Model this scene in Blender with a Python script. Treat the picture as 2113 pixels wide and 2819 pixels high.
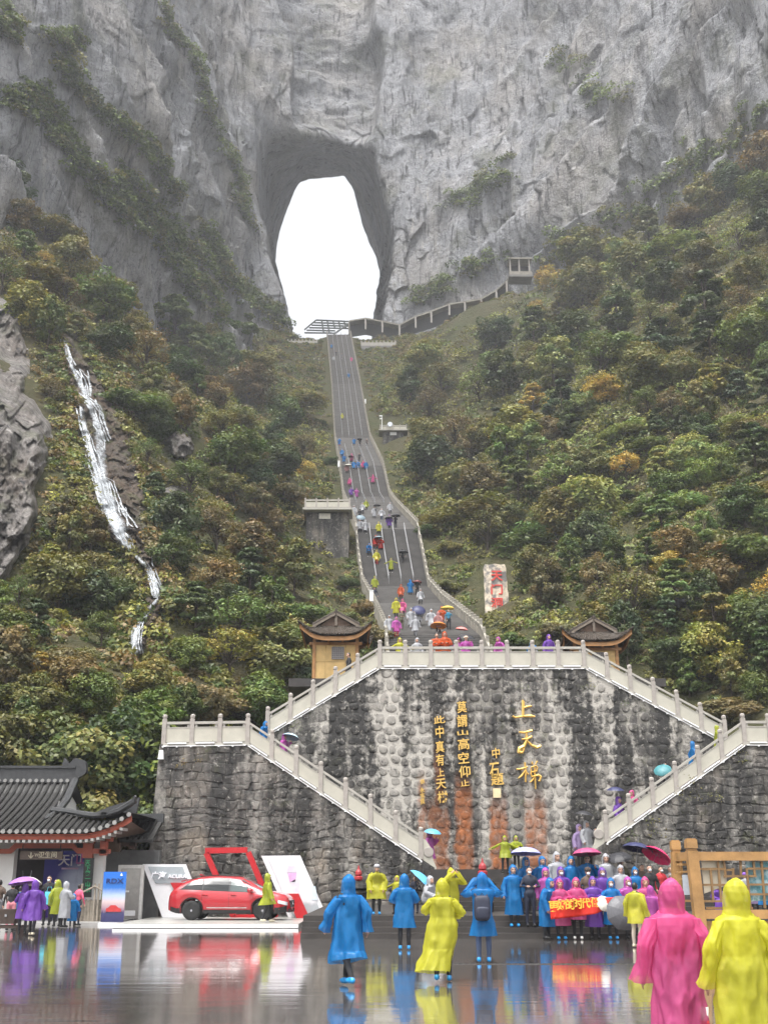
import bpy, bmesh, math, random
import numpy as np
from mathutils import Vector, Matrix, Euler
R = math.radians
PI = math.pi
scene = bpy.context.scene
for _o in list(bpy.data.objects):
    bpy.data.objects.remove(_o)

# ------------------------------------------------------------------ camera
PITCH = R(17.52)
CAM_Z = 1.62
FPX = 3200.0
cam_d = bpy.data.cameras.new('camera')
cam_d.sensor_fit = 'VERTICAL'
cam_d.sensor_height = 36.0
cam_d.lens = FPX / 2819.0 * 36.0
cam_d.clip_start = 0.1
cam_d.clip_end = 4000.0
cam = bpy.data.objects.new('camera', cam_d)
cam.location = (0, 0, CAM_Z)
cam.rotation_euler = (PI / 2 + PITCH, 0, 0)
scene.collection.objects.link(cam)
scene.camera = cam

# ------------------------------------------------------------------ sky and sun (overcast)
SUN_EL, SUN_AZ = R(71), R(212)          # azimuth measured clockwise from +Y: veiled sun high overhead, a little behind the camera
world = bpy.data.worlds.new('World')
scene.world = world
world.use_nodes = True
wn = world.node_tree
wn.nodes.clear()
w_out = wn.nodes.new('ShaderNodeOutputWorld')
w_bg = wn.nodes.new('ShaderNodeBackground')
w_hs = wn.nodes.new('ShaderNodeHueSaturation')
w_sky = wn.nodes.new('ShaderNodeTexSky')
w_sky.sky_type = 'NISHITA'
w_sky.sun_disc = False
w_sky.sun_elevation = SUN_EL
w_sky.sun_rotation = SUN_AZ
w_sky.air_density = 1.0
w_sky.dust_density = 6.0
w_sky.ozone_density = 1.0
w_hs.inputs['Saturation'].default_value = 0.14     # cloud cover: the same sky with nearly all its blue gone
w_hs.inputs['Value'].default_value = 1.0
w_bg.inputs['Strength'].default_value = 0.15
wn.links.new(w_sky.outputs[0], w_hs.inputs['Color'])
wn.links.new(w_hs.outputs[0], w_bg.inputs['Color'])
wn.links.new(w_bg.outputs[0], w_out.inputs['Surface'])
sun_d = bpy.data.lights.new('sun', 'SUN')
sun_d.energy = 1.4
sun_d.angle = R(20)
sun_d.color = (1.0, 0.97, 0.92)
sun = bpy.data.objects.new('sun', sun_d)
_sd = Vector((math.sin(SUN_AZ) * math.cos(SUN_EL), math.cos(SUN_AZ) * math.cos(SUN_EL), math.sin(SUN_EL)))
sun.rotation_euler = _sd.to_track_quat('Z', 'Y').to_euler()
scene.collection.objects.link(sun)
vs = scene.view_settings
vs.view_transform = 'Standard'
vs.look = 'None'
vs.exposure = 1.45
vs.gamma = 1.0
vs.use_curve_mapping = False
scene.render.engine = 'CYCLES'
cy = scene.cycles
cy.use_denoising = True
cy.max_bounces = 5
cy.diffuse_bounces = 2
cy.glossy_bounces = 2
cy.transmission_bounces = 4
cy.transparent_max_bounces = 8
cy.volume_bounces = 0
cy.use_adaptive_sampling = True
cy.adaptive_threshold = 0.03
cy.caustics_reflective = False
cy.caustics_refractive = False

# ------------------------------------------------------------------ helpers
COL = scene.collection
CP, SP = math.cos(PITCH), math.sin(PITCH)

def ray(px, py):
    u = (px - 1056.5) / FPX
    v = (1409.5 - py) / FPX
    return np.array([u, CP - v * SP, SP + v * CP])

def at(px, py, Y):
    """the point of the place that lies Y metres north of the viewpoint in the direction of a spot of the photograph"""
    d = ray(px, py)
    t = Y / d[1]
    return Vector((d[0] * t, Y, CAM_Z + d[2] * t))

def proj(x, y, z):
    dx, dy, dz = x, y, z - CAM_Z
    dep = dy * CP + dz * SP
    v = -dy * SP + dz * CP
    return 1056.5 + dx / dep * FPX, 1409.5 - v / dep * FPX

# numpy value noise
_rs = np.random.RandomState(7)
_PERM = np.concatenate([_rs.permutation(512)] * 3)
_VAL = _rs.rand(512) * 2 - 1

def vnoise(x, y, z=None):
    x = np.asarray(x, float); y = np.asarray(y, float)
    z = np.zeros_like(x) if z is None else np.asarray(z, float)
    xi = np.floor(x).astype(int); yi = np.floor(y).astype(int); zi = np.floor(z).astype(int)
    xf = x - xi; yf = y - yi; zf = z - zi
    xf = xf * xf * (3 - 2 * xf); yf = yf * yf * (3 - 2 * yf); zf = zf * zf * (3 - 2 * zf)
    def h(a, b, c):
        return _VAL[_PERM[_PERM[_PERM[a & 511] + (b & 511)] + (c & 511)]]
    def lerp(a, b, t): return a + (b - a) * t
    c00 = lerp(h(xi, yi, zi), h(xi + 1, yi, zi), xf)
    c10 = lerp(h(xi, yi + 1, zi), h(xi + 1, yi + 1, zi), xf)
    if np.any(zf):
        c01 = lerp(h(xi, yi, zi + 1), h(xi + 1, yi, zi + 1), xf)
        c11 = lerp(h(xi, yi + 1, zi + 1), h(xi + 1, yi + 1, zi + 1), xf)
        return lerp(lerp(c00, c10, yf), lerp(c01, c11, yf), zf)
    return lerp(c00, c10, yf)

def fbm(x, y, z=None, octv=4, lac=2.03, gain=0.5):
    a, s, tot = 1.0, 0.0, 0.0
    x = np.asarray(x, float); y = np.asarray(y, float)
    if z is not None: z = np.asarray(z, float)
    f = 1.0
    for i in range(octv):
        s = s + a * vnoise(x * f + 17.3 * i, y * f - 9.1 * i, None if z is None else z * f + 5.7 * i)
        tot += a; a *= gain; f *= lac
    return s / tot

def facets(x, y, cx, cy_, seed=0, tilt=1.0, soft=0.0):
    """broken rock: blocks of about cx by cy_, each with its own offset and slant, about -1..1"""
    x = np.asarray(x, float) / cx; y = np.asarray(y, float) / cy_
    xi, yi = np.floor(x).astype(int), np.floor(y).astype(int)
    best = np.full(x.shape, 9e9); val = np.zeros(x.shape)
    def h(a, b, k): return _VAL[_PERM[_PERM[(a + 37 * seed) & 511] + ((b + 11 * k) & 511)]]
    for dx in (-1, 0, 1):
        for dy in (-1, 0, 1):
            a, b = xi + dx, yi + dy
            px_, py_ = a + .5 + .45 * h(a, b, 1), b + .5 + .45 * h(a, b, 2)
            d = (x - px_) ** 2 + (y - py_) ** 2
            m = d < best
            best = np.where(m, d, best)
            val = np.where(m, h(a, b, 3) + tilt * ((x - px_) * h(a, b, 4) + (y - py_) * h(a, b, 5)) * 1.6, val)
    return val

def sstep(a, b, x):
    t = np.clip((np.asarray(x, float) - a) / (b - a), 0, 1)
    return t * t * (3 - 2 * t)

class MB:
    """collects faces for one mesh"""
    def __init__(self):
        self.v, self.f, self.m = [], [], []
    def add(self, vs_, fs, mi=0):
        o = len(self.v)
        self.v += [tuple(map(float, p)) for p in vs_]
        for q in fs:
            self.f.append(tuple(i + o for i in q)); self.m.append(mi)
        return self
    def box(self, c, s, mi=0, rz=0.0, M=None, taper=1.0):
        x, y, z = s[0] / 2, s[1] / 2, s[2] / 2
        P = [(-x, -y, -z), (x, -y, -z), (x, y, -z), (-x, y, -z),
             (-x * taper, -y * taper, z), (x * taper, -y * taper, z), (x * taper, y * taper, z), (-x * taper, y * taper, z)]
        if M is not None:
            P = [M @ Vector(p) for p in P]
        elif rz:
            k, q = math.cos(rz), math.sin(rz)
            P = [(a * k - b * q, a * q + b * k, d) for a, b, d in P]
        P = [(p[0] + c[0], p[1] + c[1], p[2] + c[2]) for p in P]
        return self.add(P, [(0, 3, 2, 1), (4, 5, 6, 7), (0, 1, 5, 4), (1, 2, 6, 5), (2, 3, 7, 6), (3, 0, 4, 7)], mi)
    def hexa(self, P, mi=0):
        """8 points: bottom four then top four"""
        return self.add(P, [(0, 3, 2, 1), (4, 5, 6, 7), (0, 1, 5, 4), (1, 2, 6, 5), (2, 3, 7, 6), (3, 0, 4, 7)], mi)
    def prism(self, poly, y0, y1, mi=0):
        """poly of (x,z) counter-clockwise seen from -y, extruded y0..y1"""
        n = len(poly)
        P = [(a, y0, b) for a, b in poly] + [(a, y1, b) for a, b in poly]
        F = [tuple(range(n)), tuple(range(2 * n - 1, n - 1, -1))]
        F += [((i + 1) % n, i, i + n, (i + 1) % n + n) for i in range(n)]
        return self.add(P, F, mi)
    def tube(self, pts, rad, n=8, mi=0, cap=True):
        pts = [Vector(p) for p in pts]
        if not hasattr(rad, '__len__'): rad = [rad] * len(pts)
        rings = []
        up = None
        for i, p in enumerate(pts):
            t = (pts[min(i + 1, len(pts) - 1)] - pts[max(i - 1, 0)])
            t = t.normalized() if t.length > 1e-9 else Vector((0, 0, 1))
            if up is None:
                up = Vector((1, 0, 0)) if abs(t.x) < 0.9 else Vector((0, 1, 0))
            a = t.cross(up)
            a = a.normalized() if a.length > 1e-6 else Vector((0, 1, 0))
            b = t.cross(a).normalized()
            up = -b if False else up
            rings.append([p + (a * math.cos(2 * PI * k / n) + b * math.sin(2 * PI * k / n)) * rad[i] for k in range(n)])
        V = [q for r_ in rings for q in r_]
        F = []
        for i in range(len(pts) - 1):
            for k in range(n):
                F.append((i * n + k, i * n + (k + 1) % n, (i + 1) * n + (k + 1) % n, (i + 1) * n + k))
        if cap:
            F.append(tuple(range(n - 1, -1, -1)))
            F.append(tuple((len(pts) - 1) * n + k for k in range(n)))
        return self.add(V, F, mi)
    def lathe(self, prof, n=16, mi=0, c=(0, 0, 0), sx=1, sy=1, M=None):
        V = []
        for r_, z in prof:
            for k in range(n):
                V.append(Vector((r_ * math.cos(2 * PI * k / n) * sx, r_ * math.sin(2 * PI * k / n) * sy, z)))
        if M is not None: V = [M @ v for v in V]
        V = [(v[0] + c[0], v[1] + c[1], v[2] + c[2]) for v in V]
        F = []
        for i in range(len(prof) - 1):
            for k in range(n):
                F.append((i * n + k, i * n + (k + 1) % n, (i + 1) * n + (k + 1) % n, (i + 1) * n + k))
        F.append(tuple(range(n - 1, -1, -1)))
        F.append(tuple((len(prof) - 1) * n + k for k in range(n)))
        return self.add(V, F, mi)
    def ellipsoid(self, c, r, nu=12, nv=8, mi=0):
        prof = []
        V, F = [], []
        for j in range(nv + 1):
            ph = -PI / 2 + PI * j / nv
            for k in range(nu):
                th = 2 * PI * k / nu
                V.append((c[0] + r[0] * math.cos(ph) * math.cos(th), c[1] + r[1] * math.cos(ph) * math.sin(th), c[2] + r[2] * math.sin(ph)))
        for j in range(nv):
            for k in range(nu):
                F.append((j * nu + k, j * nu + (k + 1) % nu, (j + 1) * nu + (k + 1) % nu, (j + 1) * nu + k))
        return self.add(V, F, mi)
    def mesh(self, name='m', smooth=False):
        me = bpy.data.meshes.new(name)
        me.from_pydata(self.v, [], self.f)
        me.polygons.foreach_set('material_index', self.m)
        if smooth: me.polygons.foreach_set('use_smooth', [True] * len(self.f))
        me.update()
        return me

def np_mesh(name, V, F, smooth=False):
    """V (n,3) F (m,4) or (m,3) arrays"""
    me = bpy.data.meshes.new(name)
    V = np.ascontiguousarray(V, np.float32); F = np.ascontiguousarray(F, np.int32)
    k = F.shape[1]
    me.vertices.add(len(V)); me.vertices.foreach_set('co', V.ravel())
    me.loops.add(F.size); me.loops.foreach_set('vertex_index', F.ravel())
    me.polygons.add(len(F))
    me.polygons.foreach_set('loop_start', np.arange(0, F.size, k, dtype=np.int32))
    try: me.polygons.foreach_set('loop_total', np.full(len(F), k, np.int32))
    except Exception: pass
    if smooth: me.polygons.foreach_set('use_smooth', np.ones(len(F), bool))
    me.update(calc_edges=True)
    return me

def obj(name, me, mat, parent=None, loc=None, smooth=False, world=True):
    """one mesh object; with a parent the mesh is in world coordinates unless world=False"""
    if isinstance(me, MB): me = me.mesh(name, smooth)
    o = bpy.data.objects.new(name, me)
    mats = mat if isinstance(mat, (list, tuple)) else [mat]
    if len(me.materials) == 0:
        for m_ in mats: me.materials.append(m_)
    COL.objects.link(o)
    if parent is not None:
        o.parent = parent
        if loc is not None: o.location = loc
        elif world: o.location = tuple(-c for c in wloc(parent))
    elif loc is not None: o.location = loc
    return o

def wloc(o):
    v = Vector((0, 0, 0))
    while o is not None:
        v = v + Vector(o.location); o = o.parent
    return v

def tag(o, label, cat, group=None):
    o['label'] = label; o['category'] = cat
    if group: o['group'] = group
    return o

def thing(name, label, cat, loc=(0, 0, 0), rz=0.0, group=None):
    o = bpy.data.objects.new(name, None)
    o.empty_display_size = 0.2
    COL.objects.link(o)
    o.location = loc; o.rotation_euler = (0, 0, rz)
    return tag(o, label, cat, group)

def structure(o): o['kind'] = 'structure'; return o
def stuff(o): o['kind'] = 'stuff'; return o

def copy_tree(o, parent=None):
    c = o.copy(); COL.objects.link(c); c.parent = parent
    for ch in list(o.children): copy_tree(ch, c)
    return c

_tmp_scene = bpy.data.scenes.new('mesh_workshop')
def evaluate(o):
    """mesh of an object after its modifiers, worked out in a scene of its own"""
    _tmp_scene.collection.objects.link(o)
    vl = _tmp_scene.view_layers[0]
    vl.update()
    dg_ = vl.depsgraph; dg_.update()
    me = bpy.data.meshes.new_from_object(o.evaluated_get(dg_))
    bpy.data.objects.remove(o)
    return me

# ------------------------------------------------------------------ materials
class NT:
    def __init__(self, mat):
        mat.use_nodes = True
        self.t = mat.node_tree
        self.t.nodes.clear()
        self.out = self.n('ShaderNodeOutputMaterial')
    def n(self, typ, **kw):
        nd = self.t.nodes.new(typ)
        for k, v in kw.items(): setattr(nd, k, v)
        return nd
    def l(self, a, b): self.t.links.new(a, b)
    def setin(self, nd, **kw):
        for k, v in kw.items():
            i = nd.inputs[k.replace('_', ' ')] if k.replace('_', ' ') in nd.inputs else nd.inputs[k]
            if hasattr(v, 'is_output') or isinstance(v, bpy.types.NodeSocket): self.l(v, i)
            else: i.default_value = v
        return nd
    def coord(self, kind='Object', scale=(1, 1, 1), rot=(0, 0, 0), loc=(0, 0, 0)):
        if kind == 'World':
            s = self.n('ShaderNodeNewGeometry').outputs['Position']
        else:
            s = self.n('ShaderNodeTexCoord').outputs[kind]
        m = self.n('ShaderNodeMapping')
        self.l(s, m.inputs[0]); m.inputs['Scale'].default_value = scale
        m.inputs['Rotation'].default_value = rot; m.inputs['Location'].default_value = loc
        return m.outputs[0]
    def noise(self, vec, scale, detail=4, rough=0.55, dist=0.0):
        nd = self.n('ShaderNodeTexNoise')
        self.l(vec, nd.inputs['Vector'])
        nd.inputs['Scale'].default_value = scale; nd.inputs['Detail'].default_value = detail
        nd.inputs['Roughness'].default_value = rough; nd.inputs['Distortion'].default_value = dist
        return nd.outputs['Fac']
    def ramp(self, fac, stops):
        nd = self.n('ShaderNodeValToRGB')
        self.l(fac, nd.inputs[0])
        el = nd.color_ramp.elements
        while len(el) < len(stops): el.new(0.5)
        for e, (p, c) in zip(el, stops):
            e.position = p; e.color = (c, c, c, 1) if not hasattr(c, '__len__') else (*c, 1)
        return nd.outputs[0]
    def mix(self, fac, a, b, mode='MIX'):
        nd = self.n('ShaderNodeMix', data_type='RGBA', blend_type=mode)
        for s, v in ((nd.inputs[0], fac), (nd.inputs[6], a), (nd.inputs[7], b)):
            if isinstance(v, bpy.types.NodeSocket): self.l(v, s)
            elif hasattr(v, '__len__'): s.default_value = (*v, 1) if len(v) == 3 else v
            else: s.default_value = v if s.type == 'VALUE' else (v, v, v, 1)
        return nd.outputs[2]
    def math(self, op, a, b=0.0, clamp=False):
        nd = self.n('ShaderNodeMath', operation=op, use_clamp=clamp)
        for s, v in ((nd.inputs[0], a), (nd.inputs[1], b)):
            if isinstance(v, bpy.types.NodeSocket): self.l(v, s)
            else: s.default_value = v
        return nd.outputs[0]
    def bump(self, h, strength=0.3, dist=0.1, normal=None):
        nd = self.n('ShaderNodeBump')
        nd.inputs['Strength'].default_value = strength; nd.inputs['Distance'].default_value = dist
        self.l(h, nd.inputs['Height'])
        if normal is not None: self.l(normal, nd.inputs['Normal'])
        return nd.outputs[0]
    def principled(self, color, rough=0.6, metallic=0.0, spec=0.5, normal=None, **kw):
        b = self.n('ShaderNodeBsdfPrincipled')
        for nm, v in (('Base Color', color), ('Roughness', rough), ('Metallic', metallic), ('Specular IOR Level', spec)):
            i = b.inputs[nm]
            if isinstance(v, bpy.types.NodeSocket): self.l(v, i)
            elif hasattr(v, '__len__'): i.default_value = (*v, 1) if len(v) == 3 else v
            else: i.default_value = v
        if normal is not None: self.l(normal, b.inputs['Normal'])
        for k, v in kw.items():
            i = b.inputs[k]
            if isinstance(v, bpy.types.NodeSocket): self.l(v, i)
            else: i.default_value = v
        return b
    def done(self, sh):
        self.l(sh.outputs[0] if hasattr(sh, 'outputs') else sh, self.out.inputs['Surface'])

def srgb(r_, g, b):
    f = lambda c: (c / 255) / 12.92 if c / 255 <= 0.04045 else ((c / 255 + 0.055) / 1.055) ** 2.4
    return (f(r_), f(g), f(b))

_mc = {}
def mat(name, col, rough=0.6, metallic=0.0, spec=0.5, var=0.12, scale=6.0, bump=0.0, **kw):
    """plain surface with a little uneven tone and grain"""
    if name in _mc: return _mc[name]
    m_ = bpy.data.materials.new(name); t = NT(m_)
    c = t.coord('Object')
    nz = t.noise(c, scale, 5)
    dark = tuple(x * (1 - var) for x in col); lite = tuple(min(1, x * (1 + var)) for x in col)
    cc = t.mix(t.ramp(nz, [(0.3, 0.0), (0.7, 1.0)]), dark, lite)
    nm = t.bump(t.noise(c, scale * 6, 4), bump, 0.02) if bump else None
    t.done(t.principled(cc, rough, metallic, spec, nm, **kw))
    _mc[name] = m_
    return m_
# ------------------------------------------------------------------ key planes of the place
Y_WING, Y_WALL = 51.0, 54.0
Z_TERR = 1.95            # terrace at the foot of the inscribed wall
Z_LAND = 0.60            # broad landing in front
RUST = [(at(a, 2200, Y_WALL).x, at(b, 2200, Y_WALL).x, at(1200, top, Y_WALL).z, k) for a, b, top, k in
        ((1252, 1297, 2130, 1.0), (1346, 1392, 2190, 1.0), (1176, 1232, 2190, 0.8), (1152, 1172, 2120, 0.7), (1444, 1500, 2180, 0.8), (1196, 1222, 2050, 0.5))]

def stain(t, base, rust=False, white=False):
    """weather stains on masonry: black run-off streaks, lime bloom, rust under the bronze letters"""
    pos = t.n('ShaderNodeNewGeometry').outputs['Position']
    mp = t.n('ShaderNodeMapping'); t.l(pos, mp.inputs[0]); mp.inputs['Scale'].default_value = (1.0, 0.3, 0.13)
    st = t.noise(mp.outputs[0], 0.75, 5, 0.6)
    blot = t.noise(pos, 0.9, 6, 0.65)
    dark = t.ramp(t.math('ADD', t.math('MULTIPLY', st, 0.72), t.math('MULTIPLY', blot, 0.28)), [(0.415, 0.0), (0.51, 0.95)] if rust else [(0.40, 0.0), (0.51, 0.94)])
    c = t.mix(dark, base, (0.022, 0.021, 0.020))
    mp2 = t.n('ShaderNodeMapping'); t.l(pos, mp2.inputs[0]); mp2.inputs['Scale'].default_value = (1.3, 0.3, 0.16); mp2.inputs['Location'].default_value = (31, 3, 9)
    lime = t.ramp(t.math('ADD', t.math('MULTIPLY', t.noise(mp2.outputs[0], 0.8, 4), 0.6), t.math('MULTIPLY', t.noise(pos, 2.6, 6, 0.7), 0.4)), [(0.492, 0.0), (0.565, 0.9)] if rust else [(0.52, 0.0), (0.66, 0.75)])
    c = t.mix(t.math('MULTIPLY', lime, 1.0 if white else 0.6), c, (0.50, 0.47, 0.42))
    spk = t.noise(pos, 4.2, 8, 0.75)
    c = t.mix(t.ramp(spk, [(0.56, 0.0), (0.64, 0.7)]), c, (0.40, 0.375, 0.335))
    c = t.mix(t.ramp(spk, [(0.36, 0.85), (0.44, 0.0)]), c, (0.018, 0.017, 0.016))
    moss = t.ramp(t.noise(pos, 1.7, 5, 0.7), [(0.58, 0.0), (0.72, 0.55)])
    c = t.mix(moss, c, (0.05, 0.055, 0.02))
    if rust:
        sep = t.n('ShaderNodeSeparateXYZ'); t.l(pos, sep.inputs[0])
        wob = t.math('MULTIPLY', t.math('SUBTRACT', t.noise(pos, 1.6, 4), 0.5), 0.5)
        x = t.math('ADD', sep.outputs[0], wob)
        tot = None
        for x0, x1, zt, k in RUST:
            a = t.n('ShaderNodeMapRange', interpolation_type='SMOOTHSTEP'); t.l(x, a.inputs[0]); a.inputs[1].default_value = x0 - 0.12; a.inputs[2].default_value = x0 + 0.12
            b = t.n('ShaderNodeMapRange', interpolation_type='SMOOTHSTEP'); t.l(x, b.inputs[0]); b.inputs[1].default_value = x1 - 0.12; b.inputs[2].default_value = x1 + 0.12
            b.inputs[3].default_value = 1; b.inputs[4].default_value = 0
            d = t.n('ShaderNodeMapRange', interpolation_type='SMOOTHSTEP'); t.l(t.math('ADD', sep.outputs[2], t.math('MULTIPLY', wob, 2.0)), d.inputs[0])
            d.inputs[1].default_value = zt - 1.2; d.inputs[2].default_value = zt + 0.3; d.inputs[3].default_value = k; d.inputs[4].default_value = 0
            q = t.math('MULTIPLY', t.math('MULTIPLY', a.outputs[0], b.outputs[0]), d.outputs[0])
            tot = q if tot is None else t.math('MAXIMUM', tot, q)
        grit = t.ramp(t.noise(pos, 3.2, 6, 0.7), [(0.32, 0.25), (0.6, 1.0)])
        rc = t.mix(t.noise(pos, 4.0, 5), (0.16, 0.045, 0.012), (0.42, 0.15, 0.05))
        c = t.mix(t.math('MULTIPLY', tot, grit), c, rc)
    return c

def masonry(name, c0, c1, rust=False, white=False, rough=0.75, bump=0.5, rand=True, white_base=False):
    m_ = bpy.data.materials.new(name); t = NT(m_)
    pos = t.n('ShaderNodeNewGeometry').outputs['Position']
    f = t.noise(pos, 1.9, 5, 0.6)
    if rand:
        oi = t.n('ShaderNodeObjectInfo').outputs['Random']
        f = t.math('ADD', t.math('MULTIPLY', f, 0.5), t.math('MULTIPLY', oi, 0.5))
    c = t.mix(t.ramp(f, [(0.25, 0.0), (0.75, 1.0)]), c0, c1)
    c = t.mix(0.5, c, t.mix(t.noise(pos, 9.0, 6, 0.7), tuple(x * .6 for x in c0), tuple(min(1, x * 1.25) for x in c1)))
    if not rust: c = t.mix(t.ramp(t.noise(pos, 0.55, 5, 0.6), [(0.46, 0), (0.66, 0.7)]), c, (0.235, 0.195, 0.15))
    c = stain(t, c, rust, white)
    nm = t.bump(t.noise(pos, 11.0, 6, 0.7), bump, 0.06)
    t.done(t.principled(c, rough, 0, 0.45, nm))
    return m_

M_COBBLE = masonry('river_stone', (0.05, 0.046, 0.043), (0.215, 0.20, 0.183), rust=True)
M_MORTAR = masonry('lime_mortar', (0.15, 0.14, 0.123), (0.34, 0.32, 0.28), rust=True, white=True, rand=False)
M_RUBBLE = masonry('rubble_stone', (0.055, 0.05, 0.046), (0.20, 0.183, 0.165))
M_RUBBLE_B = masonry('rubble_stone_b', (0.055, 0.05, 0.046), (0.20, 0.183, 0.165), rand=False)
M_JOINT = masonry('rubble_joint', (0.06, 0.056, 0.05), (0.15, 0.14, 0.125), rand=False)
M_STEP = mat('wet_step_stone', (0.036, 0.031, 0.028), 0.5, var=0.3, scale=2.0, bump=0.15)
M_BAL = mat('pale_granite', (0.37, 0.35, 0.31), 0.6, var=0.10, scale=3.0, bump=0.15)
M_BALP = mat('pale_granite_post', (0.33, 0.30, 0.27), 0.6, var=0.12, scale=5.0, bump=0.15)
M_PANEL = mat('cream_granite_panel', (0.43, 0.41, 0.345), 0.55, var=0.08, scale=2.0, bump=0.1)
M_WHITEPIPE = mat('white_pipe', (0.8, 0.8, 0.8), 0.35, var=0.04)
M_DARK = mat('dark_recess', (0.03, 0.03, 0.03), 0.7)

# ------------------------------------------------------------------ wet plaza
def wet_ground():
    m_ = bpy.data.materials.new('wet_paving'); t = NT(m_)
    pos = t.n('ShaderNodeNewGeometry').outputs['Position']
    br = t.n('ShaderNodeTexBrick'); t.l(pos, br.inputs['Vector'])
    br.inputs['Scale'].default_value = 1.0; br.inputs['Brick Width'].default_value = 1.2; br.inputs['Row Height'].default_value = 0.6
    br.inputs['Mortar Size'].default_value = 0.012; br.inputs['Bias'].default_value = 0.0
    br.inputs['Color1'].default_value = (0.12, 0.108, 0.10, 1); br.inputs['Color2'].default_value = (0.145, 0.13, 0.12, 1); br.inputs['Mortar'].default_value = (0.022, 0.02, 0.018, 1)
    grime = t.noise(pos, 0.35, 6, 0.65)
    c = t.mix(t.ramp(grime, [(0.35, 0.0), (0.7, 0.6)]), br.outputs['Color'], (0.085, 0.077, 0.071))
    mp = t.n('ShaderNodeMapping'); t.l(pos, mp.inputs[0]); mp.inputs['Scale'].default_value = (0.25, 1.6, 1)
    pud = t.noise(mp.outputs[0], 0.5, 5, 0.6)
    wet = t.ramp(pud, [(0.30, 0.0), (0.60, 1.0)])
    rough = t.math('ADD', t.math('MULTIPLY', t.math('SUBTRACT', 1.0, wet), 0.07), 0.03)
    mp2 = t.n('ShaderNodeMapping'); t.l(pos, mp2.inputs[0]); mp2.inputs['Scale'].default_value = (0.45, 1.6, 1)
    rip = t.math('ADD', t.noise(mp2.outputs[0], 1.6, 3, 0.5), t.math('MULTIPLY', t.noise(pos, 22.0, 3, 0.5), 0.10))
    nm = t.bump(rip, 0.09, 0.03)
    nm2 = t.bump(br.outputs['Fac'], -0.16, 0.003, nm)
    b = t.principled(c, 0.35, 0, 0.5, nm2, **{'Coat Weight': 1.0, 'Coat Roughness': rough, 'Coat IOR': 1.6, 'IOR': 1.45})
    t.l(nm2, b.inputs['Coat Normal'])
    t.l(t.math('ADD', t.math('MULTIPLY', rough, 0.8), 0.12), b.inputs['Roughness'])
    t.done(b)
    return m_
M_WET = wet_ground()
g = MB().add([(-420, -300, 0), (420, -300, 0), (420, 700, 0), (-420, 700, 0)], [(0, 1, 2, 3)])
structure(obj('plaza_ground', g, M_WET))
# drain channel across the plaza
dg = thing('drain_channel', 'narrow slotted drain line across the wet plaza', 'drain', (0, 24.8, 0))
_x0, _x1 = at(1225, 2655, 24.8).x, at(1760, 2655, 24.8).x
obj('channel', MB().box(((_x0 + _x1) / 2, 24.8, 0.004), (_x1 - _x0, 0.16, 0.008)), mat('drain_steel', (0.12, 0.115, 0.11), 0.4, 0.6), dg)
_m = MB()
for i in range(int((_x1 - _x0) / 0.12)):
    _m.box((_x0 + 0.06 + i * 0.12, 24.8, 0.011), (0.07, 0.11, 0.006), rz=0.4)
stuff(obj('slot', _m, M_DARK, dg))

# ------------------------------------------------------------------ terrace and steps
st = thing('plaza_steps', 'dark wet stone steps rising from the plaza to the inscribed wall', 'steps', (8, 35, 0))
xl = at(827, 2560, 35.0).x
for i in range(4):
    zt, y0 = 0.15 * (i + 1), 35.0 + 0.32 * i
    obj('step', MB().box(((xl + 30) / 2, (y0 + 52) / 2 + 0.0, zt - 0.075 - 0.0005 * i), (30 - xl - 0.004 * i, 52 - y0, 0.15 - 0.001)), M_STEP, st)
xs = at(1192, 2450, 42).x
for i in range(9):
    zt, y0 = Z_LAND + 0.15 * (i + 1), 40.6 + 0.36 * i
    obj('step', MB().box(((xs + 17.5) / 2, (y0 + 54.2) / 2, zt - 0.075), (17.5 - xs - 0.004 * i, 54.2 - y0, 0.149)), M_STEP, st)
Z_FRONT = lambda y: Z_LAND if y > 36 else max(0, math.floor((y - 35.0) / 0.32 + 1.0001)) * 0.15 if y >= 35 else 0.0

def floor_z(x, y):
    """top of the paving, steps and terrace"""
    z = 0.0
    if x > xl and y >= 35.0: z = min(4, int((y - 35.0) / 0.32) + 1) * 0.15
    if x > xs and y >= 40.6: z = Z_LAND + min(9, int((y - 40.6) / 0.36) + 1) * 0.15
    return z

# ------------------------------------------------------------------ stone walls
rng = random.Random(5)

def inside(poly, x, z):
    c = False; n = len(poly)
    for i in range(n):
        x0, z0 = poly[i]; x1, z1 = poly[(i + 1) % n]
        if (z0 > z) != (z1 > z) and x < (x1 - x0) * (z - z0) / (z1 - z0) + x0: c = not c
    return c

def px_poly(pts, Y): return [(at(a, b, Y).x, at(a, b, Y).z) for a, b in pts]

# inscribed central wall
ctop = at(1045, 1836, Y_WALL).z
zl_t = at(560, 2046, Y_WING).z                    # landing level, z of wing tops
pC = [at(735, 2022, Y_WALL), at(1045, 1836, Y_WALL), at(1608, 1836, Y_WALL), at(1998, 2046, Y_WALL)]
cpoly = [(pC[0].x, 0.0), (pC[3].x, 0.0), (pC[3].x, pC[3].z), (pC[2].x, ctop), (pC[1].x, ctop), (pC[0].x, pC[0].z)]
cw = thing('inscribed_wall', 'tall grey cobble retaining wall with gold inscription, streaked black white and rust', 'wall', (4.6, Y_WALL, Z_TERR))
_wb = MB().prism([(a, b) for a, b in cpoly], Y_WALL, Y_WALL + 3.2)
obj('mortar_face', _wb, M_MORTAR, cw)

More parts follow.
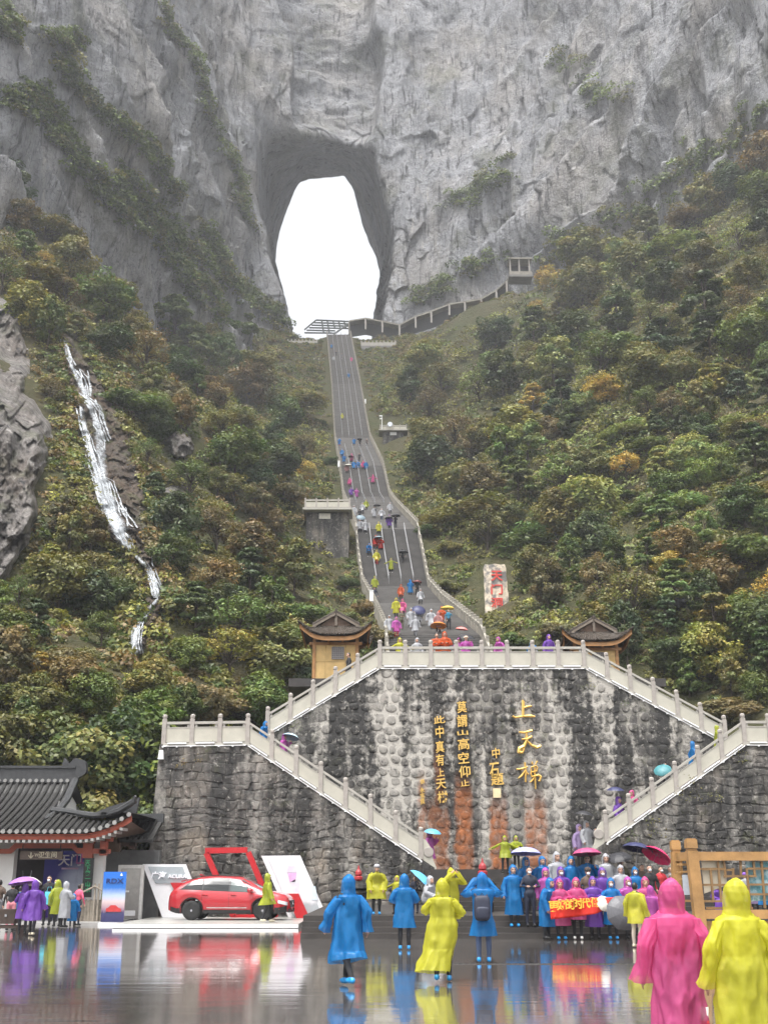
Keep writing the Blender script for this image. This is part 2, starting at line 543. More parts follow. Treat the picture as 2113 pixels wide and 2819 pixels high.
def cobble(seed):
    r_ = random.Random(seed)
    n = 12
    e = 2.0 + r_.random() * 1.6
    ph = r_.random() * 6
    V = []
    for k, (s, d) in enumerate(((1.0, 0.0), (0.95, -0.55), (0.74, -0.9), (0.36, -1.02))):
        for i in range(n):
            a = 2 * PI * i / n
            c_, s_ = math.cos(a), math.sin(a)
            rr = (abs(c_) ** e + abs(s_) ** e) ** (-1 / e)
            rr *= 1 + 0.07 * math.sin(2 * a + ph) + 0.05 * math.sin(3 * a + 2 * ph)
            V.append((0.5 * rr * s * c_ * 0.97, d + 0.06 * r_.random() * (k > 1), 0.5 * rr * s * s_ * 0.97))
    V.append((0, -1.03, 0))
    F = []
    for k in range(3):
        for i in range(n):
            F.append((k * n + i, k * n + (i + 1) % n, (k + 1) * n + (i + 1) % n, (k + 1) * n + i))
    for i in range(n): F.append((3 * n + i, 3 * n + (i + 1) % n, 4 * n))
    return V, F
cob = [cobble(s) for s in range(14)]
cob_me = []
for V, F in cob:
    m_ = MB().add(V, F).mesh('stone', True); m_.materials.append(M_COBBLE); cob_me.append(m_)
_ic = MB().prism(cpoly, 0, 1)
cand = []
zz = Z_TERR + 0.15
row = 0
while zz < ctop - 0.2:
    h = rng.uniform(0.40, 0.58)
    x = pC[0].x - rng.random() * 0.4
    while x < pC[3].x:
        w = rng.uniform(0.32, 0.62)
        cx, cz = x + w / 2, zz + h / 2 + rng.uniform(-0.09, 0.09)
        if all(inside(cpoly, cx + sx * w * 0.52, cz + sz * h * 0.55) for sx in (-1, 1) for sz in (-1, 1)):
            u, v = proj(cx, Y_WALL, cz)
            cand.append((cx, cz, w, h))
        x += w + 0.02
    zz += h + 0.02
    row += 1
# hidden behind the wings and their stairs?  keep only what the plaza can see
sl_left = ((at(680, 2046, Y_WING), at(1195, 2385, Y_WING)))
def hidden(cx, cz):
    u, v = proj(cx, Y_WALL, cz)
    if u < 1195 and v > 2046 + (u - 680) * (339 / 515.) - 60 and u > 640: return True
    if u > 1645 and v > 2335 - (u - 1645) * (290 / 405.) - 55: return True
    return u < 690 or v > 2400
vis = [c for c in cand if not hidden(c[0], c[1])]
rng.shuffle(vis)
rest = MB()
for i, (cx, cz, w, h) in enumerate(vis):
    k = rng.randrange(14); dp = rng.uniform(0.018, 0.05); gw = rng.uniform(0.72, 1.04); gh = rng.uniform(0.74, 1.04)
    rot = rng.uniform(-0.3, 0.3)
    if i < 300:
        o = obj('stone', cob_me[k], M_COBBLE, cw)
        o.location = (cx - 4.6, 0.0, cz - Z_TERR); o.scale = (w * gw, dp, h * gh); o.rotation_euler = (0, rot, 0)
    else:
        V, F = cob[k]
        rest.add([(cx + v[0] * w * gw, Y_WALL + v[1] * dp, cz + v[2] * h * gh) for v in V], F)
o = stuff(obj('stone_course', rest, masonry('river_stone_b', (0.05, 0.046, 0.043), (0.215, 0.20, 0.183), rust=True, rand=False), cw, smooth=True))

def rubble_wall(owner, poly, Y, ph, seed, zmin=0.0, frame_x=None):
    r_ = random.Random(seed)
    xs_ = [p[0] for p in poly]; zs_ = [p[1] for p in poly]
    z = zmin
    levels = [z]
    while z < max(zs_): z += r_.uniform(0.24, 0.46); levels.append(z)
    n = 0; made = []
    for lo, hi in zip(levels[:-1], levels[1:]):
        x = min(xs_) + r_.random() * 0.2
        while x < max(xs_):
            w = r_.uniform(0.24, 0.66)
            q = [(x, lo), (x + w, lo), (x + w, hi), (x, hi)]
            q = [(a + r_.uniform(-.08, .08), b + r_.uniform(-.075, .075)) for a, b in q]
            ok = all(inside(poly, a, b) for a, b in [(x + .03, lo + .03), (x + w - .03, lo + .03), (x + w - .03, hi - .01), (x + .03, hi - .01)])
            if ok and (frame_x is None or frame_x[0] < x < frame_x[1]):
                cx, cz = x + w / 2, (lo + hi) / 2
                ring = []
                for i in range(4):
                    a, b = q[i], q[(i + 1) % 4]
                    ring.append(a); ring.append(((a[0] + b[0]) / 2 + r_.uniform(-.03, .03), (a[1] + b[1]) / 2 + r_.uniform(-.03, .03)))
                ring = [(a + .16 * float(fbm(a / 1.3 + seed, b / 1.1, octv=2)), b + .24 * float(fbm(a / 1.6 + 40, b / 1.4 + seed, octv=2))) for a, b in ring]
                d = r_.uniform(0.015, 0.055)
                V = []
                for s, dy in ((0.95, 0.02), (0.93, -d * 0.6), (0.80, -d)):
                    for a, b in ring:
                        V.append((cx + (a - cx) * s, Y + dy + (r_.uniform(-.008, .008) if dy < 0 else 0), cz + (b - cz) * s))
                V.append((cx, Y - d - 0.012, cz))
                F = []
                for k in range(2):
                    for i in range(8): F.append((k * 8 + i, k * 8 + (i + 1) % 8, (k + 1) * 8 + (i + 1) % 8, (k + 1) * 8 + i))
                for i in range(8): F.append((16 + i, 16 + (i + 1) % 8, 24))
                made.append((V, F)); n += 1
            x += w
    r_.shuffle(made)
    for V, F in made[:290]: obj('stone', MB().add(V, F), M_RUBBLE, owner)
    if len(made) > 290:
        q = MB()
        for V, F in made[290:]: q.add(V, F)
        stuff(obj('stone_course', q, M_RUBBLE_B, owner))
    return n

# left wing with the lower flight on top, right wing likewise
A0, A1, A2 = at(440, 2049, Y_WING), at(680, 2046, Y_WING), at(1195, 2388, Y_WING)
lw = thing('wing_wall', 'dark weathered rubble stone wing wall behind the red car', 'wall', (A1.x, Y_WING, 0))
lpoly = [(A0.x - 0.32, 0.0), (A2.x, 0.0), (A2.x, A2.z), (A1.x, A1.z), (A0.x, A0.z)]
obj('joint_face', MB().prism(lpoly, Y_WING, Y_WING + 6), M_JOINT, lw)
rubble_wall(lw, lpoly, Y_WING, 0.5, 11)
B0, B1, B2 = at(1638, 2338, Y_WING), at(2050, 2046, Y_WING), at(2420, 2040, Y_WING)
rw = thing('wing_wall', 'dark weathered rubble stone wing wall behind the timber notice board', 'wall', (B1.x, Y_WING, 0))
rpoly = [(B0.x, 0.0), (B2.x, 0.0), (B2.x, B1.z), (B1.x, B1.z), (B0.x, B0.z)]
obj('joint_face', MB().prism(rpoly, Y_WING, Y_WING + 6), M_JOINT, rw)
rubble_wall(rw, rpoly, Y_WING, 0.5, 12, zmin=1.9, frame_x=(B0.x, at(2160, 2200, Y_WING).x))
# stair treads hidden behind the balustrades (real steps on both flights and the upper flights)
def flight(name, label, a, b, y0, y1, n):
    t_ = thing(name, label, 'stairs', (a[0], y0, a[1]))
    m_ = MB()
    for i in range(n):
        f0, f1 = i / n, (i + 1) / n
        xa, xb = a[0] + (b[0] - a[0]) * f0, a[0] + (b[0] - a[0]) * f1
        zt = a[1] + (b[1] - a[1]) * f1 + 0.02
        m_.box(((xa + xb) / 2, (y0 + y1) / 2, zt - 0.4), (abs(xb - xa) * 0.999, y1 - y0, 0.8))
    stuff(obj('treads', m_, M_STEP, t_))
    return t_
flight('side_stairs', 'narrow stair flight climbing behind the left lower balustrade', (A2.x, Z_TERR), (A1.x, A1.z), Y_WING + .25, Y_WALL - .12, 34)
flight('side_stairs', 'narrow stair flight climbing behind the right lower balustrade', (B0.x, Z_TERR + .15), (B1.x, B1.z), Y_WING + .25, Y_WALL - .12, 34)
flight('side_stairs', 'narrow stair flight climbing to the left end of the upper platform', (pC[0].x, pC[0].z - .1), (pC[1].x, ctop), Y_WALL + .3, Y_WALL + 3.2, 24)
flight('side_stairs', 'narrow stair flight climbing to the right end of the upper platform', (pC[3].x, pC[3].z - .1), (pC[2].x, ctop), Y_WALL + .3, Y_WALL + 3.2, 24)
pf = MB().box((4.6, 66.5, ctop - 0.2), (18.6, 18.5, 0.4))
pf.box(((pC[1].x + pC[2].x) / 2, Y_WALL + 1.72, ctop - 0.2), (pC[2].x - pC[1].x, 3.0, 0.38))
structure(obj('upper_platform_pavement', pf, M_STEP))

# ------------------------------------------------------------------ balustrades
def balustrade(label, a, b, y, bays, post0=True, post1=True, pipe=True):
    """stone balustrade from a=(x,z) to b=(x,z) in the plane y"""
    t_ = thing('balustrade', label, 'balustrade', (a[0], y, a[1]), group='carved stone balustrades of the wall stairs')
    for i in range(bays + 1):
        if (i == 0 and not post0) or (i == bays and not post1): continue
        f = i / bays
        x, z = a[0] + (b[0] - a[0]) * f, a[1] + (b[1] - a[1]) * f
        m_ = MB()
        m_.box((x, y, z + 0.53), (0.19, 0.19, 1.10))
        m_.box((x, y, z + 1.10), (0.15, 0.15, 0.05))
        m_.lathe([(0.085, 1.125), (0.105, 1.15), (0.105, 1.24), (0.08, 1.28), (0.03, 1.30)], 10, c=(x, y, z))
        obj('post', m_, M_BALP, t_)
    for i in range(bays):
        f0, f1 = i / bays, (i + 1) / bays
        x0, x1 = a[0] + (b[0] - a[0]) * f0, a[0] + (b[0] - a[0]) * f1
        z0, z1 = a[1] + (b[1] - a[1]) * f0, a[1] + (b[1] - a[1]) * f1
        s = 1 if x1 > x0 else -1
        g0 = 0.098 * s
        zz0 = z0 + (z1 - z0) * abs(g0) / abs(x1 - x0); zz1 = z1 - (z1 - z0) * abs(g0) / abs(x1 - x0)
        p0, p1 = x0 + g0, x1 - g0
        def bar(lo, hi, th, xa=p0, xb=p1, za=zz0, zb=zz1):
            q = [(xa, za + lo), (xb, zb + lo), (xb, zb + hi), (xa, za + hi)]
            if s < 0: q = q[::-1]
            return MB().prism(q, y - th / 2, y + th / 2)
        pn = obj('panel', bar(0.12, 0.70, 0.10), M_PANEL, t_)
        ins = 0.06
        obj('panel_base', bar(0.08, 0.12, 0.14), M_BAL, t_); obj('panel_coping', bar(0.70, 0.735, 0.13), M_BAL, t_)
        obj('rail', bar(0.86, 0.97, 0.15), M_BAL, t_)
        br_ = MB()
        for ff in (0.0, 1.0):
            xx = p0 + (p1 - p0) * (0.07 if ff == 0 else 0.93); zz_ = zz0 + (zz1 - zz0) * (0.07 if ff == 0 else 0.93)
            br_.box((xx, y, zz_ + 0.795), (0.10, 0.08, 0.12))
        stuff(obj('bracket', br_, M_BAL, t_))
        obj('plinth', bar(-0.07, 0.045, 0.26, x0 + .0005 * s, x1 - .0005 * s, z0, z1), M_BAL, t_)
        if pipe:
            q0, q1 = 0.16, 0.84
            obj('light_strip', MB().tube([(x0 + (x1 - x0) * q0, y - 0.17, z0 + (z1 - z0) * q0 + 0.02), (x0 + (x1 - x0) * q1, y - 0.17, z0 + (z1 - z0) * q1 + 0.02)], 0.032, 6), M_WHITEPIPE, t_)
    cnd = MB().tube([(a[0], y - 0.15, a[1] - 0.09), (b[0], y - 0.15, b[1] - 0.09)], 0.022, 6)
    for i in range(bays * 2 + 1):
        f = i / (bays * 2); cnd.box((a[0] + (b[0] - a[0]) * f, y - 0.16, a[1] + (b[1] - a[1]) * f - 0.11), (0.07, 0.06, 0.07))
    obj('conduit', cnd, M_WHITEPIPE, t_)
    return t_
xz = lambda v: (v.x, v.z)
balustrade('level cream stone balustrade on the left wing landing', (A0.x + .15, A0.z), xz(A1), Y_WING + .1, 3, post1=False)
balustrade('sloping cream stone balustrade descending from the left landing to the terrace', xz(A1), (A2.x - 0.55, A2.z + (A1.z - A2.z) * 0.55 / (A2.x - A1.x)), Y_WING + .1, 7)
balustrade('sloping cream stone balustrade climbing left side up to the top platform', xz(pC[0]), xz(pC[1]), Y_WALL + .1, 5, post1=False)
balustrade('long level cream stone balustrade crowning the inscribed wall', xz(pC[1]), (pC[2].x, ctop), Y_WALL + .1, 8)
balustrade('sloping cream stone balustrade running down right from the top platform', (pC[2].x, ctop), xz(pC[3]), Y_WALL + .1, 6, post0=False)
balustrade('sloping cream stone balustrade on the right lower flight above the umbrellas', (B0.x + .5, B0.z + (B1.z - B0.z) * .5 / (B1.x - B0.x)), xz(B1), Y_WING + .1, 6)
balustrade('short level cream stone balustrade at the right edge landing', xz(B1), (B1.x + 3.3, B1.z), Y_WING + .1, 3, post0=False)
# scroll stones at the foot of both lower flights
def scroll(label, a, d):
    t_ = thing('scroll_stone', label, 'stone', (a[0], Y_WING + .1, a[1]))
    s = d
    q = [(0, -0.1), (0, 0.95), (0.10 * s, 0.93), (0.30 * s, 0.62), (0.34 * s, 0.42), (0.42 * s, 0.05), (0.55 * s, -0.22), (0.5 * s, -0.36), (0.3 * s, -0.3)]
    if s < 0: q = q[::-1]
    q = [(a[0] + u, a[1] + w) for u, w in q][::-1]
    obj('wing_slab', MB().prism(q, Y_WING + .04, Y_WING + .17), M_PANEL, t_)
    Mx = Matrix.Rotation(PI / 2, 3, 'X')
    obj('drum', MB().lathe([(0.19, -0.10), (0.21, -0.09), (0.21, 0.09), (0.19, 0.10)], 20, c=(a[0] + 0.22 * s, Y_WING + .1, a[1] + 0.42), M=Mx), M_BALP, t_)
scroll('carved drum scroll ending the left lower balustrade', (A2.x - 0.45, A2.z + .2), 1)
scroll('carved drum scroll ending the right lower balustrade', (B0.x + 0.4, B0.z + .2), -1)
# ------------------------------------------------------------------ grand stairway profile: (photo row, distance along the view axis, left px, right px)
_SP = [(1754, 84, 1068, 1316), (1664, 108, 1032, 1210), (1618, 118, 1003, 1174), (1528, 125, 990, 1157), (1460, 130, 980, 1147), (1392, 158, 962, 1076),
       (1370, 168, 947, 1070), (1284, 184, 938, 1050), (1234, 208, 929, 1026), (1207, 226, 925, 1014), (1058, 280, 914, 990), (922, 332, 902, 962)]
PATH = [(72.0, ctop, 4.2, 3.5)]
for _r, _d, _a, _b in _SP:
    v_ = (1409.5 - _r) / FPX * _d
    PATH.append((_d * CP - v_ * SP, CAM_Z + _d * SP + v_ * CP, ((_a + _b) / 2 - 1056.5) / FPX * _d, max(2.9, (_b - _a) / 2 / FPX * _d)))
PY, PZ, PX, PW = (np.array([p[i] for p in PATH]) for i in range(4))
PW[:] = np.convolve(np.pad(PW, 1, mode='edge'), [0.25, 0.5, 0.25], 'valid')
Y_TOP = PY[-1]; Z_TOP = PZ[-1]
def sz(y): return np.interp(y, PY, PZ)
def sx(y): return np.interp(y, PY, PX)
def sw(y): return np.interp(y, PY, PW)

HPY = np.concatenate([[40, 50, 58, 66], PY]); HPZ = np.concatenate([[-1.5, 1.0, 5.0, 8.5], PZ - 0.5])
def H(x, y):
    """height of the wooded slopes"""
    x = np.asarray(x, float); y = np.asarray(y, float)
    zc = np.interp(y, HPY, HPZ)
    xc = np.interp(y, PY, PX); w = np.interp(y, PY, PW) + 0.5
    dl = np.maximum(xc - w - x, 0); dr = np.maximum(x - xc - w, 0)
    sl = np.interp(y, [40, 60, 90, 120, 170, 200, 255, 290, 306, 315], [.10, .35, .62, .78, .84, .66, .50, .42, .25, 0])
    sr = np.interp(y, [40, 60, 90, 120, 200, 240, 280, 300, 312], [.10, .30, .55, .70, .74, .66, .47, .30, 0])
    d = dl + dr
    n = fbm(x / 26, y / 30, octv=3) * 7 + fbm(x / 8 + 40, y / 8, octv=3) * 2.0
    fade = sstep(0, 14, d) * sstep(50, 75, y) * (1 - sstep(298, 312, y))
    z = zc + dl * sl + dr * sr + n * fade - 1.6 * sstep(0, 2.5, d)
    # keep the hill clear of the platform and its buildings
    z = np.where(y < 76, np.minimum(z, ctop - 0.6 + np.maximum(np.abs(x - 4.6) - 9.5, 0) * 0.7), z)
    return z

def hill_hit(px, py, y0=56.0, y1=320.0, n=1400):
    d = ray(px, py)
    Y = np.linspace(y0, y1, n); t = Y / d[1]
    X = d[0] * t; Z = CAM_Z + d[2] * t
    k = np.nonzero(H(X, Y) > Z)[0]
    if len(k) == 0: return None
    i = k[0]
    return float(X[i]), float(Y[i]), float(Z[i])

def stair_hit(px, py):
    d = ray(px, py)
    Y = np.linspace(PY[0], Y_TOP, 3000); t = Y / d[1]
    Z = CAM_Z + d[2] * t
    k = np.nonzero(sz(Y) > Z)[0]
    k = k[Y[k] > 76] if len(k) else k
    if len(k) == 0: return None
    i = k[0]
    return float(d[0] * t[i]), float(Y[i]), float(sz(Y[i]))

# terrain sheet
gx = np.linspace(-150, 150, 221); gy = np.linspace(57.2, 425, 250)
GX, GY = np.meshgrid(gx, gy)
GZ = H(GX, GY)
GZ[0, :] = -1.0; GZ[:, 0] = -1.0; GZ[:, -1] = -1.0
V = np.stack([GX.ravel(), GY.ravel(), GZ.ravel()], 1)
ii = (np.arange(249)[:, None] * 221 + np.arange(220)[None]).ravel()
F = np.stack([ii, ii + 1, ii + 222, ii + 221], 1)
def soil():
    m_ = bpy.data.materials.new('hill_soil'); t = NT(m_)
    pos = t.n('ShaderNodeNewGeometry').outputs['Position']
    a = t.noise(pos, 0.12, 6, 0.65); b = t.noise(pos, 0.9, 6, 0.7)
    c = t.mix(t.ramp(a, [(0.35, 0), (0.65, 1)]), (0.055, 0.06, 0.022), (0.075, 0.06, 0.03))
    c = t.mix(t.ramp(b, [(0.4, 0), (0.75, 0.8)]), c, (0.02, 0.028, 0.01))
    t.done(t.principled(c, 0.9, 0, 0.2, t.bump(b, 0.9, 0.8)))
    return m_
M_SOIL = soil()
structure(obj('hillside_terrain', np_mesh('hillside_terrain', V, F, True), M_SOIL))

# ------------------------------------------------------------------ cliff with the natural arch
def rock_mat(name, c_lo, c_hi, c_warm, green=0.35, streak=1.0, sc=1.0):
    m_ = bpy.data.materials.new(name); t = NT(m_)
    pos = t.n('ShaderNodeNewGeometry').outputs['Position']
    mp = t.n('ShaderNodeMapping'); t.l(pos, mp.inputs[0]); mp.inputs['Scale'].default_value = (1, 1, 0.13); mp.inputs['Rotation'].default_value = (0, .16, 0)
    s1 = t.noise(mp.outputs[0], 0.16 * sc, 7, 0.62, 0.4)
    s2 = t.noise(mp.outputs[0], 0.6 * sc, 6, 0.65, 0.3)
    n1 = t.noise(pos, 0.35 * sc, 8, 0.68)
    f = t.math('ADD', t.math('MULTIPLY', s1, 0.5), t.math('MULTIPLY', n1, 0.5))
    c = t.mix(t.ramp(f, [(0.34, 0), (0.64, 1)]), c_lo, c_hi)
    c = t.mix(t.ramp(t.noise(pos, 0.045 * sc, 5, 0.6), [(0.45, 0), (0.68, 0.75)]), c, c_warm)
    c = t.mix(t.math('MULTIPLY', t.ramp(s2, [(0.58, 0), (0.70, 0.8)]), streak), c, (0.50, 0.48, 0.45))
    c = t.mix(t.ramp(s2, [(0.34, 0.9), (0.45, 0)]), c, (0.045, 0.045, 0.048))
    vor = t.n('ShaderNodeTexVoronoi', feature='DISTANCE_TO_EDGE'); t.l(t.coord('World', (0.16 * sc, 0.16 * sc, 0.10 * sc)), vor.inputs['Vector'])
    vd = t.n('ShaderNodeMix', data_type='RGBA')
    crack = t.ramp(vor.outputs['Distance'], [(0.0, 0.8), (0.035, 0.0)])
    c = t.mix(t.math('MULTIPLY', crack, t.ramp(n1, [(0.4, 0.0), (0.6, 0.8)])), c, (0.05, 0.05, 0.05))
    if green:
        gn = t.ramp(t.noise(pos, 0.085 * sc, 6, 0.68), [(0.52, 0), (0.64, green)])
        c = t.mix(gn, c, (0.085, 0.095, 0.04))
    fine = t.noise(mp.outputs[0], 2.2 * sc, 8, 0.72, .5)
    c = t.mix(1.0, c, t.ramp(fine, [(.30, .45), (.48, 1.0), (.72, 1.0)]), 'MULTIPLY')
    blk_ = t.noise(pos, 0.9 * sc, 8, 0.75)
    c = t.mix(1.0, c, t.ramp(blk_, [(.36, .55), (.45, 1.0)]), 'MULTIPLY')
    h = t.math('ADD', t.math('MULTIPLY', n1, 1.0), t.math('MULTIPLY', s2, 0.8))
    h = t.math('ADD', h, t.math('MULTIPLY', t.noise(pos, 1.6 * sc, 7, 0.7), 0.35))
    t.done(t.principled(c, 0.8, 0, 0.3, t.bump(h, 1.0, 1.7 / sc)))
    return m_
M_ROCK = rock_mat('limestone_cliff', (0.19, 0.197, 0.215), (0.44, 0.445, 0.47), (0.38, 0.35, 0.32), green=.45)
M_OUTCROP = rock_mat('pale_outcrop', (0.085, 0.078, 0.073), (0.33, 0.305, 0.285), (0.13, 0.10, 0.078), green=0.6, sc=2.4)

plan = np.array([(-110, 40), (-92, 105), (-80, 140), (-68, 168), (-56, 205), (-46, 256), (-40, 288), (-29, 308), (-12, 313), (12, 311), (26, 306), (53, 288), (71, 250), (84, 212), (96, 165), (110, 100), (125, 40)], float)
_t = np.linspace(0, len(plan) - 1, 1600)
_px, _py = np.interp(_t, np.arange(len(plan)), plan[:, 0]), np.interp(_t, np.arange(len(plan)), plan[:, 1])
_kk = np.hanning(121); _kk /= _kk.sum()
_px = np.convolve(np.pad(_px, 60, mode='reflect', reflect_type='odd'), _kk, 'valid'); _py = np.convolve(np.pad(_py, 60, mode='reflect', reflect_type='odd'), _kk, 'valid')
_s = np.concatenate([[0], np.cumsum(np.hypot(np.diff(_px), np.diff(_py)))])
_s0 = np.interp(-12, _px, _s); _s = _s - _s0
_tx, _ty = np.gradient(_px, _s), np.gradient(_py, _s)
def cliff_pt(s, z):
    x = np.interp(s, _s, _px); y = np.interp(s, _s, _py)
    tx = np.interp(s, _s, _tx); ty = np.interp(s, _s, _ty)
    nx, ny = -ty, tx                       # away from the valley
    nl = np.hypot(nx, ny); nx, ny = nx / nl, ny / nl
    left = sstep(-20, -60, s); right = sstep(30, 70, s)
    lean = 0.16 * (z - 160) * (1 - 0.45 * np.exp(-((s + 2) / 30) ** 2))
    d = fbm(s / 55, z / 80, octv=3) * 8
    d = d + fbm(s / 16 + 9, z / 60, octv=4) * 2.6
    q = 1 - np.abs(fbm(s / 11 + 3, z / 38 + 7, octv=4)) * 2.4
    d = d - q * 1.3
    dg_ = z + 0.95 * s + fbm(s / 30, z / 30, octv=3) * 14
    saw = (dg_ / 27.0) % 1.0
    d = d + left * (sstep(0.0, 0.18, saw) * (1 - saw) * 6.5 - 3)
    dr_ = z - 0.75 * s + fbm(s / 25 + 60, z / 30, octv=3) * 14
    sawr = (dr_ / 24.0) % 1.0
    d = d + right * (sstep(0.0, 0.2, sawr) * (1 - sawr) * 5 - 2.4)
    wx_, wz_ = s + 3 * fbm(s / 9, z / 9, octv=2), z + 4 * fbm(s / 9 + 30, z / 12, octv=2)
    d = d + facets(wx_ + .25 * wz_ * (right - left), wz_, 9, 21, 1, .9) * .7 + facets(wx_, wz_, 3.6, 8.5, 2, .9) * .25
    d = d + fbm(s / 3.6, z / 11.0, octv=4) * .5
    # chimney hollow over the arch
    hol = sstep(13.5, 9.5, np.abs(s + 4 + 3.0 * fbm(z / 14, s * 0 + 1.0, octv=2))) * sstep(224, 240, z)
    d = d * (1 - .45 * hol) + hol * (13 + 3 * sstep(285, 300, z) + 1.6 * np.sin(z / 8.0 + fbm(s / 9, z / 9) * 3))
    k = lean + d
    return x + nx * k, y + ny * k, z

MOUTH = [(628, 740), (592, 640), (574, 560), (560, 480), (555, 400), (566, 335), (590, 306), (640, 292), (690, 276), (740, 262), (780, 272), (806, 318), (822, 380), (838, 440), (848, 500), (846, 560), (840, 610), (828, 660), (815, 720), (720, 800)]
EXITP = [(650, 740), (628, 700), (612, 660), (600, 620), (592, 580), (597, 530), (605, 490), (613, 450), (625, 410), (640, 381), (660, 371), (700, 366), (744, 362), (753, 378), (766, 405), (772, 440), (781, 480), (796, 520), (809, 550), (820, 585), (823, 622), (819, 650), (806, 675), (790, 720), (740, 790)]
K = 2113 / 1658.0
def outline(pts, Y):
    P = np.array([(lambda p: (p.x, p.z))(at(a * K, b * K, Y)) for a, b in pts])
    return P
Y_EXIT = 425.0
om, oe = outline(MOUTH, 312.0), outline(EXITP, Y_EXIT)
om[-1, 1] = Z_TOP - 9; om[0, 1] = min(om[0, 1], Z_TOP - 4); om[-2, 1] = min(om[-2, 1], Z_TOP + 2)
oe[-1, 1] = Z_TOP - 2; oe[0, 1] = min(oe[0, 1], Z_TOP + 12); oe[-2, 1] = Z_TOP + 14
cm = np.array([om[:, 0].mean(), 182.0]); ce = np.array([oe[:, 0].mean(), 200.0])
NA = 1100
TH = np.linspace(0, 2 * PI, NA, endpoint=False)
def radial(P, c):
    # dense polygon -> radius by angle
    Q = np.concatenate([P, P[:1]])
    L = np.linspace(0, len(P), 4000, endpoint=False)
    x = np.interp(L, np.arange(len(Q)), Q[:, 0]) - c[0]; z = np.interp(L, np.arange(len(Q)), Q[:, 1]) - c[1]
    a = np.arctan2(z, x) % (2 * PI); r_ = np.hypot(x, z)
    o = np.argsort(a); a, r_ = a[o], r_[o]
    return np.interp(TH, np.concatenate([a - 2 * PI, a, a + 2 * PI]), np.concatenate([r_] * 3))
rm, re_ = radial(om, cm), radial(oe, ce)
rm = rm * (1 + 0.035 * fbm(np.cos(TH) * 6, np.sin(TH) * 6, octv=4))
re_ = re_ * (1 + 0.016 * fbm(np.cos(TH) * 16, np.sin(TH) * 16, octv=4))
mx, mz = cm[0] + rm * np.cos(TH), cm[1] + rm * np.sin(TH)
ex, ez = ce[0] + re_ * np.cos(TH), ce[1] + re_ * np.sin(TH)
hx = np.interp(0, _s, _px)
ms = mx - hx                                    # unrolled coordinate at the mouth
cxs, cys, czs = cliff_pt(ms, mz)
cys = cys + 5.0
rings = []
NT1 = 46
for k in range(NT1):
    f = k / NT1
    fo = f ** 0.8
    x = ex + (cxs - ex) * fo; z = ez + (czs - ez) * fo; y = Y_EXIT + (cys - Y_EXIT) * f
    w = math.sin(PI * f) if f > 0.0 else 0
    nn = fbm(np.cos(TH) * 5 + 3, np.sin(TH) * 5, np.full(NA, f * 7), octv=5) * 5.0 * w
    x = x + np.cos(TH) * nn; z = z + np.sin(TH) * nn
    rings.append(np.stack([x, y, z], 1))
NO = 400
sc_ = cm[0] - hx
for k in range(NO + 1):
    e = k / NO
    ax = 1 + 12.5 * e ** 1.9; az = 1 + 5.6 * e ** 1.45
    rr = rm
    s_ = sc_ + (mx - cm[0]) * ax
    # square the far rings so that the sheet has no narrow corners
    z_ = cm[1] + (mz - cm[1]) * az
    x, y, z = cliff_pt(s_, z_)
    y = y + 5.0 * math.exp(-(k / 16.0) ** 1.3)
    rings.append(np.stack([x, y, z], 1))
RV = np.concatenate(rings)
nr = len(rings)
ii = np.arange(nr - 1)[:, None] * NA; jj = np.arange(NA)[None]; j2 = (jj + 1) % NA
F = np.stack([(ii + jj).ravel(), (ii + j2).ravel(), (ii + NA + j2).ravel(), (ii + NA + jj).ravel()], 1)
# drop what lies far below the slopes or out of any view
fc = RV[F].mean(1)
keep = (fc[:, 2] > H(fc[:, 0], np.clip(fc[:, 1], 52, 400)) - 12) & (fc[:, 1] > 60)
F = F[keep]
print('cliff faces', len(F))
F_CLIFF = F
cliff = structure(obj('cliff', np_mesh('cliff', RV, F, True), M_ROCK))
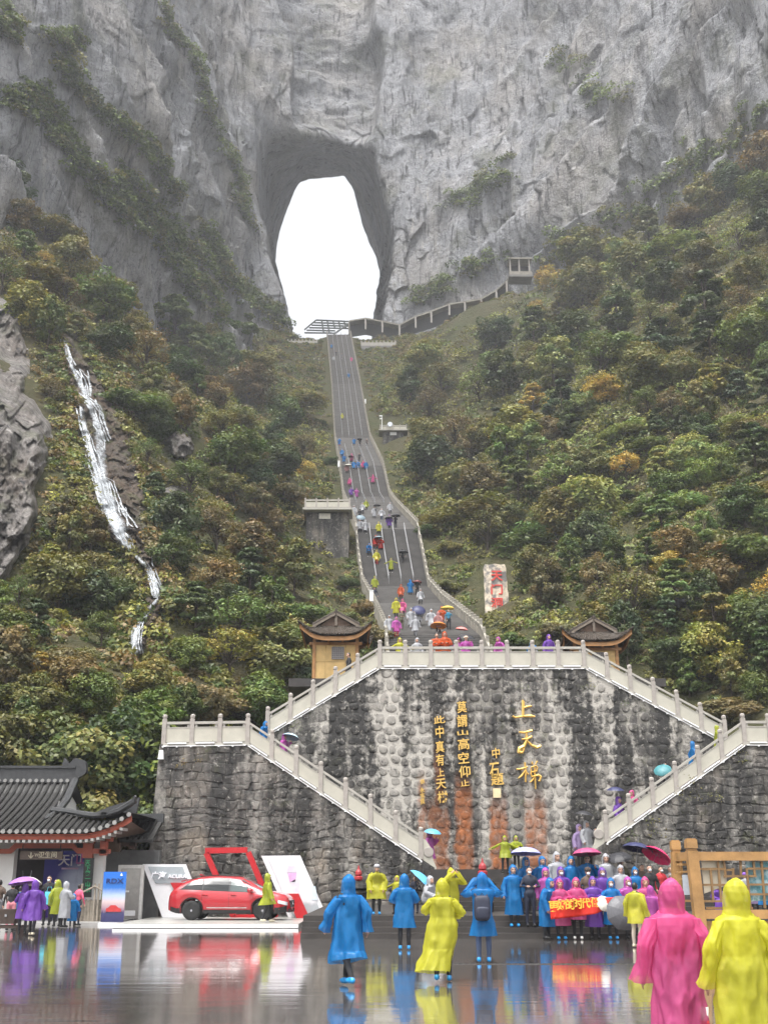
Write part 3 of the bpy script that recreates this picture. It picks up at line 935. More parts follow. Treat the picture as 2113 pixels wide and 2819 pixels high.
# ------------------------------------------------------------------ grand stairway
M_GSTEP = mat('grey_stair_stone', (0.05, 0.047, 0.044), 0.6, var=0.18, scale=0.8)
M_NOSE = mat('pale_step_nosing', (0.135, 0.128, 0.12), 0.6, var=0.2, scale=0.8)
M_GBAL = mat('mossy_pale_balustrade', (0.27, 0.25, 0.21), 0.75, var=0.25, scale=1.2, bump=0.2)
M_STEEL = mat('galvanised_rail', (0.24, 0.24, 0.245), 0.45, 0.3, var=0.08)
M_GREYST = mat('grey_ashlar', (0.17, 0.165, 0.16), 0.8, var=0.25, scale=0.7, bump=0.4)
gs = thing('grand_stairway', 'long steep grey stairway climbing to the rock arch', 'stairway', (float(PX[0]), float(PY[0]), float(PZ[0])))
def run(y0, y1):
    V, F = [], []
    z0, z1 = sz(y0), sz(y1)
    n = max(2, int(round((z1 - z0) / 0.165)))
    for i in range(n):
        ya, yb = y0 + (y1 - y0) * i / n, y0 + (y1 - y0) * (i + 1) / n
        za, zb = z0 + (z1 - z0) * i / n, z0 + (z1 - z0) * (i + 1) / n
        xa, xb = sx(ya), sx(yb); wa, wb = sw(ya) + .1, sw(yb) + .1
        o = len(V)
        V += [(xa - wa, ya, za), (xa + wa, ya, za), (xa + wa, ya, zb), (xa - wa, ya, zb), (xb + wb, yb, zb), (xb - wb, yb, zb)]
        zm = zb - (zb - za) * .32; e_ = .035
        o2 = len(V)
        V += [(xa - wa, ya, zm), (xa + wa, ya, zm), (xa - wa, ya - e_, zm), (xa + wa, ya - e_, zm), (xa - wa, ya - e_, zb), (xa + wa, ya - e_, zb)]
        F += [(o, o + 1, o2 + 1, o2), (o2, o2 + 1, o2 + 3, o2 + 2), (o2 + 2, o2 + 3, o2 + 5, o2 + 4), (o2 + 4, o2 + 5, o + 4, o + 5)]
        MI.extend([0, 0, 1, 1])
        if i % 6 == 0:
            for s in (-1, 1):
                p = len(V)
                ye = min(y1, y0 + (y1 - y0) * (i + 6) / n); ze = sz(ye); xe = sx(ye); we = sw(ye) + .1
                V += [(xa + s * wa, ya, za), (xe + s * we, ye, ze), (xe + s * we, ye, ze - 14), (xa + s * wa, ya, za - 14)]
                F.append((p, p + 1, p + 2, p + 3) if s > 0 else (p + 3, p + 2, p + 1, p)); MI.append(0)
    return V, F
for i in range(len(PY) - 1):
    MI = []
    V, F = run(PY[i], PY[i + 1])
    m_ = MB().add(V, F); m_.m = MI
    stuff(obj('flight', m_, [M_GSTEP, M_NOSE], gs))
for s in (-1, 1):
    for i in range(len(PY) - 1):
        m_ = MB()
        L = float(np.hypot(PY[i + 1] - PY[i], PZ[i + 1] - PZ[i])); n = max(2, int(L / 1.5))
        for k in range(n + 1):
            y = PY[i] + (PY[i + 1] - PY[i]) * k / n
            x, z = float(sx(y) + s * (sw(y) + .2)), float(sz(y))
            if k < n or i == len(PY) - 2:
                m_.box((x, y, z + 0.45), (0.22, 0.22, 1.5)); m_.lathe([(0.10, 1.2), (0.13, 1.26), (0.10, 1.38)], 6, c=(x, y, z))
            if k < n:
                y2 = PY[i] + (PY[i + 1] - PY[i]) * (k + 1) / n
                x2, z2 = float(sx(y2) + s * (sw(y2) + .2)), float(sz(y2))
                for lo, hi, w in ((-.5, .72, .06), (.82, .98, .08)):
                    m_.hexa([(x - w, y, z + lo), (x + w, y, z + lo), (x2 + w, y2, z2 + lo), (x2 - w, y2, z2 + lo),
                             (x - w, y, z + hi), (x + w, y, z + hi), (x2 + w, y2, z2 + hi), (x2 - w, y2, z2 + hi)])
        stuff(obj('side_balustrade', m_, M_GBAL, gs))
# lane rails on the steep flights
for i in (3, 4, 6, 7, 8, 10, 11):
    ya, yb = PY[i], PY[i + 1]
    if i == 3: ya = PY[3] + 0.6
    for f in (-0.6, -0.2, 0.2, 0.6):
        m_ = MB()
        n = max(2, int((yb - ya) / 2.0))
        top = []
        for k in range(n + 1):
            y = ya + (yb - ya) * k / n
            x, z = float(sx(y) + f * sw(y)), float(sz(y))
            m_.box((x, y, z + .42), (.05, .05, .9)); top.append((x, y, z + .88))
        m_.tube(top, 0.045, 5); m_.tube([(a, b, c - .4) for a, b, c in top], 0.03, 5)
        stuff(obj('lane_rail', m_, M_STEEL, gs))
# white bins / lamp boxes on the balustrade
for px, py in ((1015, 1668), (938, 1287), (997, 1108)):
    d = ray(px, py); h = stair_hit(max(px, 1000) if py > 1600 else px + 15, py + 12)
    if h:
        s = -1 if px < 990 or py > 1600 else 1
        y = h[1]; x = float(sx(y) + s * (sw(y) + .45))
        lb = thing('lamp_box', {1015: 'white lamp box on the lowest left stair balustrade', 938: 'small white lamp box halfway up the left stair balustrade', 997: 'small white lamp box high on the right stair balustrade'}[px], 'lamp', (x, y, float(sz(y))))
        obj('case', MB().box((x, y, float(sz(y)) + 1.25), (.32, .32, .95)).box((x, y, float(sz(y)) + 1.76), (.38, .38, .06)), M_WHITEPIPE, lb)
        obj('bracket', MB().box((x, y, float(sz(y)) + .45), (.08, .08, .7)), M_GBAL, lb)

# ------------------------------------------------------------------ lookout platforms beside the stairway
def lookout(label, px0, px1, py_rail, py_base, py_bot, Y, bays, wall_mat, extra=None, zdeep=None):
    a, b = at(px0, py_base, Y), at(px1, py_base, Y)
    hgt = at(px0, py_rail, Y).z - a.z
    t_ = thing('lookout_platform', label, 'platform', ((a.x + b.x) / 2, Y, a.z), group='lookouts beside the grand stairway')
    zb = at(px0, py_bot, Y).z
    obj('deck', MB().box(((a.x + b.x) / 2, Y + 1.6, a.z - .12), (b.x - a.x + .5, 3.6, .24)), M_BAL, t_)
    q = MB()
    ins = (b.x - a.x) * (0.10 if extra else 0.02)
    q.box(((a.x + b.x) / 2, Y + 2.2, (a.z + zb) / 2 - .3), (b.x - a.x - 2 * ins, 3.0, a.z - zb))
    obj('pier', q, wall_mat, t_)
    for i in range(bays + 1):
        x = a.x + (b.x - a.x) * i / bays
        obj('post', MB().box((x, Y, a.z + hgt * .5), (.16, .16, hgt)).lathe([(.06, hgt), (.09, hgt + .05), (.05, hgt + .14)], 6, c=(x, Y, a.z)), M_BALP, t_)
    for i in range(bays):
        x0, x1 = a.x + (b.x - a.x) * i / bays + .09, a.x + (b.x - a.x) * (i + 1) / bays - .09
        obj('panel', MB().box(((x0 + x1) / 2, Y, a.z + hgt * .36), (x1 - x0, .1, hgt * .55)), M_PANEL, t_)
        obj('rail', MB().box(((x0 + x1) / 2, Y, a.z + hgt * .87), (x1 - x0, .13, hgt * .14)), M_BAL, t_)
    return t_, a, b
M_PIER = masonry('pier_stone', (0.06, 0.055, 0.05), (0.19, 0.175, 0.155), rand=False)
t_, a, b = lookout('cream railed stone lookout jutting left of the stairway halfway up', 840, 962, 1374, 1398, 1560, 120.0, 4, M_PIER)
obj('plaque', MB().box((at(893, 1412, 120).x, 120.62, at(893, 1416, 120).z), (1.25, .05, .62)), mat('pale_plaque', (.6, .57, .5), .6), t_)
t_, a, b = lookout('small railed lookout with camera mast to the right of the stairway', 1046, 1118, 1170, 1182, 1240, 205.0, 4, M_PIER, extra=1)
obj('sign', MB().box((at(1082, 1191, 205).x, 205.5, at(1082, 1191, 205).z), (1.25, .06, .62)), M_WHITEPIPE, t_)
_p = at(1051, 1182, 204.8)
obj('mast', MB().tube([_p, _p + Vector((0, 0, 2.9))], 0.07, 6).box(tuple(_p + Vector((-.25, 0, 2.75))), (.5, .15, .2)).box(tuple(_p + Vector((-.25, 0, 2.2))), (.4, .15, .2)), M_WHITEPIPE, t_)
_p = at(1073, 1168, 204.5)
obj('mirror', MB().lathe([(.45, -.05), (.5, 0), (.45, .05)], 20, c=tuple(_p), M=Matrix.Rotation(PI / 2, 3, 'X')), mat('convex_mirror', (.55, .57, .6), .15, .6), t_)
for px0, px1, pr, pb, pbot, Y, lab in ((782, 872, 934, 945, 985, 296.0, 'grey retaining wall with pale coping left of the stairway top'), (994, 1088, 938, 951, 988, 290.0, 'grey retaining wall with pale coping right of the stairway top'), (838, 890, 986, 1000, 1010, 281.0, 'short pale parapet among shrubs below the upper left wall')):
    a, b = at(px0, pb, Y), at(px1, pb, Y)
    hh = at(px0, pr, Y).z - a.z
    t_ = thing('retaining_wall', lab, 'wall', ((a.x + b.x) / 2, Y, a.z), group='retaining walls below the arch')
    zb = at(px0, pbot, Y).z - 3
    obj('wall_face', MB().box(((a.x + b.x) / 2, Y + 1.6, (a.z + zb) / 2), (b.x - a.x, 3.0, a.z - zb)), M_GREYST, t_)
    obj('coping', MB().box(((a.x + b.x) / 2, Y + .3, a.z + hh * .35), (b.x - a.x + .2, .25, hh * .7)), M_BAL, t_)
    m_ = MB()
    n = int((b.x - a.x) / 1.0)
    for i in range(n + 1): m_.box((a.x + (b.x - a.x) * i / n, Y + .3, a.z + hh * .7), (.28, .28, hh * .75))
    stuff(obj('merlon', m_, M_BAL, t_))

# ------------------------------------------------------------------ steel lattice and covered gallery at the arch
M_LATTICE = mat('green_grey_steel', (.13, .145, .14), .5, .2)
lt = thing('steel_lattice', 'pale steel lattice gate at the top of the stairway under the arch', 'lattice', tuple(at(900, 922, 312)))
Yl = 313.0
def lp(px, py): return at(px, py, Yl)
TL, TR, BL, BR = (870, 881), (962, 885), (838, 908), (963, 915)
for i in range(6):
    f = i / 5
    a = (TL[0] + (BL[0] - TL[0]) * f, TL[1] + (BL[1] + 8 - TL[1]) * f); b = (TR[0] + (BR[0] - TR[0]) * f, TR[1] + (BR[1] + 2 - TR[1]) * f)
    if i >= 4: b = (922, b[1])
    obj('bar', MB().tube([lp(*a), lp(*b)], 0.26, 5), M_LATTICE, lt)
for i in range(7):
    f = i / 6
    a = (TL[0] + (TR[0] - TL[0]) * f, TL[1] + (TR[1] - TL[1]) * f)
    b = (a[0] + 6, 905 if f > .45 else 918)
    if i == 0: b = BL
    obj('upright', MB().tube([lp(*a), lp(*b)], 0.24, 5), M_LATTICE, lt)
obj('brace', MB().tube([lp(918, 920), lp(962, 889)], 0.3, 5), M_LATTICE, lt)
obj('portal_post', MB().box(tuple(lp(963, 903)), (.9, .9, 4.2)), M_GBAL, lt)
gal = thing('covered_gallery', 'pale posted gallery running along the cliff foot right of the arch', 'gallery', tuple(at(1080, 905, 300)))
GP = [(962, 888, 311), (1006, 881, 308), (1052, 889, 304), (1099, 899, 300), (1143, 876, 298), (1186, 862, 296), (1235, 842, 294), (1278, 836, 291), (1322, 828, 288), (1364, 804, 285), (1392, 778, 282), (1400, 762, 281)]
pts = [at(*p) for p in GP]
m_ = MB()
for p, q in zip(pts[:-1], pts[1:]):
    m_.hexa([tuple(p + Vector((0, -1.3, -.35))), tuple(q + Vector((0, -1.3, -.35))), tuple(q + Vector((0, 1.6, -.35))), tuple(p + Vector((0, 1.6, -.35))),
             tuple(p + Vector((0, -1.3, .12))), tuple(q + Vector((0, -1.3, .12))), tuple(q + Vector((0, 1.6, .5))), tuple(p + Vector((0, 1.6, .5)))])
obj('roof_slab', m_, M_GBAL, gal)
for p in pts[1:-1]:
    obj('post', MB().box(tuple(p + Vector((0, -1.1, -1.9))), (.5, .5, 3.4)), M_BALP, gal)
m_ = MB()
for p, q in zip(pts[:-1], pts[1:]):
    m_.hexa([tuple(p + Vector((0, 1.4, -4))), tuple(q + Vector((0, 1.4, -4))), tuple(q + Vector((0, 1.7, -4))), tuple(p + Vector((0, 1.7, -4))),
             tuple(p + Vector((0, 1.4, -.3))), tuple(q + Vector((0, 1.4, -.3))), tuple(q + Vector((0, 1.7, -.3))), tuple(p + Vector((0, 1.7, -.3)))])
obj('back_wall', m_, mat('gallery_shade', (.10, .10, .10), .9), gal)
kio = thing('cliff_pavilion', 'small pale flat roofed lookout shelter under the right cliff', 'pavilion', tuple(at(1430, 770, 279)))
c = at(1430, 765, 279)
obj('roof', MB().box((c.x, c.y, at(1430, 722, 279).z), (6.3, 4.5, .35)).box((c.x, c.y, at(1430, 722, 279).z + .3), (4.6, 3.4, .25)), M_GBAL, kio)
for dx in (-2.7, -.3, 2.4):
    obj('post', MB().box((c.x + dx, c.y - 1.6, (c.z + at(1430, 722, 279).z) / 2), (.4, .4, at(1430, 722, 279).z - c.z)), M_BALP, kio)
obj('parapet', MB().box((c.x, c.y - 1.8, c.z + .35), (6.0, .3, 1.1)), M_GBAL, kio)
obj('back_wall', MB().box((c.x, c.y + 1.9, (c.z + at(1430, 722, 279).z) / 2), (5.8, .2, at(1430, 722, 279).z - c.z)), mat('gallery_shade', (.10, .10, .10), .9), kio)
obj('floor', MB().box((c.x, c.y, c.z - .5), (6.2, 4.4, .6)), M_GREYST, kio)
# ------------------------------------------------------------------ vegetation
def leaf_mat():
    m_ = bpy.data.materials.new('leaves'); t = NT(m_)
    oi = t.n('ShaderNodeObjectInfo').outputs['Color']
    at_ = t.n('ShaderNodeAttribute', attribute_name='col').outputs['Color']
    c = t.mix(1.0, oi, at_, 'MULTIPLY')
    d = t.principled(c, 0.5, 0, 0.35)
    tr = t.n('ShaderNodeBsdfTranslucent'); t.l(t.mix(1.0, c, (1.25, 1.25, 0.7), 'MULTIPLY'), tr.inputs['Color'])
    mx_ = t.n('ShaderNodeMixShader'); mx_.inputs[0].default_value = 0.22
    t.l(d.outputs[0], mx_.inputs[1]); t.l(tr.outputs[0], mx_.inputs[2]); t.done(mx_)
    return m_
M_LEAF = leaf_mat()
M_BARK = mat('bark', (0.075, 0.058, 0.045), 0.9, var=0.3, scale=3, bump=0.4)

def leaves(C, N, S, Rn, col, asp=0.55, tri=False):
    """diamond leaf faces at C, facing N"""
    n = len(C)
    N = N / np.maximum(np.linalg.norm(N, axis=1, keepdims=True), 1e-6)
    a = Rn.normal(size=(n, 3)); u = np.cross(N, a); u /= np.maximum(np.linalg.norm(u, axis=1, keepdims=True), 1e-6)
    v = np.cross(N, u)
    S = S[:, None]
    if tri:
        return np.stack([C + u * S, C - u * S * .62 + v * S * .64, C - u * S * .62 - v * S * .64], 1).reshape(-1, 3), np.repeat(col, 3, axis=0)
    P = np.stack([C + u * S, C + v * S * asp + N * S * .12, C - u * S, C - v * S * asp + N * S * .12], 1).reshape(-1, 3)
    return P, np.repeat(col, 4, axis=0)

def leaf_mesh(name, P, Cc, k=4):
    F = np.arange(len(P), dtype=np.int32).reshape(-1, k)
    me = np_mesh(name, P, F, False)
    ca = me.color_attributes.new('col', 'FLOAT_COLOR', 'POINT')
    ca.data.foreach_set('color', np.concatenate([Cc, np.ones((len(Cc), 1))], 1).astype(np.float32).ravel())
    me.materials.append(M_LEAF)
    return me

def crown(seed, kind='broad', n=1600):
    """unit crown: about 1 high and 1 wide, its foot at z=0"""
    Rn = np.random.RandomState(seed)
    if kind == 'broad':
        nc = 46
        d = Rn.normal(size=(nc, 3)); d /= np.linalg.norm(d, axis=1, keepdims=True); d[:, 2] = d[:, 2] * .95 + .12
        c = d * np.array([.40, .40, .44]) * Rn.uniform(.5, 1.0, (nc, 1)) + np.array([0, 0, .52])
        rad = Rn.uniform(.10, .19, nc)
    elif kind == 'tall':
        nc = 40
        z = Rn.uniform(.22, .98, nc); w = .30 * np.sin(np.clip((z - .12) / .92, 0, 1) * PI) ** .7 + .03
        a = Rn.uniform(0, 2 * PI, nc)
        c = np.stack([np.cos(a) * w * Rn.uniform(.5, 1, nc), np.sin(a) * w * Rn.uniform(.5, 1, nc), z], 1); rad = Rn.uniform(.07, .13, nc)
    elif kind == 'layered':
        nc = 44
        lv = Rn.randint(0, 7, nc); z = .28 + lv * .105 + Rn.uniform(-.02, .02, nc); w = (.46 - lv * .058)
        a = Rn.uniform(0, 2 * PI, nc); rr = w * Rn.uniform(.35, 1, nc)
        c = np.stack([np.cos(a) * rr, np.sin(a) * rr, z - rr * .12], 1); rad = np.full(nc, .10)
    elif kind == 'sparse':
        nc = 46
        d = Rn.normal(size=(nc, 3)); d /= np.linalg.norm(d, axis=1, keepdims=True); d[:, 2] = np.abs(d[:, 2])
        c = d * np.array([.42, .42, .46]) * Rn.uniform(.6, 1.0, (nc, 1)) + np.array([0, 0, .42]); rad = Rn.uniform(.08, .13, nc)
    else:                       # bush
        nc = 26
        d = Rn.normal(size=(nc, 3)); d /= np.linalg.norm(d, axis=1, keepdims=True); d[:, 2] = np.abs(d[:, 2])
        c = d * np.array([.42, .42, .62]) * Rn.uniform(.55, 1.0, (nc, 1)) + np.array([0, 0, .12]); rad = Rn.uniform(.12, .19, nc)
    k = Rn.randint(0, nc, n)
    d = Rn.normal(size=(n, 3)); d /= np.linalg.norm(d, axis=1, keepdims=True)
    flat = np.array([1, 1, .38]) if kind == 'layered' else np.array([1, 1, .75])
    P = c[k] + d * flat * (rad[k] * Rn.uniform(.55, 1.08, n))[:, None]
    out = P - np.array([0, 0, .45])
    out /= np.maximum(np.linalg.norm(out, axis=1, keepdims=True), 1e-6)
    N = d * .55 + out * .35 + Rn.normal(size=(n, 3)) * .45 + np.array([0, 0, .45])
    S = Rn.uniform(.017, .036, n) * (0.85 if kind in ('sparse',) else 1.1)
    tone = (Rn.uniform(.72, 1.28, nc)[k] * Rn.uniform(.75, 1.25, n))[:, None]
    warm = Rn.uniform(-.18, .18, nc)[k] + Rn.uniform(-.08, .08, n)
    col = tone * np.stack([1 + warm, np.ones(n), 1 - warm * .6], 1)
    return leaves(P, N, S, Rn, col), c

def trunk_mesh(seed, c, kind):
    Rn = random.Random(seed)
    m_ = MB()
    top = .80 if kind in ('tall', 'layered') else .55
    b = [(0, 0, -.06), (Rn.uniform(-.02, .02), Rn.uniform(-.02, .02), top * .5), (Rn.uniform(-.03, .03), Rn.uniform(-.03, .03), top)]
    m_.tube(b, [.026, .018, .006], 6)
    sel = list(range(len(c))); Rn.shuffle(sel)
    for i in sel[:24 if kind == 'sparse' else 11]:
        e = Vector(c[i]); f = Rn.uniform(.35, .9)
        s = Vector(b[1]) * (1 - f) + Vector(b[2]) * f if f > .5 else Vector(b[0]) * (1 - f) + Vector(b[1]) * f * 2
        s.z = min(s.z, max(.08, e.z - .05))
        mid = (s + e) / 2 + Vector((0, 0, .03))
        m_.tube([s, mid, e], [.010, .006, .002], 4)
        if kind == 'sparse':
            for q in range(4):
                e2 = e + Vector((Rn.uniform(-.12, .12), Rn.uniform(-.12, .12), Rn.uniform(.0, .14)))
                m_.tube([mid * .4 + e * .6, e2], [.004, .0012], 3)
    me = m_.mesh('trunk', True); me.materials.append(M_BARK)
    return me
VAR = []
for sd, kd, n in ((1, 'broad', 5580), (2, 'broad', 5580), (3, 'broad', 4650), (4, 'broad', 5270), (5, 'tall', 4960), (6, 'tall', 4650), (7, 'layered', 4960), (8, 'layered', 4650), (9, 'sparse', 2400), (10, 'sparse', 1700), (11, 'bush', 4030), (12, 'bush', 4030), (13, 'sparse', 1100)):
    (P, C), cc = crown(sd, kd, n)
    VAR.append((kd, leaf_mesh('crown', P, C), trunk_mesh(sd, cc, kd)))
KINDS = {}
for i, v in enumerate(VAR): KINDS.setdefault(v[0], []).append(i)

TINT = {'dark green': (.040, .060, .020), 'green': (.070, .098, .028), 'olive': (.108, .105, .040), 'bright green': (.098, .135, .042), 'brown': (.108, .086, .048), 'russet': (.125, .085, .045),
        'golden': (.270, .200, .060), 'yellow green': (.165, .165, .050), 'pale green': (.160, .190, .080), 'blue green': (.042, .062, .032)}
TINT = {k: (v[0] * 1.42, v[1] * 1.40, v[2] * 1.0) for k, v in TINT.items()}
_used = {}
def region(px, py):
    if px < 1056:
        if py > 1880: return 'behind the tiled roof building' if px < 430 else 'just behind the left wing landing'
        if px < 210 and py > 830: return 'around the pale rock outcrop' if py < 1500 else 'below the pale rock outcrop'
        if px < 470 and py > 900: return 'beside the waterfall' if py < 1650 else 'below the waterfall'
        if py < 1050: return 'on the upper left slope under the cliff'
        if px > 700: return 'close to the left side of the stairway' if py < 1640 else 'behind the left wooden booth'
        return 'on the middle of the left slope' if py < 1400 else 'low on the left slope'
    if py > 1690 and px > 1400: return 'behind the right wooden booth' if px < 1800 else 'behind the right sloping balustrade'
    if 1290 < px < 1520 and py > 1450: return 'around the red lettered stone stele'
    if px < 1330: return 'close to the right side of the stairway' if py > 1000 else 'below the covered gallery'
    if py < 900: return 'under the right cliff'
    if px > 1780: return 'at the right edge of the wooded slope' if py < 1300 else 'low at the right edge of the slope'
    return 'on the upper right slope' if py < 1150 else 'on the middle of the right slope' if py < 1480 else 'low on the right slope'
KW = {'broad': 'round broadleaf tree', 'tall': 'slender upright tree', 'layered': 'tiered spreading tree', 'sparse': 'half bare twiggy tree', 'bush': 'dense bush'}
trees = []
def plant(x, y, z, hgt, wid, vi, tint, label=None, px=None, py=None, rz=None, sink=0.04):
    kd, cme, tme = VAR[vi]
    tcol = TINT[tint]
    lab = label or '%s %s %s' % (tint, KW[kd], region(px, py))
    r_ = thing('tree' if kd != 'bush' else 'bush', lab, 'tree' if kd != 'bush' else 'bush', (x, y, z - hgt * sink), rng.uniform(0, 6.28) if rz is None else rz, 'trees and bushes on the wooded slopes')
    r_.scale = (wid, wid * rng.uniform(.9, 1.1), hgt)
    c_ = bpy.data.objects.new('crown', cme); COL.objects.link(c_); c_.parent = r_
    j = rng.uniform(.82, 1.2); wv = rng.uniform(-.1, .1)
    c_.color = (tcol[0] * j * (1 + wv), tcol[1] * j, tcol[2] * j * (1 - wv), 1)
    k_ = bpy.data.objects.new('trunk' if kd != 'bush' else 'stem', tme); COL.objects.link(k_); k_.parent = r_
    trees.append((px, py, r_))
    return r_

def hill_zone(px, py):
    """is this part of the photograph wooded slope?"""
    if px < 1056:
        top = np.interp(px, [0, 120, 230, 330, 560, 700, 800, 905], [540, 600, 690, 800, 865, 890, 925, 925])
        ledge = np.interp(px, [0, 330, 430, 440, 700, 760, 1040, 1060], [2120, 2120, 2120, 2000, 2010, 1960, 1790, 1760])
        edge = np.interp(py, [920, 1207, 1380, 1460, 1620, 1760], [900, 922, 940, 978, 1000, 1062])
        if px > edge - 8 or py < top or py > ledge: return False
        if 838 < px < 966 and 1365 < py < 1480: return False
        if px < 190 and 830 < py < 1600 and px < np.interp(py, [830, 1000, 1200, 1400, 1600], [40, 80, 135, 95, 30]): return False
        wf = np.interp(py, [920, 1000, 1100, 1180, 1300, 1400, 1480, 1560, 1640, 1720, 1810], [180, 205, 240, 265, 290, 330, 365, 405, 435, 400, 365])
        if 925 < py < 1815 and abs(px - wf - 8) < np.interp(py, [910, 960, 1100, 1250, 1400, 1480, 1530, 1600, 1820], [10, 18, 46, 70, 74, 52, 28, 26, 28]): return False
        if 430 < px < 560 and 1190 < py < 1320: return rng.random() < .3
    else:
        top = np.interp(px, [965, 1090, 1300, 1400, 1600, 1900, 2113], [895, 900, 845, 782, 735, 565, 440])
        ledge = np.interp(px, [1056, 1330, 1600, 1640, 2000, 2050, 2113], [1700, 1765, 1765, 1800, 1990, 1950, 1950])
        edge = np.interp(py, [920, 1207, 1284, 1392, 1460, 1618, 1664, 1760], [965, 1016, 1052, 1080, 1150, 1177, 1214, 1318])
        if px < edge + 10 or py < top or py > ledge: return False
        if 1040 < px < 1125 and 1150 < py < 1250: return False
        if 1325 < px < 1410 and 1540 < py < 1660: return False
    return True

KEEP = [(840, 1366, 964, 1470), (1046, 1152, 1120, 1232), (784, 932, 890, 984), (996, 936, 1088, 984), (1327, 1550, 1406, 1664), (1398, 716, 1462, 772)]
def covers(px, py0, py1, hw_):
    for a, b, c, d in KEEP:
        if px + hw_ > a and px - hw_ < c and py0 < d and py1 > b: return True
    g_ = np.interp(px, [960, 1006, 1052, 1099, 1143, 1186, 1235, 1278, 1322, 1364, 1400], [930, 922, 928, 936, 916, 902, 884, 876, 868, 842, 800])
    return bool(955 < px + hw_ and px - hw_ < 1405 and py0 < g_ and py1 > g_ - 45)
# the trees that show largest, one by one
placed = []
tries = 0
while len(placed) < 282 and tries < 40000:
    tries += 1
    px, py = rng.uniform(-25, 2140), rng.uniform(480, 2120)
    # foot of the tree is lower than the middle of its crown
    if not hill_zone(min(max(px, 2), 2111), py - 22): continue
    hh = hill_hit(px, py)
    if hh is None: continue
    x, y, z = hh
    dep = y * CP + (z - CAM_Z) * SP
    size = rng.choice((95, 110, 125, 145, 165)) * (1.15 if y < 90 else 1.0)         # wished height in the photograph
    if any((px - a) ** 2 + ((py - b) * 1.25) ** 2 < (0.36 * (size + s)) ** 2 * .50 for a, b, s in placed): continue
    if covers(px, py - size * .95, py, size * .42): continue
    wx = np.interp(py - size * .5, [920, 1000, 1100, 1180, 1300, 1400, 1480, 1560, 1640, 1720, 1810], [180, 208, 250, 272, 300, 328, 350, 405, 432, 392, 368])
    if 930 < py - size * .2 and py - size < 1830 and abs(px - wx) < 30 + size * .42 + (22 if py < 1500 else 0): continue
    if px < 215 and 840 < py - size * .6 and py - size < 1560 and px - size * .4 < np.interp(py - size * .5, [830, 1000, 1200, 1400, 1600], [40, 80, 135, 95, 30]): continue
    hgt = min(13.0, max(2.6, size / FPX * dep))
    near_stairs = abs(x - float(sx(y))) < 9 and y > 72
    right = px > 1056
    w_ = rng.random()
    n2 = float(fbm(px / 330., py / 330., octv=2))
    if right:
        pool = [('olive', 4), ('green', 3.2), ('brown', 2.0 + 3 * max(0, -n2)), ('dark green', 2.2 + 4 * max(0, n2)), ('yellow green', 1.2), ('pale green', 1.2), ('golden', .7), ('russet', .25), ('bright green', .9 if py > 1300 else .3), ('blue green', 1.0)]
    else:
        pool = [('olive', 3.5), ('green', 2.6), ('brown', 3.2 + 3 * max(0, n2)), ('dark green', 2.4), ('yellow green', .9), ('golden', .4), ('russet', .4), ('blue green', .8), ('bright green', .5)]
    tot = sum(b for _, b in pool); q = rng.uniform(0, tot)
    for tint, b in pool:
        q -= b
        if q <= 0: break
    if tint in ('brown', 'russet'): kd = rng.choice(('sparse', 'sparse', 'broad', 'tall', 'bush'))
    elif tint == 'golden': kd = rng.choice(('sparse', 'layered', 'broad')); hgt *= .72
    elif tint in ('dark green', 'blue green'): kd = rng.choice(('tall', 'layered', 'broad', 'broad'))
    else: kd = rng.choice(('broad', 'broad', 'tall', 'layered', 'bush', 'bush', 'sparse'))
    if near_stairs: kd = 'bush'; hgt = min(hgt, 2.8)
    wid = hgt * {'broad': rng.uniform(.95, 1.3), 'tall': rng.uniform(.8, 1.1), 'layered': rng.uniform(.9, 1.2), 'sparse': rng.uniform(.9, 1.2), 'bush': rng.uniform(1.2, 1.7)}[kd]
    if near_stairs: wid = min(wid, 3.2)
    if kd == 'bush': hgt *= .72
    plant(x, y, z, hgt, wid, rng.choice(KINDS[kd]), tint, px=px, py=py)
    placed.append((px, py, size))
print('trees', len(placed), tries)
for px, py, Y, hh_, vi, tint in ((60, 2090, 54.5, 5.0, 0, 'olive'), (160, 2095, 55.5, 5.5, 1, 'dark green'), (245, 2110, 54.6, 5.2, 2, 'olive'), (320, 2100, 55.4, 5.8, 3, 'dark green'), (395, 2105, 56.2, 5.6, 0, 'green'), (290, 2200, 53.4, 4.2, 10, 'olive'), (365, 2215, 53.8, 4.4, 11, 'green'), (410, 2230, 54.4, 4.0, 10, 'dark green'), (215, 2215, 53.2, 4.0, 11, 'dark green')):
    p = at(px, py, Y)
    plant(p.x, Y, max(0, p.z - hh_ * .55), hh_, hh_ * 1.05, vi, tint, px=px, py=2000)
# one can tell these apart: give each shared label its place in the photograph
by = {}
for px, py, r_ in trees: by.setdefault(r_['label'], []).append((px, py, r_))
for lab, lst in by.items():
    if len(lst) == 2:
        lst.sort(key=lambda q: q[1])
        lst[0][2]['label'] = 'higher of two: ' + lab; lst[1][2]['label'] = 'lower of two: ' + lab
    elif len(lst) >= 3:
        lst.sort(key=lambda q: q[1])
        W = ['highest', 'second highest', 'third highest', 'fourth highest', 'fifth highest', 'sixth highest', 'seventh highest', 'eighth highest']
        for i, q in enumerate(lst):
            q[2]['label'] = (W[i] if i < len(W) else 'low') + ' ' + lab

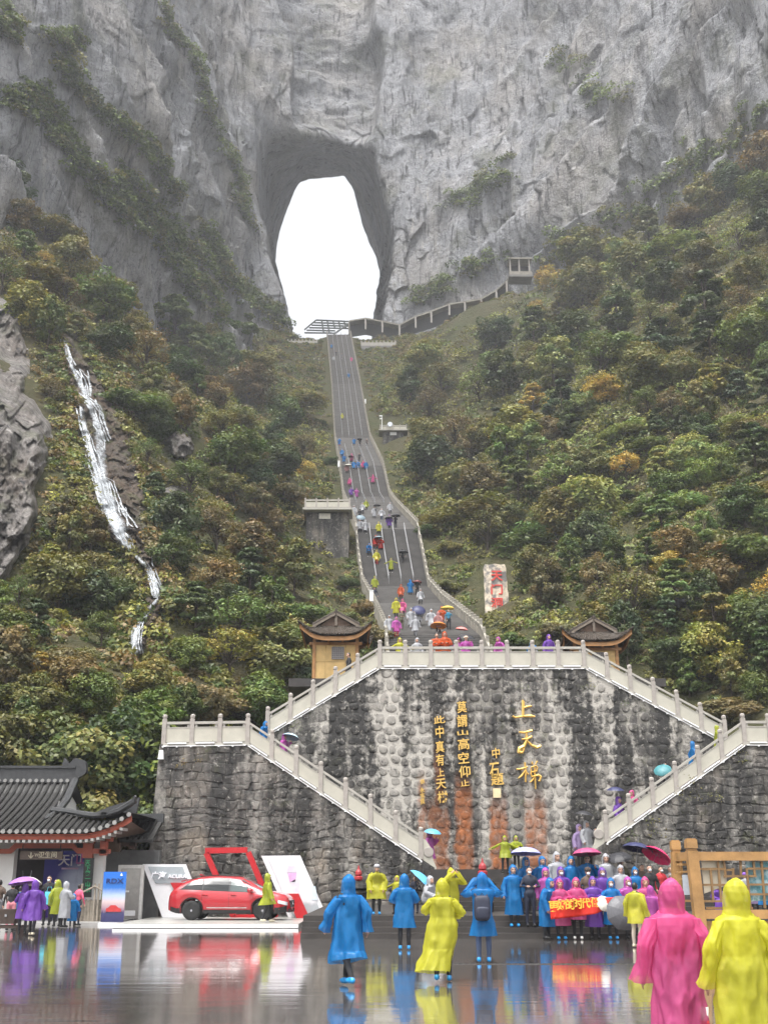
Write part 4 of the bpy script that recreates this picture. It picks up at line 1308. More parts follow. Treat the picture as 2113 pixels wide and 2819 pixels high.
# undergrowth that nobody could count: one joined mass for each slope
def undergrowth(name, pts, label, seed, tints, nl=(74, 118), smin=.8, smax=2.4, leaf=(.12, .27)):
    Rn = np.random.RandomState(seed)
    VP, VC = [], []
    tl = [TINT[k] for k in tints]
    for (x, y, z, s) in pts:
        n = Rn.randint(*nl)
        d = Rn.normal(size=(n, 3)); d /= np.linalg.norm(d, axis=1, keepdims=True); d[:, 2] = np.abs(d[:, 2])
        P = np.array([x, y, z]) + d * np.array([s, s, s * .85]) * Rn.uniform(.55, 1.0, (n, 1))
        N = d * .6 + Rn.normal(size=(n, 3)) * .5 + np.array([0, -.1, .45])
        S = Rn.uniform(*leaf, n) * min(1.5, .55 + s * .32)
        tc = np.array(tl[int(Rn.rand() ** 1.1 * len(tl)) % len(tl)]) * Rn.uniform(.75, 1.25)
        col = tc * Rn.uniform(.65, 1.35, (n, 1))
        a, b = leaves(P, N, S, Rn, col, tri=True)
        VP.append(a); VC.append(b)
    P, C = np.concatenate(VP), np.concatenate(VC)
    print(name, len(P) // 3)
    o = stuff(obj(name, leaf_mesh(name, P, C, 3), M_LEAF)); o['label'] = label
    return o
Rg = np.random.RandomState(3)
def gallery_shrubs():
    out = []
    for _ in range(1000):
        y = Rg.uniform(272, 312); x = float(sx(y)) + Rg.choice((-1, 1, 1)) * Rg.uniform(4.2, 62)
        out.append((x, y, float(H(x, y)) - .1, Rg.uniform(.5, 1.0)))
    return out
def fall_edges():
    out = []
    for _ in range(520):
        py = Rg.uniform(925, 1840); s_ = Rg.choice((-1, 1))
        w = np.interp(py, [910, 960, 1100, 1250, 1400, 1480, 1530, 1600, 1820], [14, 22, 46, 66, 70, 48, 26, 24, 28])
        px = np.interp(py, [920, 1000, 1100, 1180, 1300, 1400, 1480, 1560, 1640, 1720, 1810], [180, 208, 245, 268, 295, 322, 345, 405, 432, 392, 368]) + 8 + s_ * (w + Rg.uniform(0, 38))
        if py < 1600 and px < np.interp(py, [830, 1000, 1200, 1400, 1600], [40, 80, 135, 95, 30]): continue
        h = hill_hit(px, py, n=400)
        if h: out.append((h[0], h[1] - .3, h[2], Rg.uniform(.5, 1.2)))
    return out
def hill_points(x0, x1, n):
    out = []
    while len(out) < n:
        px, py = Rg.uniform(x0, x1), Rg.uniform(470, 2100)
        if not hill_zone(min(max(px, 2), 2111), py + (26 if py < 950 and not 890 < px < 985 else 0)): continue
        h = hill_hit(px, py, n=500)
        if h is None: continue
        dep = h[1] * CP + h[2] * SP
        s = min(3.2, Rg.uniform(16, 40) / FPX * dep)
        if covers(px, py - s / dep * FPX, py, s / dep * FPX * .8): continue
        if abs(h[0] - float(sx(h[1]))) < 5.5 and h[1] > 72: s = min(s, .8)
        out.append((h[0] + Rg.normal() * .3, h[1] + .3, h[2] - .1, s))
    return out
def stair_band():
    out = []
    for _ in range(1900):
        y = 304 - 154 * Rg.rand() ** 1.5; s_ = -1 if Rg.rand() < .5 else 1
        d = Rg.uniform(.8, 16) ** 1.0
        x = float(sx(y) + s_ * (sw(y) + .9 + d))
        u, v = proj(x, y, float(H(x, y)))
        if 1040 < u < 1125 and 1150 < v < 1250: continue
        small = 985 < u < 1095 and 935 < v < 1000 or 775 < u < 895 and 930 < v < 1010
        out.append((x, y, float(H(x, y)) - .1, Rg.uniform(.35, .6) if small else min(.5 + d * .18, Rg.uniform(.6, 1.9))))
    return out
undergrowth('undergrowth', fall_edges() + stair_band() + gallery_shrubs() + hill_points(-20, 1050, 2500), 'mixed low shrubs covering the left slope', 1, ['olive', 'brown', 'green', 'dark green', 'olive', 'yellow green', 'russet'])
undergrowth('undergrowth', hill_points(960, 2135, 2900), 'mixed low shrubs covering the right slope', 2, ['olive', 'green', 'brown', 'olive', 'dark green', 'yellow green', 'pale green'])

# shrubs on the cliff ledges
from mathutils.bvhtree import BVHTree
bvh = BVHTree.FromPolygons(RV.tolist(), F_CLIFF.tolist(), all_triangles=False)
def cliff_hit(px, py):
    d = Vector(ray(px, py)).normalized()
    p, n, i, dist = bvh.ray_cast(Vector((0, 0, CAM_Z)), d, 900)
    return (p, n) if p is not None else None
LEDGES = [([(159, 172), (255, 290), (330, 350), (410, 400), (450, 470), (485, 540)], 22, 130),
          ([(30, 285), (96, 248), (159, 357), (210, 440), (287, 529), (382, 605), (446, 669), (510, 745), (561, 809), (620, 879)], 28, 300),
          ([(330, 470), (400, 560), (470, 640), (560, 700), (600, 790)], 26, 110),
          ([(440, 20), (471, 95), (529, 146), (561, 242), (567, 318), (592, 369), (637, 433), (662, 573), (694, 637)], 13, 100),
          ([(554, 624), (605, 713), (637, 783), (675, 803), (733, 854), (777, 892)], 18, 110),
          ([(0, 30), (32, 95), (57, 115)], 26, 25), ([(120, 90), (190, 110), (215, 170)], 26, 25),
          ([(1520, 150), (1600, 230), (1700, 300)], 40, 26), ([(1250, 560), (1330, 520), (1400, 470)], 30, 34), ([(1500, 700), (1640, 640), (1760, 560), (1900, 470), (2040, 380), (2110, 300)], 34, 80), ([(1120, 830), (1250, 780), (1380, 690)], 26, 40), ([(1900, 430), (2000, 500), (2100, 440)], 40, 40)]
cp = []
for line, sp, n in LEDGES:
    L = np.array(line, float)
    seg = np.concatenate([[0], np.cumsum(np.hypot(*np.diff(L, axis=0).T))])
    for i in range(int(n * 1.3)):
        u = Rg.uniform(0, seg[-1])
        px, py = np.interp(u, seg, L[:, 0]) + Rg.normal() * sp * .6, np.interp(u, seg, L[:, 1]) + Rg.normal() * sp * .6
        h = cliff_hit(px, py)
        if h is None: continue
        p, nn = h
        dep = p.y * CP + p.z * SP
        cp.append((p.x, p.y - .2, p.z - .2, min(4.0, Rg.uniform(14, 34) / FPX * dep)))
undergrowth('ledge_shrubs', cp, 'green shrubs clinging to the diagonal ledges of the cliff', 5, ['green', 'bright green', 'olive', 'green', 'dark green'], nl=(80, 130), leaf=(.20, .38))
# ------------------------------------------------------------------ rock faces showing through the woods
def slope_panel(cols, rows, x0, x1, y0, y1, lift, m_, name, parent, label=None):
    """a rock face lying on the slope: lift(px,py)-> metres it stands out towards the valley"""
    cx = np.linspace(x0, x1, 14); cy_ = np.linspace(y0, y1, 18)
    base = np.zeros((18, 14))
    for j, b in enumerate(cy_):
        for i, a in enumerate(cx):
            h_ = hill_hit(a, b, n=700); base[j, i] = h_[1] if h_ else 200
    gx_, gy_ = np.linspace(x0, x1, cols), np.linspace(y0, y1, rows)
    # smooth bilinear
    bi = np.array([np.interp(gx_, cx, base[j]) for j in range(18)])
    B = np.array([np.interp(gy_, cy_, bi[:, i]) for i in range(cols)]).T
    PXg, PYg = np.meshgrid(gx_, gy_)
    Yv = B - lift(PXg, PYg)
    u = (PXg - 1056.5) / FPX; v = (1409.5 - PYg) / FPX
    t = Yv / (CP - v * SP)
    P = np.stack([(u * t).ravel(), Yv.ravel(), (CAM_Z + t * (SP + v * CP)).ravel()], 1)
    ii = (np.arange(rows - 1)[:, None] * cols + np.arange(cols - 1)[None]).ravel()
    F_ = np.stack([ii, ii + cols, ii + cols + 1, ii + 1], 1)
    keep_ = (lift(PXg, PYg) > -.3).ravel()
    F_ = F_[keep_[F_].any(1)]
    me = np_mesh(name, P, F_, True)
    return obj(name, me, m_, parent), P.reshape(rows, cols, 3), (gx_, gy_)
def oc_lift(px, py):
    xr_ = np.interp(py, [800, 860, 960, 1080, 1160, 1250, 1340, 1420, 1500, 1580, 1650], [10, 60, 88, 80, 148, 142, 105, 120, 80, 40, 0]) + 14 * fbm(px / 40, py / 40, octv=3)
    e = sstep(0, 34, xr_ - px) * sstep(790, 860, py) * sstep(1660, 1610, py)
    d = 3.2 + 2.6 * fbm(px / 120 + 3, py / 150, octv=2)
    wx_, wy_ = px + 12 * fbm(px / 40, py / 40, octv=3), py + 16 * fbm(px / 40 + 30, py / 50, octv=3)
    q, r_ = wx_ * .85 + wy_ * .45, wy_ * .85 - wx_ * .45
    d = d + 1.1 * facets(q, r_, 50, 120, 3, .8) + .45 * facets(q, r_, 20, 40, 4, .8) + .5 * fbm(px / 12, py / 16, octv=4)
    return d * e - .6 * (1 - e)
oc = thing('rock_outcrop', 'large pale cracked rock face at the left edge beside the waterfall', 'rock', tuple(at(70, 1620, 125)))
slope_panel(110, 300, -60, 240, 770, 1670, oc_lift, M_OUTCROP, 'rock_face', oc)
def slab(name, label, cx, cy_, w, h_, seed, m_, lift=2.0):
    def f(px, py):
        r_ = np.hypot((px - cx) / (w / 2), (py - cy_) / (h_ / 2)) + .35 * fbm(px / 18 + seed, py / 18, octv=3)
        e = sstep(1.0, .7, r_)
        d = lift + .8 * facets(px + 6 * fbm(px / 14, py / 14, octv=2), py, 22, 30, seed, .9) + .5 * fbm(px / 9, py / 9 + seed, octv=3)
        return d * e - .6 * (1 - e)
    o, _, _ = slope_panel(46, 46, cx - w * .75, cx + w * .75, cy_ - h_ * .75, cy_ + h_ * .75, f, m_, name, None)
    return tag(o, label, 'rock')
slab('rock', 'cream coloured rock slab showing among trees right of the waterfall', 500, 1225, 80, 90, 51, M_OUTCROP)
slab('rock', 'small grey rock shelf below the cream slab on the left slope', 485, 1352, 76, 40, 57, M_OUTCROP)
slab('rock', 'dark grey boulder in the brush on the right slope', 1542, 1475, 40, 44, 63, mat('dark_boulder', (.045, .045, .05), .8, var=.3, bump=.4))
slab('rock', 'grey rocky ledge in the middle of the right slope', 1345, 1340, 90, 36, 71, M_OUTCROP, 1.2)
slab('rock', 'dark rocky hollow low on the right slope', 1860, 1640, 130, 90, 75, mat('dark_boulder', (.045, .045, .05), .8, var=.3, bump=.4), .8)
M_WETROCK = rock_mat('wet_brown_rock', (0.030, 0.024, 0.019), (0.115, 0.088, 0.066), (0.10, 0.062, 0.036), green=0.55, streak=.2, sc=3.5)
wfx = lambda py: np.interp(py, [920, 1000, 1100, 1180, 1300, 1400, 1480, 1560, 1640, 1720, 1810], [180, 208, 245, 268, 295, 322, 345, 405, 432, 392, 368])
def wf_lift(px, py):
    w = np.interp(py, [910, 960, 1100, 1250, 1400, 1480, 1530, 1600, 1820], [12, 24, 60, 85, 88, 62, 34, 32, 34]) + 12 * fbm(px / 30 + 5, py / 30, octv=3)
    off = np.interp(py, [900, 1200, 1450, 1550, 1800], [0, 12, 10, 0, 0])
    e = sstep(0, 16, w - np.abs(px - wfx(py) - off)) * sstep(905, 935, py) * sstep(1830, 1800, py)
    wx_, wy_ = px + 8 * fbm(px / 24, py / 24, octv=3), py + 10 * fbm(px / 24 + 30, py / 30, octv=3)
    d = 1.4 + .75 * facets(wx_, wy_, 34, 24, 5, .8) + .4 * facets(wx_, wy_, 13, 10, 6, .8) + .5 * fbm(px / 22, py / 16, octv=4)
    return d * e - .7 * (1 - e)
wr = thing('waterfall_rock', 'wet brown stepped rock bed under the waterfall', 'rock', tuple(at(300, 1480, 120)))
_, WP, (wgx, wgy) = slope_panel(120, 330, 130, 500, 895, 1840, wf_lift, M_WETROCK, 'rock_face', wr)
def water_mat():
    m_ = bpy.data.materials.new('white_water'); t = NT(m_)
    a = t.noise(t.coord('World', (4.5, 1.0, .35)), 1.7, 5, .7)
    b = t.noise(t.coord('World', (1, 1, 1)), 1.3, 4, .6)
    at_ = t.n('ShaderNodeAttribute', attribute_name='edge').outputs['Fac']
    d = t.principled((0.52, 0.55, 0.58), 0.4, 0, .5)
    tr = t.n('ShaderNodeBsdfTransparent')
    f = t.math('MULTIPLY', t.ramp(t.math('ADD', t.math('MULTIPLY', a, .65), t.math('MULTIPLY', b, .35)), [(.38, .12), (.58, .95)]), at_)
    mx_ = t.n('ShaderNodeMixShader'); t.l(f, mx_.inputs[0]); t.l(tr.outputs[0], mx_.inputs[1]); t.l(d.outputs[0], mx_.inputs[2])
    t.done(mx_); return m_
M_WATER = water_mat()
for _ in range(10):
    WP[1:-1, 1:-1, 1] = (WP[1:-1, 1:-1, 1] * 2 + WP[:-2, 1:-1, 1] + WP[2:, 1:-1, 1] + WP[1:-1, :-2, 1] + WP[1:-1, 2:, 1]) / 6
def bed(px, py):
    i = np.clip((px - wgx[0]) / (wgx[-1] - wgx[0]) * (len(wgx) - 1), 0, len(wgx) - 1.001); j = np.clip((py - wgy[0]) / (wgy[-1] - wgy[0]) * (len(wgy) - 1), 0, len(wgy) - 1.001)
    a, b = int(i), int(j); f, g_ = i - a, j - b
    Y = (WP[b, a, 1] * (1 - f) + WP[b, a + 1, 1] * f) * (1 - g_) + (WP[b + 1, a, 1] * (1 - f) + WP[b + 1, a + 1, 1] * f) * g_
    return at(px, py, float(Y) - .75)
wf = thing('waterfall', 'white waterfall cascading in strands down the left slope', 'waterfall', tuple(at(350, 1800, 100)))
def strand(pts, w0, w1, seed):
    r_ = random.Random(seed)
    L = np.array(pts, float)
    seg = np.concatenate([[0], np.cumsum(np.hypot(*np.diff(L, axis=0).T))])
    n = max(4, int(seg[-1] / 4))
    rows = []
    ph = r_.uniform(0, 50)
    for i in range(n + 1):
        u = seg[-1] * i / n
        wob = 3.0 * float(fbm(u / 14 + ph, ph, octv=2))
        px, py = np.interp(u, seg, L[:, 0]) + wob, np.interp(u, seg, L[:, 1])
        w = (w0 + (w1 - w0) * i / n) * (1 + .5 * float(fbm(u / 10 + ph, ph + 9, octv=2))) * (1 if 0 < i < n else .4)
        rows.append([bed(px + k * w, py) + Vector((0, -.10 if abs(k) < .3 else 0, 0)) for k in (-.5, -.2, .2, .5)])
    V = [p for q in rows for p in q]
    F_ = [(i * 4 + k, i * 4 + 4 + k, i * 4 + 5 + k, i * 4 + k + 1) for i in range(len(rows) - 1) for k in range(3)]
    o = obj('strand', MB().add(V, F_), M_WATER, wf, smooth=True)
    ea = o.data.attributes.new('edge', 'FLOAT', 'POINT'); ea.data.foreach_set('value', [v for i in range(len(rows)) for v in (0.0, 1.0, 1.0, 0.0)])
def veil_mat():
    m_ = bpy.data.materials.new('water_veil'); t = NT(m_)
    a = t.noise(t.coord('World', (3.0, 1.0, .3)), 1.3, 5, .65)
    at_ = t.n('ShaderNodeAttribute', attribute_name='edge').outputs['Fac']
    d = t.principled((0.50, 0.53, 0.56), 0.5, 0, .5); tr = t.n('ShaderNodeBsdfTransparent')
    mx_ = t.n('ShaderNodeMixShader'); t.l(t.math('MULTIPLY', t.ramp(a, [(.34, .12), (.66, .72)]), at_), mx_.inputs[0]); t.l(tr.outputs[0], mx_.inputs[1]); t.l(d.outputs[0], mx_.inputs[2])
    t.done(mx_); return m_
M_WATER = veil_mat()
for i, (pts, a, b) in enumerate((([(178, 935), (200, 1010), (236, 1085), (262, 1150), (276, 1215), (280, 1290), (300, 1370), (328, 1445), (350, 1515)], 12, 40), ([(222, 1120), (238, 1200), (258, 1270), (280, 1360), (312, 1440), (345, 1500)], 14, 34), ([(352, 1510), (385, 1540), (412, 1575), (436, 1648)], 12, 26), ([(436, 1648), (405, 1682), (370, 1735), (372, 1806)], 12, 34))): strand(pts, a, b, 700 + i)
M_WATER = water_mat()
S_ = [([(180, 942), (190, 985), (205, 1012)], 6, 9), ([(168, 930), (172, 960)], 3, 4), ([(215, 1015), (235, 1045), (243, 1090)], 12, 14), ([(240, 1020), (252, 1085)], 5, 6), ([(228, 1085), (240, 1100), (262, 1120)], 14, 22),
      ([(245, 1100), (268, 1135), (280, 1170), (296, 1215)], 24, 16), ([(216, 1120), (225, 1165), (240, 1215), (255, 1260)], 8, 12), ([(225, 1160), (245, 1215), (258, 1255)], 8, 14), ([(262, 1165), (278, 1195), (290, 1235)], 8, 5),
      ([(212, 1230), (228, 1270), (240, 1305)], 3, 3), ([(248, 1250), (260, 1300), (275, 1350), (292, 1395)], 16, 20), ([(265, 1250), (285, 1315), (300, 1370)], 10, 8), ([(280, 1310), (310, 1325), (322, 1365), (340, 1420)], 4, 8),
      ([(268, 1330), (285, 1385), (297, 1440)], 10, 10), ([(290, 1360), (305, 1400), (330, 1450)], 10, 14), ([(325, 1380), (345, 1410), (362, 1440), (374, 1455)], 7, 9), ([(305, 1430), (330, 1455), (360, 1460)], 10, 18), ([(300, 1400), (318, 1440), (335, 1475)], 8, 12),
      ([(330, 1465), (345, 1490), (352, 1515)], 22, 14), ([(362, 1480), (366, 1510)], 6, 5), ([(395, 1545), (412, 1575), (425, 1610), (436, 1645)], 9, 22), ([(416, 1515), (420, 1560)], 4, 4), ([(425, 1570), (438, 1610), (444, 1640)], 6, 12),
      ([(400, 1685), (388, 1710), (375, 1735)], 10, 14), ([(362, 1735), (358, 1765), (365, 1800)], 20, 14), ([(385, 1725), (378, 1765), (382, 1800)], 14, 16), ([(222, 1025), (228, 1085)], 4, 4), ([(275, 1120), (290, 1160), (300, 1200)], 4, 3), ([(300, 1330), (312, 1380), (318, 1420)], 3, 4), ([(345, 1400), (352, 1450)], 4, 4), ([(255, 1265), (272, 1310), (282, 1345)], 8, 10)]
for i, (pts, a, b) in enumerate(S_):
    r_ = random.Random(i + 90)
    n = 1 if max(a, b) < 7 else 2 if max(a, b) < 13 else 4
    for k in range(n):
        f = 0 if n == 1 else (k / (n - 1) - .5) * 1.3
        q = [(x + f * (a + (b - a) * j / max(1, len(pts) - 1)) + r_.uniform(-2, 2), y + r_.uniform(-5, 5)) for j, (x, y) in enumerate(pts)]
        w = .95 if n > 1 else 1.3
        strand(q, max(3.6, a * w / max(1, n * .7)), max(3.6, b * w / max(1, n * .7)), i * 10 + k)
# ------------------------------------------------------------------ lettering
def text_mesh(s, size, thick=0.02, offset=0.0, vertical=False, lead=1.0, shear=0.0):
    c = bpy.data.curves.new('lettering', 'FONT')
    c.body = '\n'.join(s) if vertical else s
    c.size = size; c.extrude = thick / 2; c.offset = offset; c.align_x = 'CENTER'; c.align_y = 'CENTER'; c.space_line = lead; c.shear = shear
    c.resolution_u = 3
    me = evaluate(bpy.data.objects.new('lettering', c))
    bpy.data.curves.remove(c)
    return me

def letters(s, name, mt, loc, size, parent, thick=0.03, offset=0.0, rot=(PI / 2, 0, 0), sx_=1.0, shear=0.0):
    me = text_mesh(s, size, thick, offset, shear=shear)
    me.materials.clear(); me.materials.append(mt)
    o = bpy.data.objects.new(name, me); COL.objects.link(o)
    if parent is not None:
        o.parent = parent; o.location = Vector(loc) - wloc(parent)
    else: o.location = loc
    o.rotation_euler = rot; o.scale = (sx_, 1, 1)
    return o
M_GOLD = mat('gilt_bronze', (0.78, 0.50, 0.13), 0.42, 0.35, var=0.15, scale=8)

def brush(strokes, cx, cz, w, h, Y, depth=0.09):
    """one big brush-written character from tapered strokes given in a unit square, y down"""
    m_ = MB()
    for st_ in strokes:
        pts = [(p[0], p[1]) for p in st_]; wd = [p[2] for p in st_]
        # densify
        P, W = [], []
        for i in range(len(pts) - 1):
            for k in range(4):
                f = k / 4; P.append((pts[i][0] + (pts[i + 1][0] - pts[i][0]) * f, pts[i][1] + (pts[i + 1][1] - pts[i][1]) * f)); W.append(wd[i] + (wd[i + 1] - wd[i]) * f)
        P.append(pts[-1]); W.append(wd[-1])
        L, Rr = [], []
        for i, p in enumerate(P):
            a, b = P[max(0, i - 1)], P[min(len(P) - 1, i + 1)]
            dx, dy = b[0] - a[0], b[1] - a[1]; l = math.hypot(dx, dy) or 1
            L.append((p[0] - dy / l * W[i] / 2, p[1] + dx / l * W[i] / 2)); Rr.append((p[0] + dy / l * W[i] / 2, p[1] - dx / l * W[i] / 2))
        to = lambda q, y: (cx + (q[0] - .5) * w, y, cz - (q[1] - .5) * h)
        n = len(P); V = []
        for i in range(n):
            mid = ((L[i][0] + Rr[i][0]) / 2, (L[i][1] + Rr[i][1]) / 2)
            V += [to(L[i], Y), to(L[i], Y - depth * .6), to(mid, Y - depth), to(Rr[i], Y - depth * .6), to(Rr[i], Y)]
        F_ = []
        for i in range(n - 1):
            for k in range(4): F_.append((i * 5 + k, i * 5 + k + 1, i * 5 + 5 + k + 1, i * 5 + 5 + k))
        F_ += [(0, 1, 2, 3, 4), tuple((n - 1) * 5 + k for k in (4, 3, 2, 1, 0))]
        m_.add(V, F_)
    return m_
CH = {
 '上': [[(.47, .02, .05), (.50, .12, .13), (.49, .5, .11), (.47, .86, .10)], [(.52, .42, .09), (.68, .36, .11), (.86, .34, .07)], [(.03, .84, .10), (.12, .92, .08), (.45, .86, .10), (.80, .84, .15), (.98, .88, .07)]],
 '天': [[(.10, .12, .07), (.30, .14, .08), (.66, .05, .10)], [(.20, .42, .06), (.42, .40, .09), (.64, .30, .09)], [(.40, .10, .08), (.42, .45, .12), (.30, .70, .14), (.10, .80, .16), (.06, .95, .14), (.22, .97, .10), (.30, .80, .06)], [(.42, .48, .07), (.60, .66, .10), (.82, .76, .13), (1.0, .70, .10)]],
 '梯': [[(.02, .30, .05), (.22, .29, .07), (.46, .22, .05)], [(.36, .06, .07), (.38, .40, .08), (.36, .74, .06)], [(.36, .34, .06), (.22, .52, .08), (.08, .62, .04)], [(.40, .40, .05), (.47, .48, .06)],
        [(.62, .04, .05), (.66, .13, .06)], [(.84, .02, .07), (.76, .14, .04)], [(.58, .24, .05), (.78, .18, .06), (.84, .24, .06), (.80, .36, .05)], [(.60, .40, .05), (.82, .36, .05)], [(.60, .26, .05), (.58, .46, .06), (.60, .56, .05)],
        [(.60, .56, .05), (.86, .50, .08), (.96, .56, .09), (.90, .70, .07), (.84, .70, .04)], [(.72, .16, .06), (.73, .6, .07), (.74, .98, .05)], [(.70, .58, .06), (.60, .70, .07), (.52, .76, .03)]],
}
ins = thing('wall_inscription', 'three large gilt characters in brush script near the right of the wall', 'inscription', tuple(at(1450, 2190, Y_WALL)))
for chh, (x0, y0, x1, y1) in (('上', (1406, 1926, 1473, 1980)), ('天', (1421, 2008, 1488, 2074)), ('梯', (1418, 2094, 1492, 2174))):
    a, b = at(x0, y0, Y_WALL - .1), at(x1, y1, Y_WALL - .1)
    obj('character', brush(CH[chh], (a.x + b.x) / 2, (a.z + b.z) / 2, b.x - a.x, a.z - b.z, Y_WALL - .09, .12), M_GOLD, ins)
def column(label, s, boxes, mt=M_GOLD, off=.012):
    x0, y0, x1, y1 = boxes[0]
    t_ = thing('wall_inscription', label, 'inscription', tuple(at((x0 + x1) / 2, boxes[-1][3], Y_WALL)))
    for ch_, (x0, y0, x1, y1) in zip(s, boxes):
        a, b = at(x0, y0, Y_WALL - .1), at(x1, y1, Y_WALL - .1)
        me = text_mesh(ch_, 1.0, 0.09, off)
        vs_ = np.array([v.co[:] for v in me.vertices]); lo, hi = vs_.min(0), vs_.max(0)
        V = [((a.x + b.x) / 2 + ((v[0] - lo[0]) / (hi[0] - lo[0]) - .5) * (b.x - a.x) + ((v[1] - lo[1]) / (hi[1] - lo[1]) - .5) * -.03, Y_WALL - .12 - v[2], b.z + (v[1] - lo[1]) / (hi[1] - lo[1]) * (a.z - b.z) + ((v[0] - lo[0]) / (hi[0] - lo[0]) - .5) * .05) for v in vs_]
        obj('character', MB().add(V, [tuple(p.vertices) for p in me.polygons]), mt, t_)
    return t_
column('gilt column of seven characters right of centre on the wall', '莫謂山高空仰止', [(1257, 1931, 1284, 1962), (1257, 1968, 1285, 2001), (1258, 2010, 1287, 2024), (1259, 2033, 1291, 2064), (1260, 2071, 1290, 2102), (1262, 2108, 1294, 2140), (1266, 2147, 1291, 2164)])
column('gilt column of seven characters left of centre on the wall', '此中真有上天梯', [(1193, 1971, 1224, 1992), (1198, 1999, 1221, 2032), (1198, 2040, 1222, 2072), (1199, 2076, 1222, 2108), (1202, 2116, 1222, 2137), (1199, 2144, 1227, 2172), (1203, 2178, 1232, 2210)])
t_ = column('short gilt signature column with a square seal beneath', '中石題', [(1353, 2059, 1375, 2088), (1346, 2100, 1373, 2142), (1350, 2130, 1386, 2162)])
a, b = at(1356, 2170, Y_WALL - .1), at(1378, 2196, Y_WALL - .1)
obj('seal', MB().box(((a.x + b.x) / 2, Y_WALL - .09, (a.z + b.z) / 2), (b.x - a.x, .08, a.z - b.z)), mat('pale_gilt', (.75, .6, .36), .5, .1), t_)
column('tiny gilt date column at the far left of the inscription', '張永宣撰', [(1156, 2146, 1168, 2158), (1155, 2168, 1168, 2182), (1156, 2184, 1168, 2196), (1156, 2198, 1168, 2214)])

# ------------------------------------------------------------------ red lettered stele on the slope
h = hill_hit(1365, 1672)
Ys = h[1] - .6
a, b = at(1331, 1556, Ys), at(1402, 1680, Ys)
ste = thing('stone_stele', 'upright pale stone stele with three red characters on the right slope', 'stele', ((a.x + b.x) / 2, Ys, b.z))
def stele_mat():
    m_ = bpy.data.materials.new('stele_marble'); t = NT(m_)
    pos = t.n('ShaderNodeNewGeometry').outputs['Position']
    f = t.ramp(t.noise(pos, .75, 5, .6), [(.46, 0), (.54, 1)])
    c = t.mix(f, (.70, .60, .47), (.20, .19, .18))
    c = t.mix(t.ramp(t.noise(pos, 3.5, 5), [(.5, 0), (.7, .5)]), c, (.33, .28, .23))
    t.done(t.principled(c, .7, 0, .3, t.bump(t.noise(pos, 4, 5), .5, .1))); return m_
V, F_ = [], []
nz_, prof = 15, []
for i in range(nz_):
    f = i / (nz_ - 1); z = b.z - .4 + (a.z - b.z + .4) * f
    w = (b.x - a.x) / 2 * (1.0 - .10 * f) * (1 if f < .95 else .93); cx = (a.x + b.x) / 2 - .15 * f
    for k in range(12):
        an = 2 * PI * k / 12; e = 5
        rr = (abs(math.cos(an)) ** e + abs(math.sin(an)) ** e) ** (-1 / e)
        V.append((cx + w * rr * math.cos(an) * (1 + .03 * math.sin(i * 1.7 + k)), Ys + .35 * rr * math.sin(an) * (1 + .06 * math.sin(i + 2 * k)), z + (0.05 * math.sin(3 * k) if i == nz_ - 1 else 0)))
for i in range(nz_ - 1):
    for k in range(12): F_.append((i * 12 + k, i * 12 + (k + 1) % 12, i * 12 + 12 + (k + 1) % 12, i * 12 + 12 + k))
F_.append(tuple(range(11, -1, -1))); F_.append(tuple((nz_ - 1) * 12 + k for k in range(12)))
obj('slab', MB().add(V, F_), stele_mat(), ste, smooth=False)
M_REDCH = mat('red_paint', (.62, .06, .045), .6)
for ch_, y0, y1 in (('天', 1571, 1599), ('门', 1608, 1636), ('洞', 1645, 1672)):
    p, q = at(1350, y0, Ys - .42), at(1383, y1, Ys - .42)
    me = text_mesh(ch_, 1.0, .05, .018)
    vs_ = np.array([v.co[:] for v in me.vertices]); lo, hi = vs_.min(0), vs_.max(0)
    obj('character', MB().add([(p.x + (v[0] - lo[0]) / (hi[0] - lo[0]) * (q.x - p.x), Ys - .40 - v[2], q.z + (v[1] - lo[1]) / (hi[1] - lo[1]) * (p.z - q.z)) for v in vs_], [tuple(x.vertices) for x in me.polygons]), M_REDCH, ste)

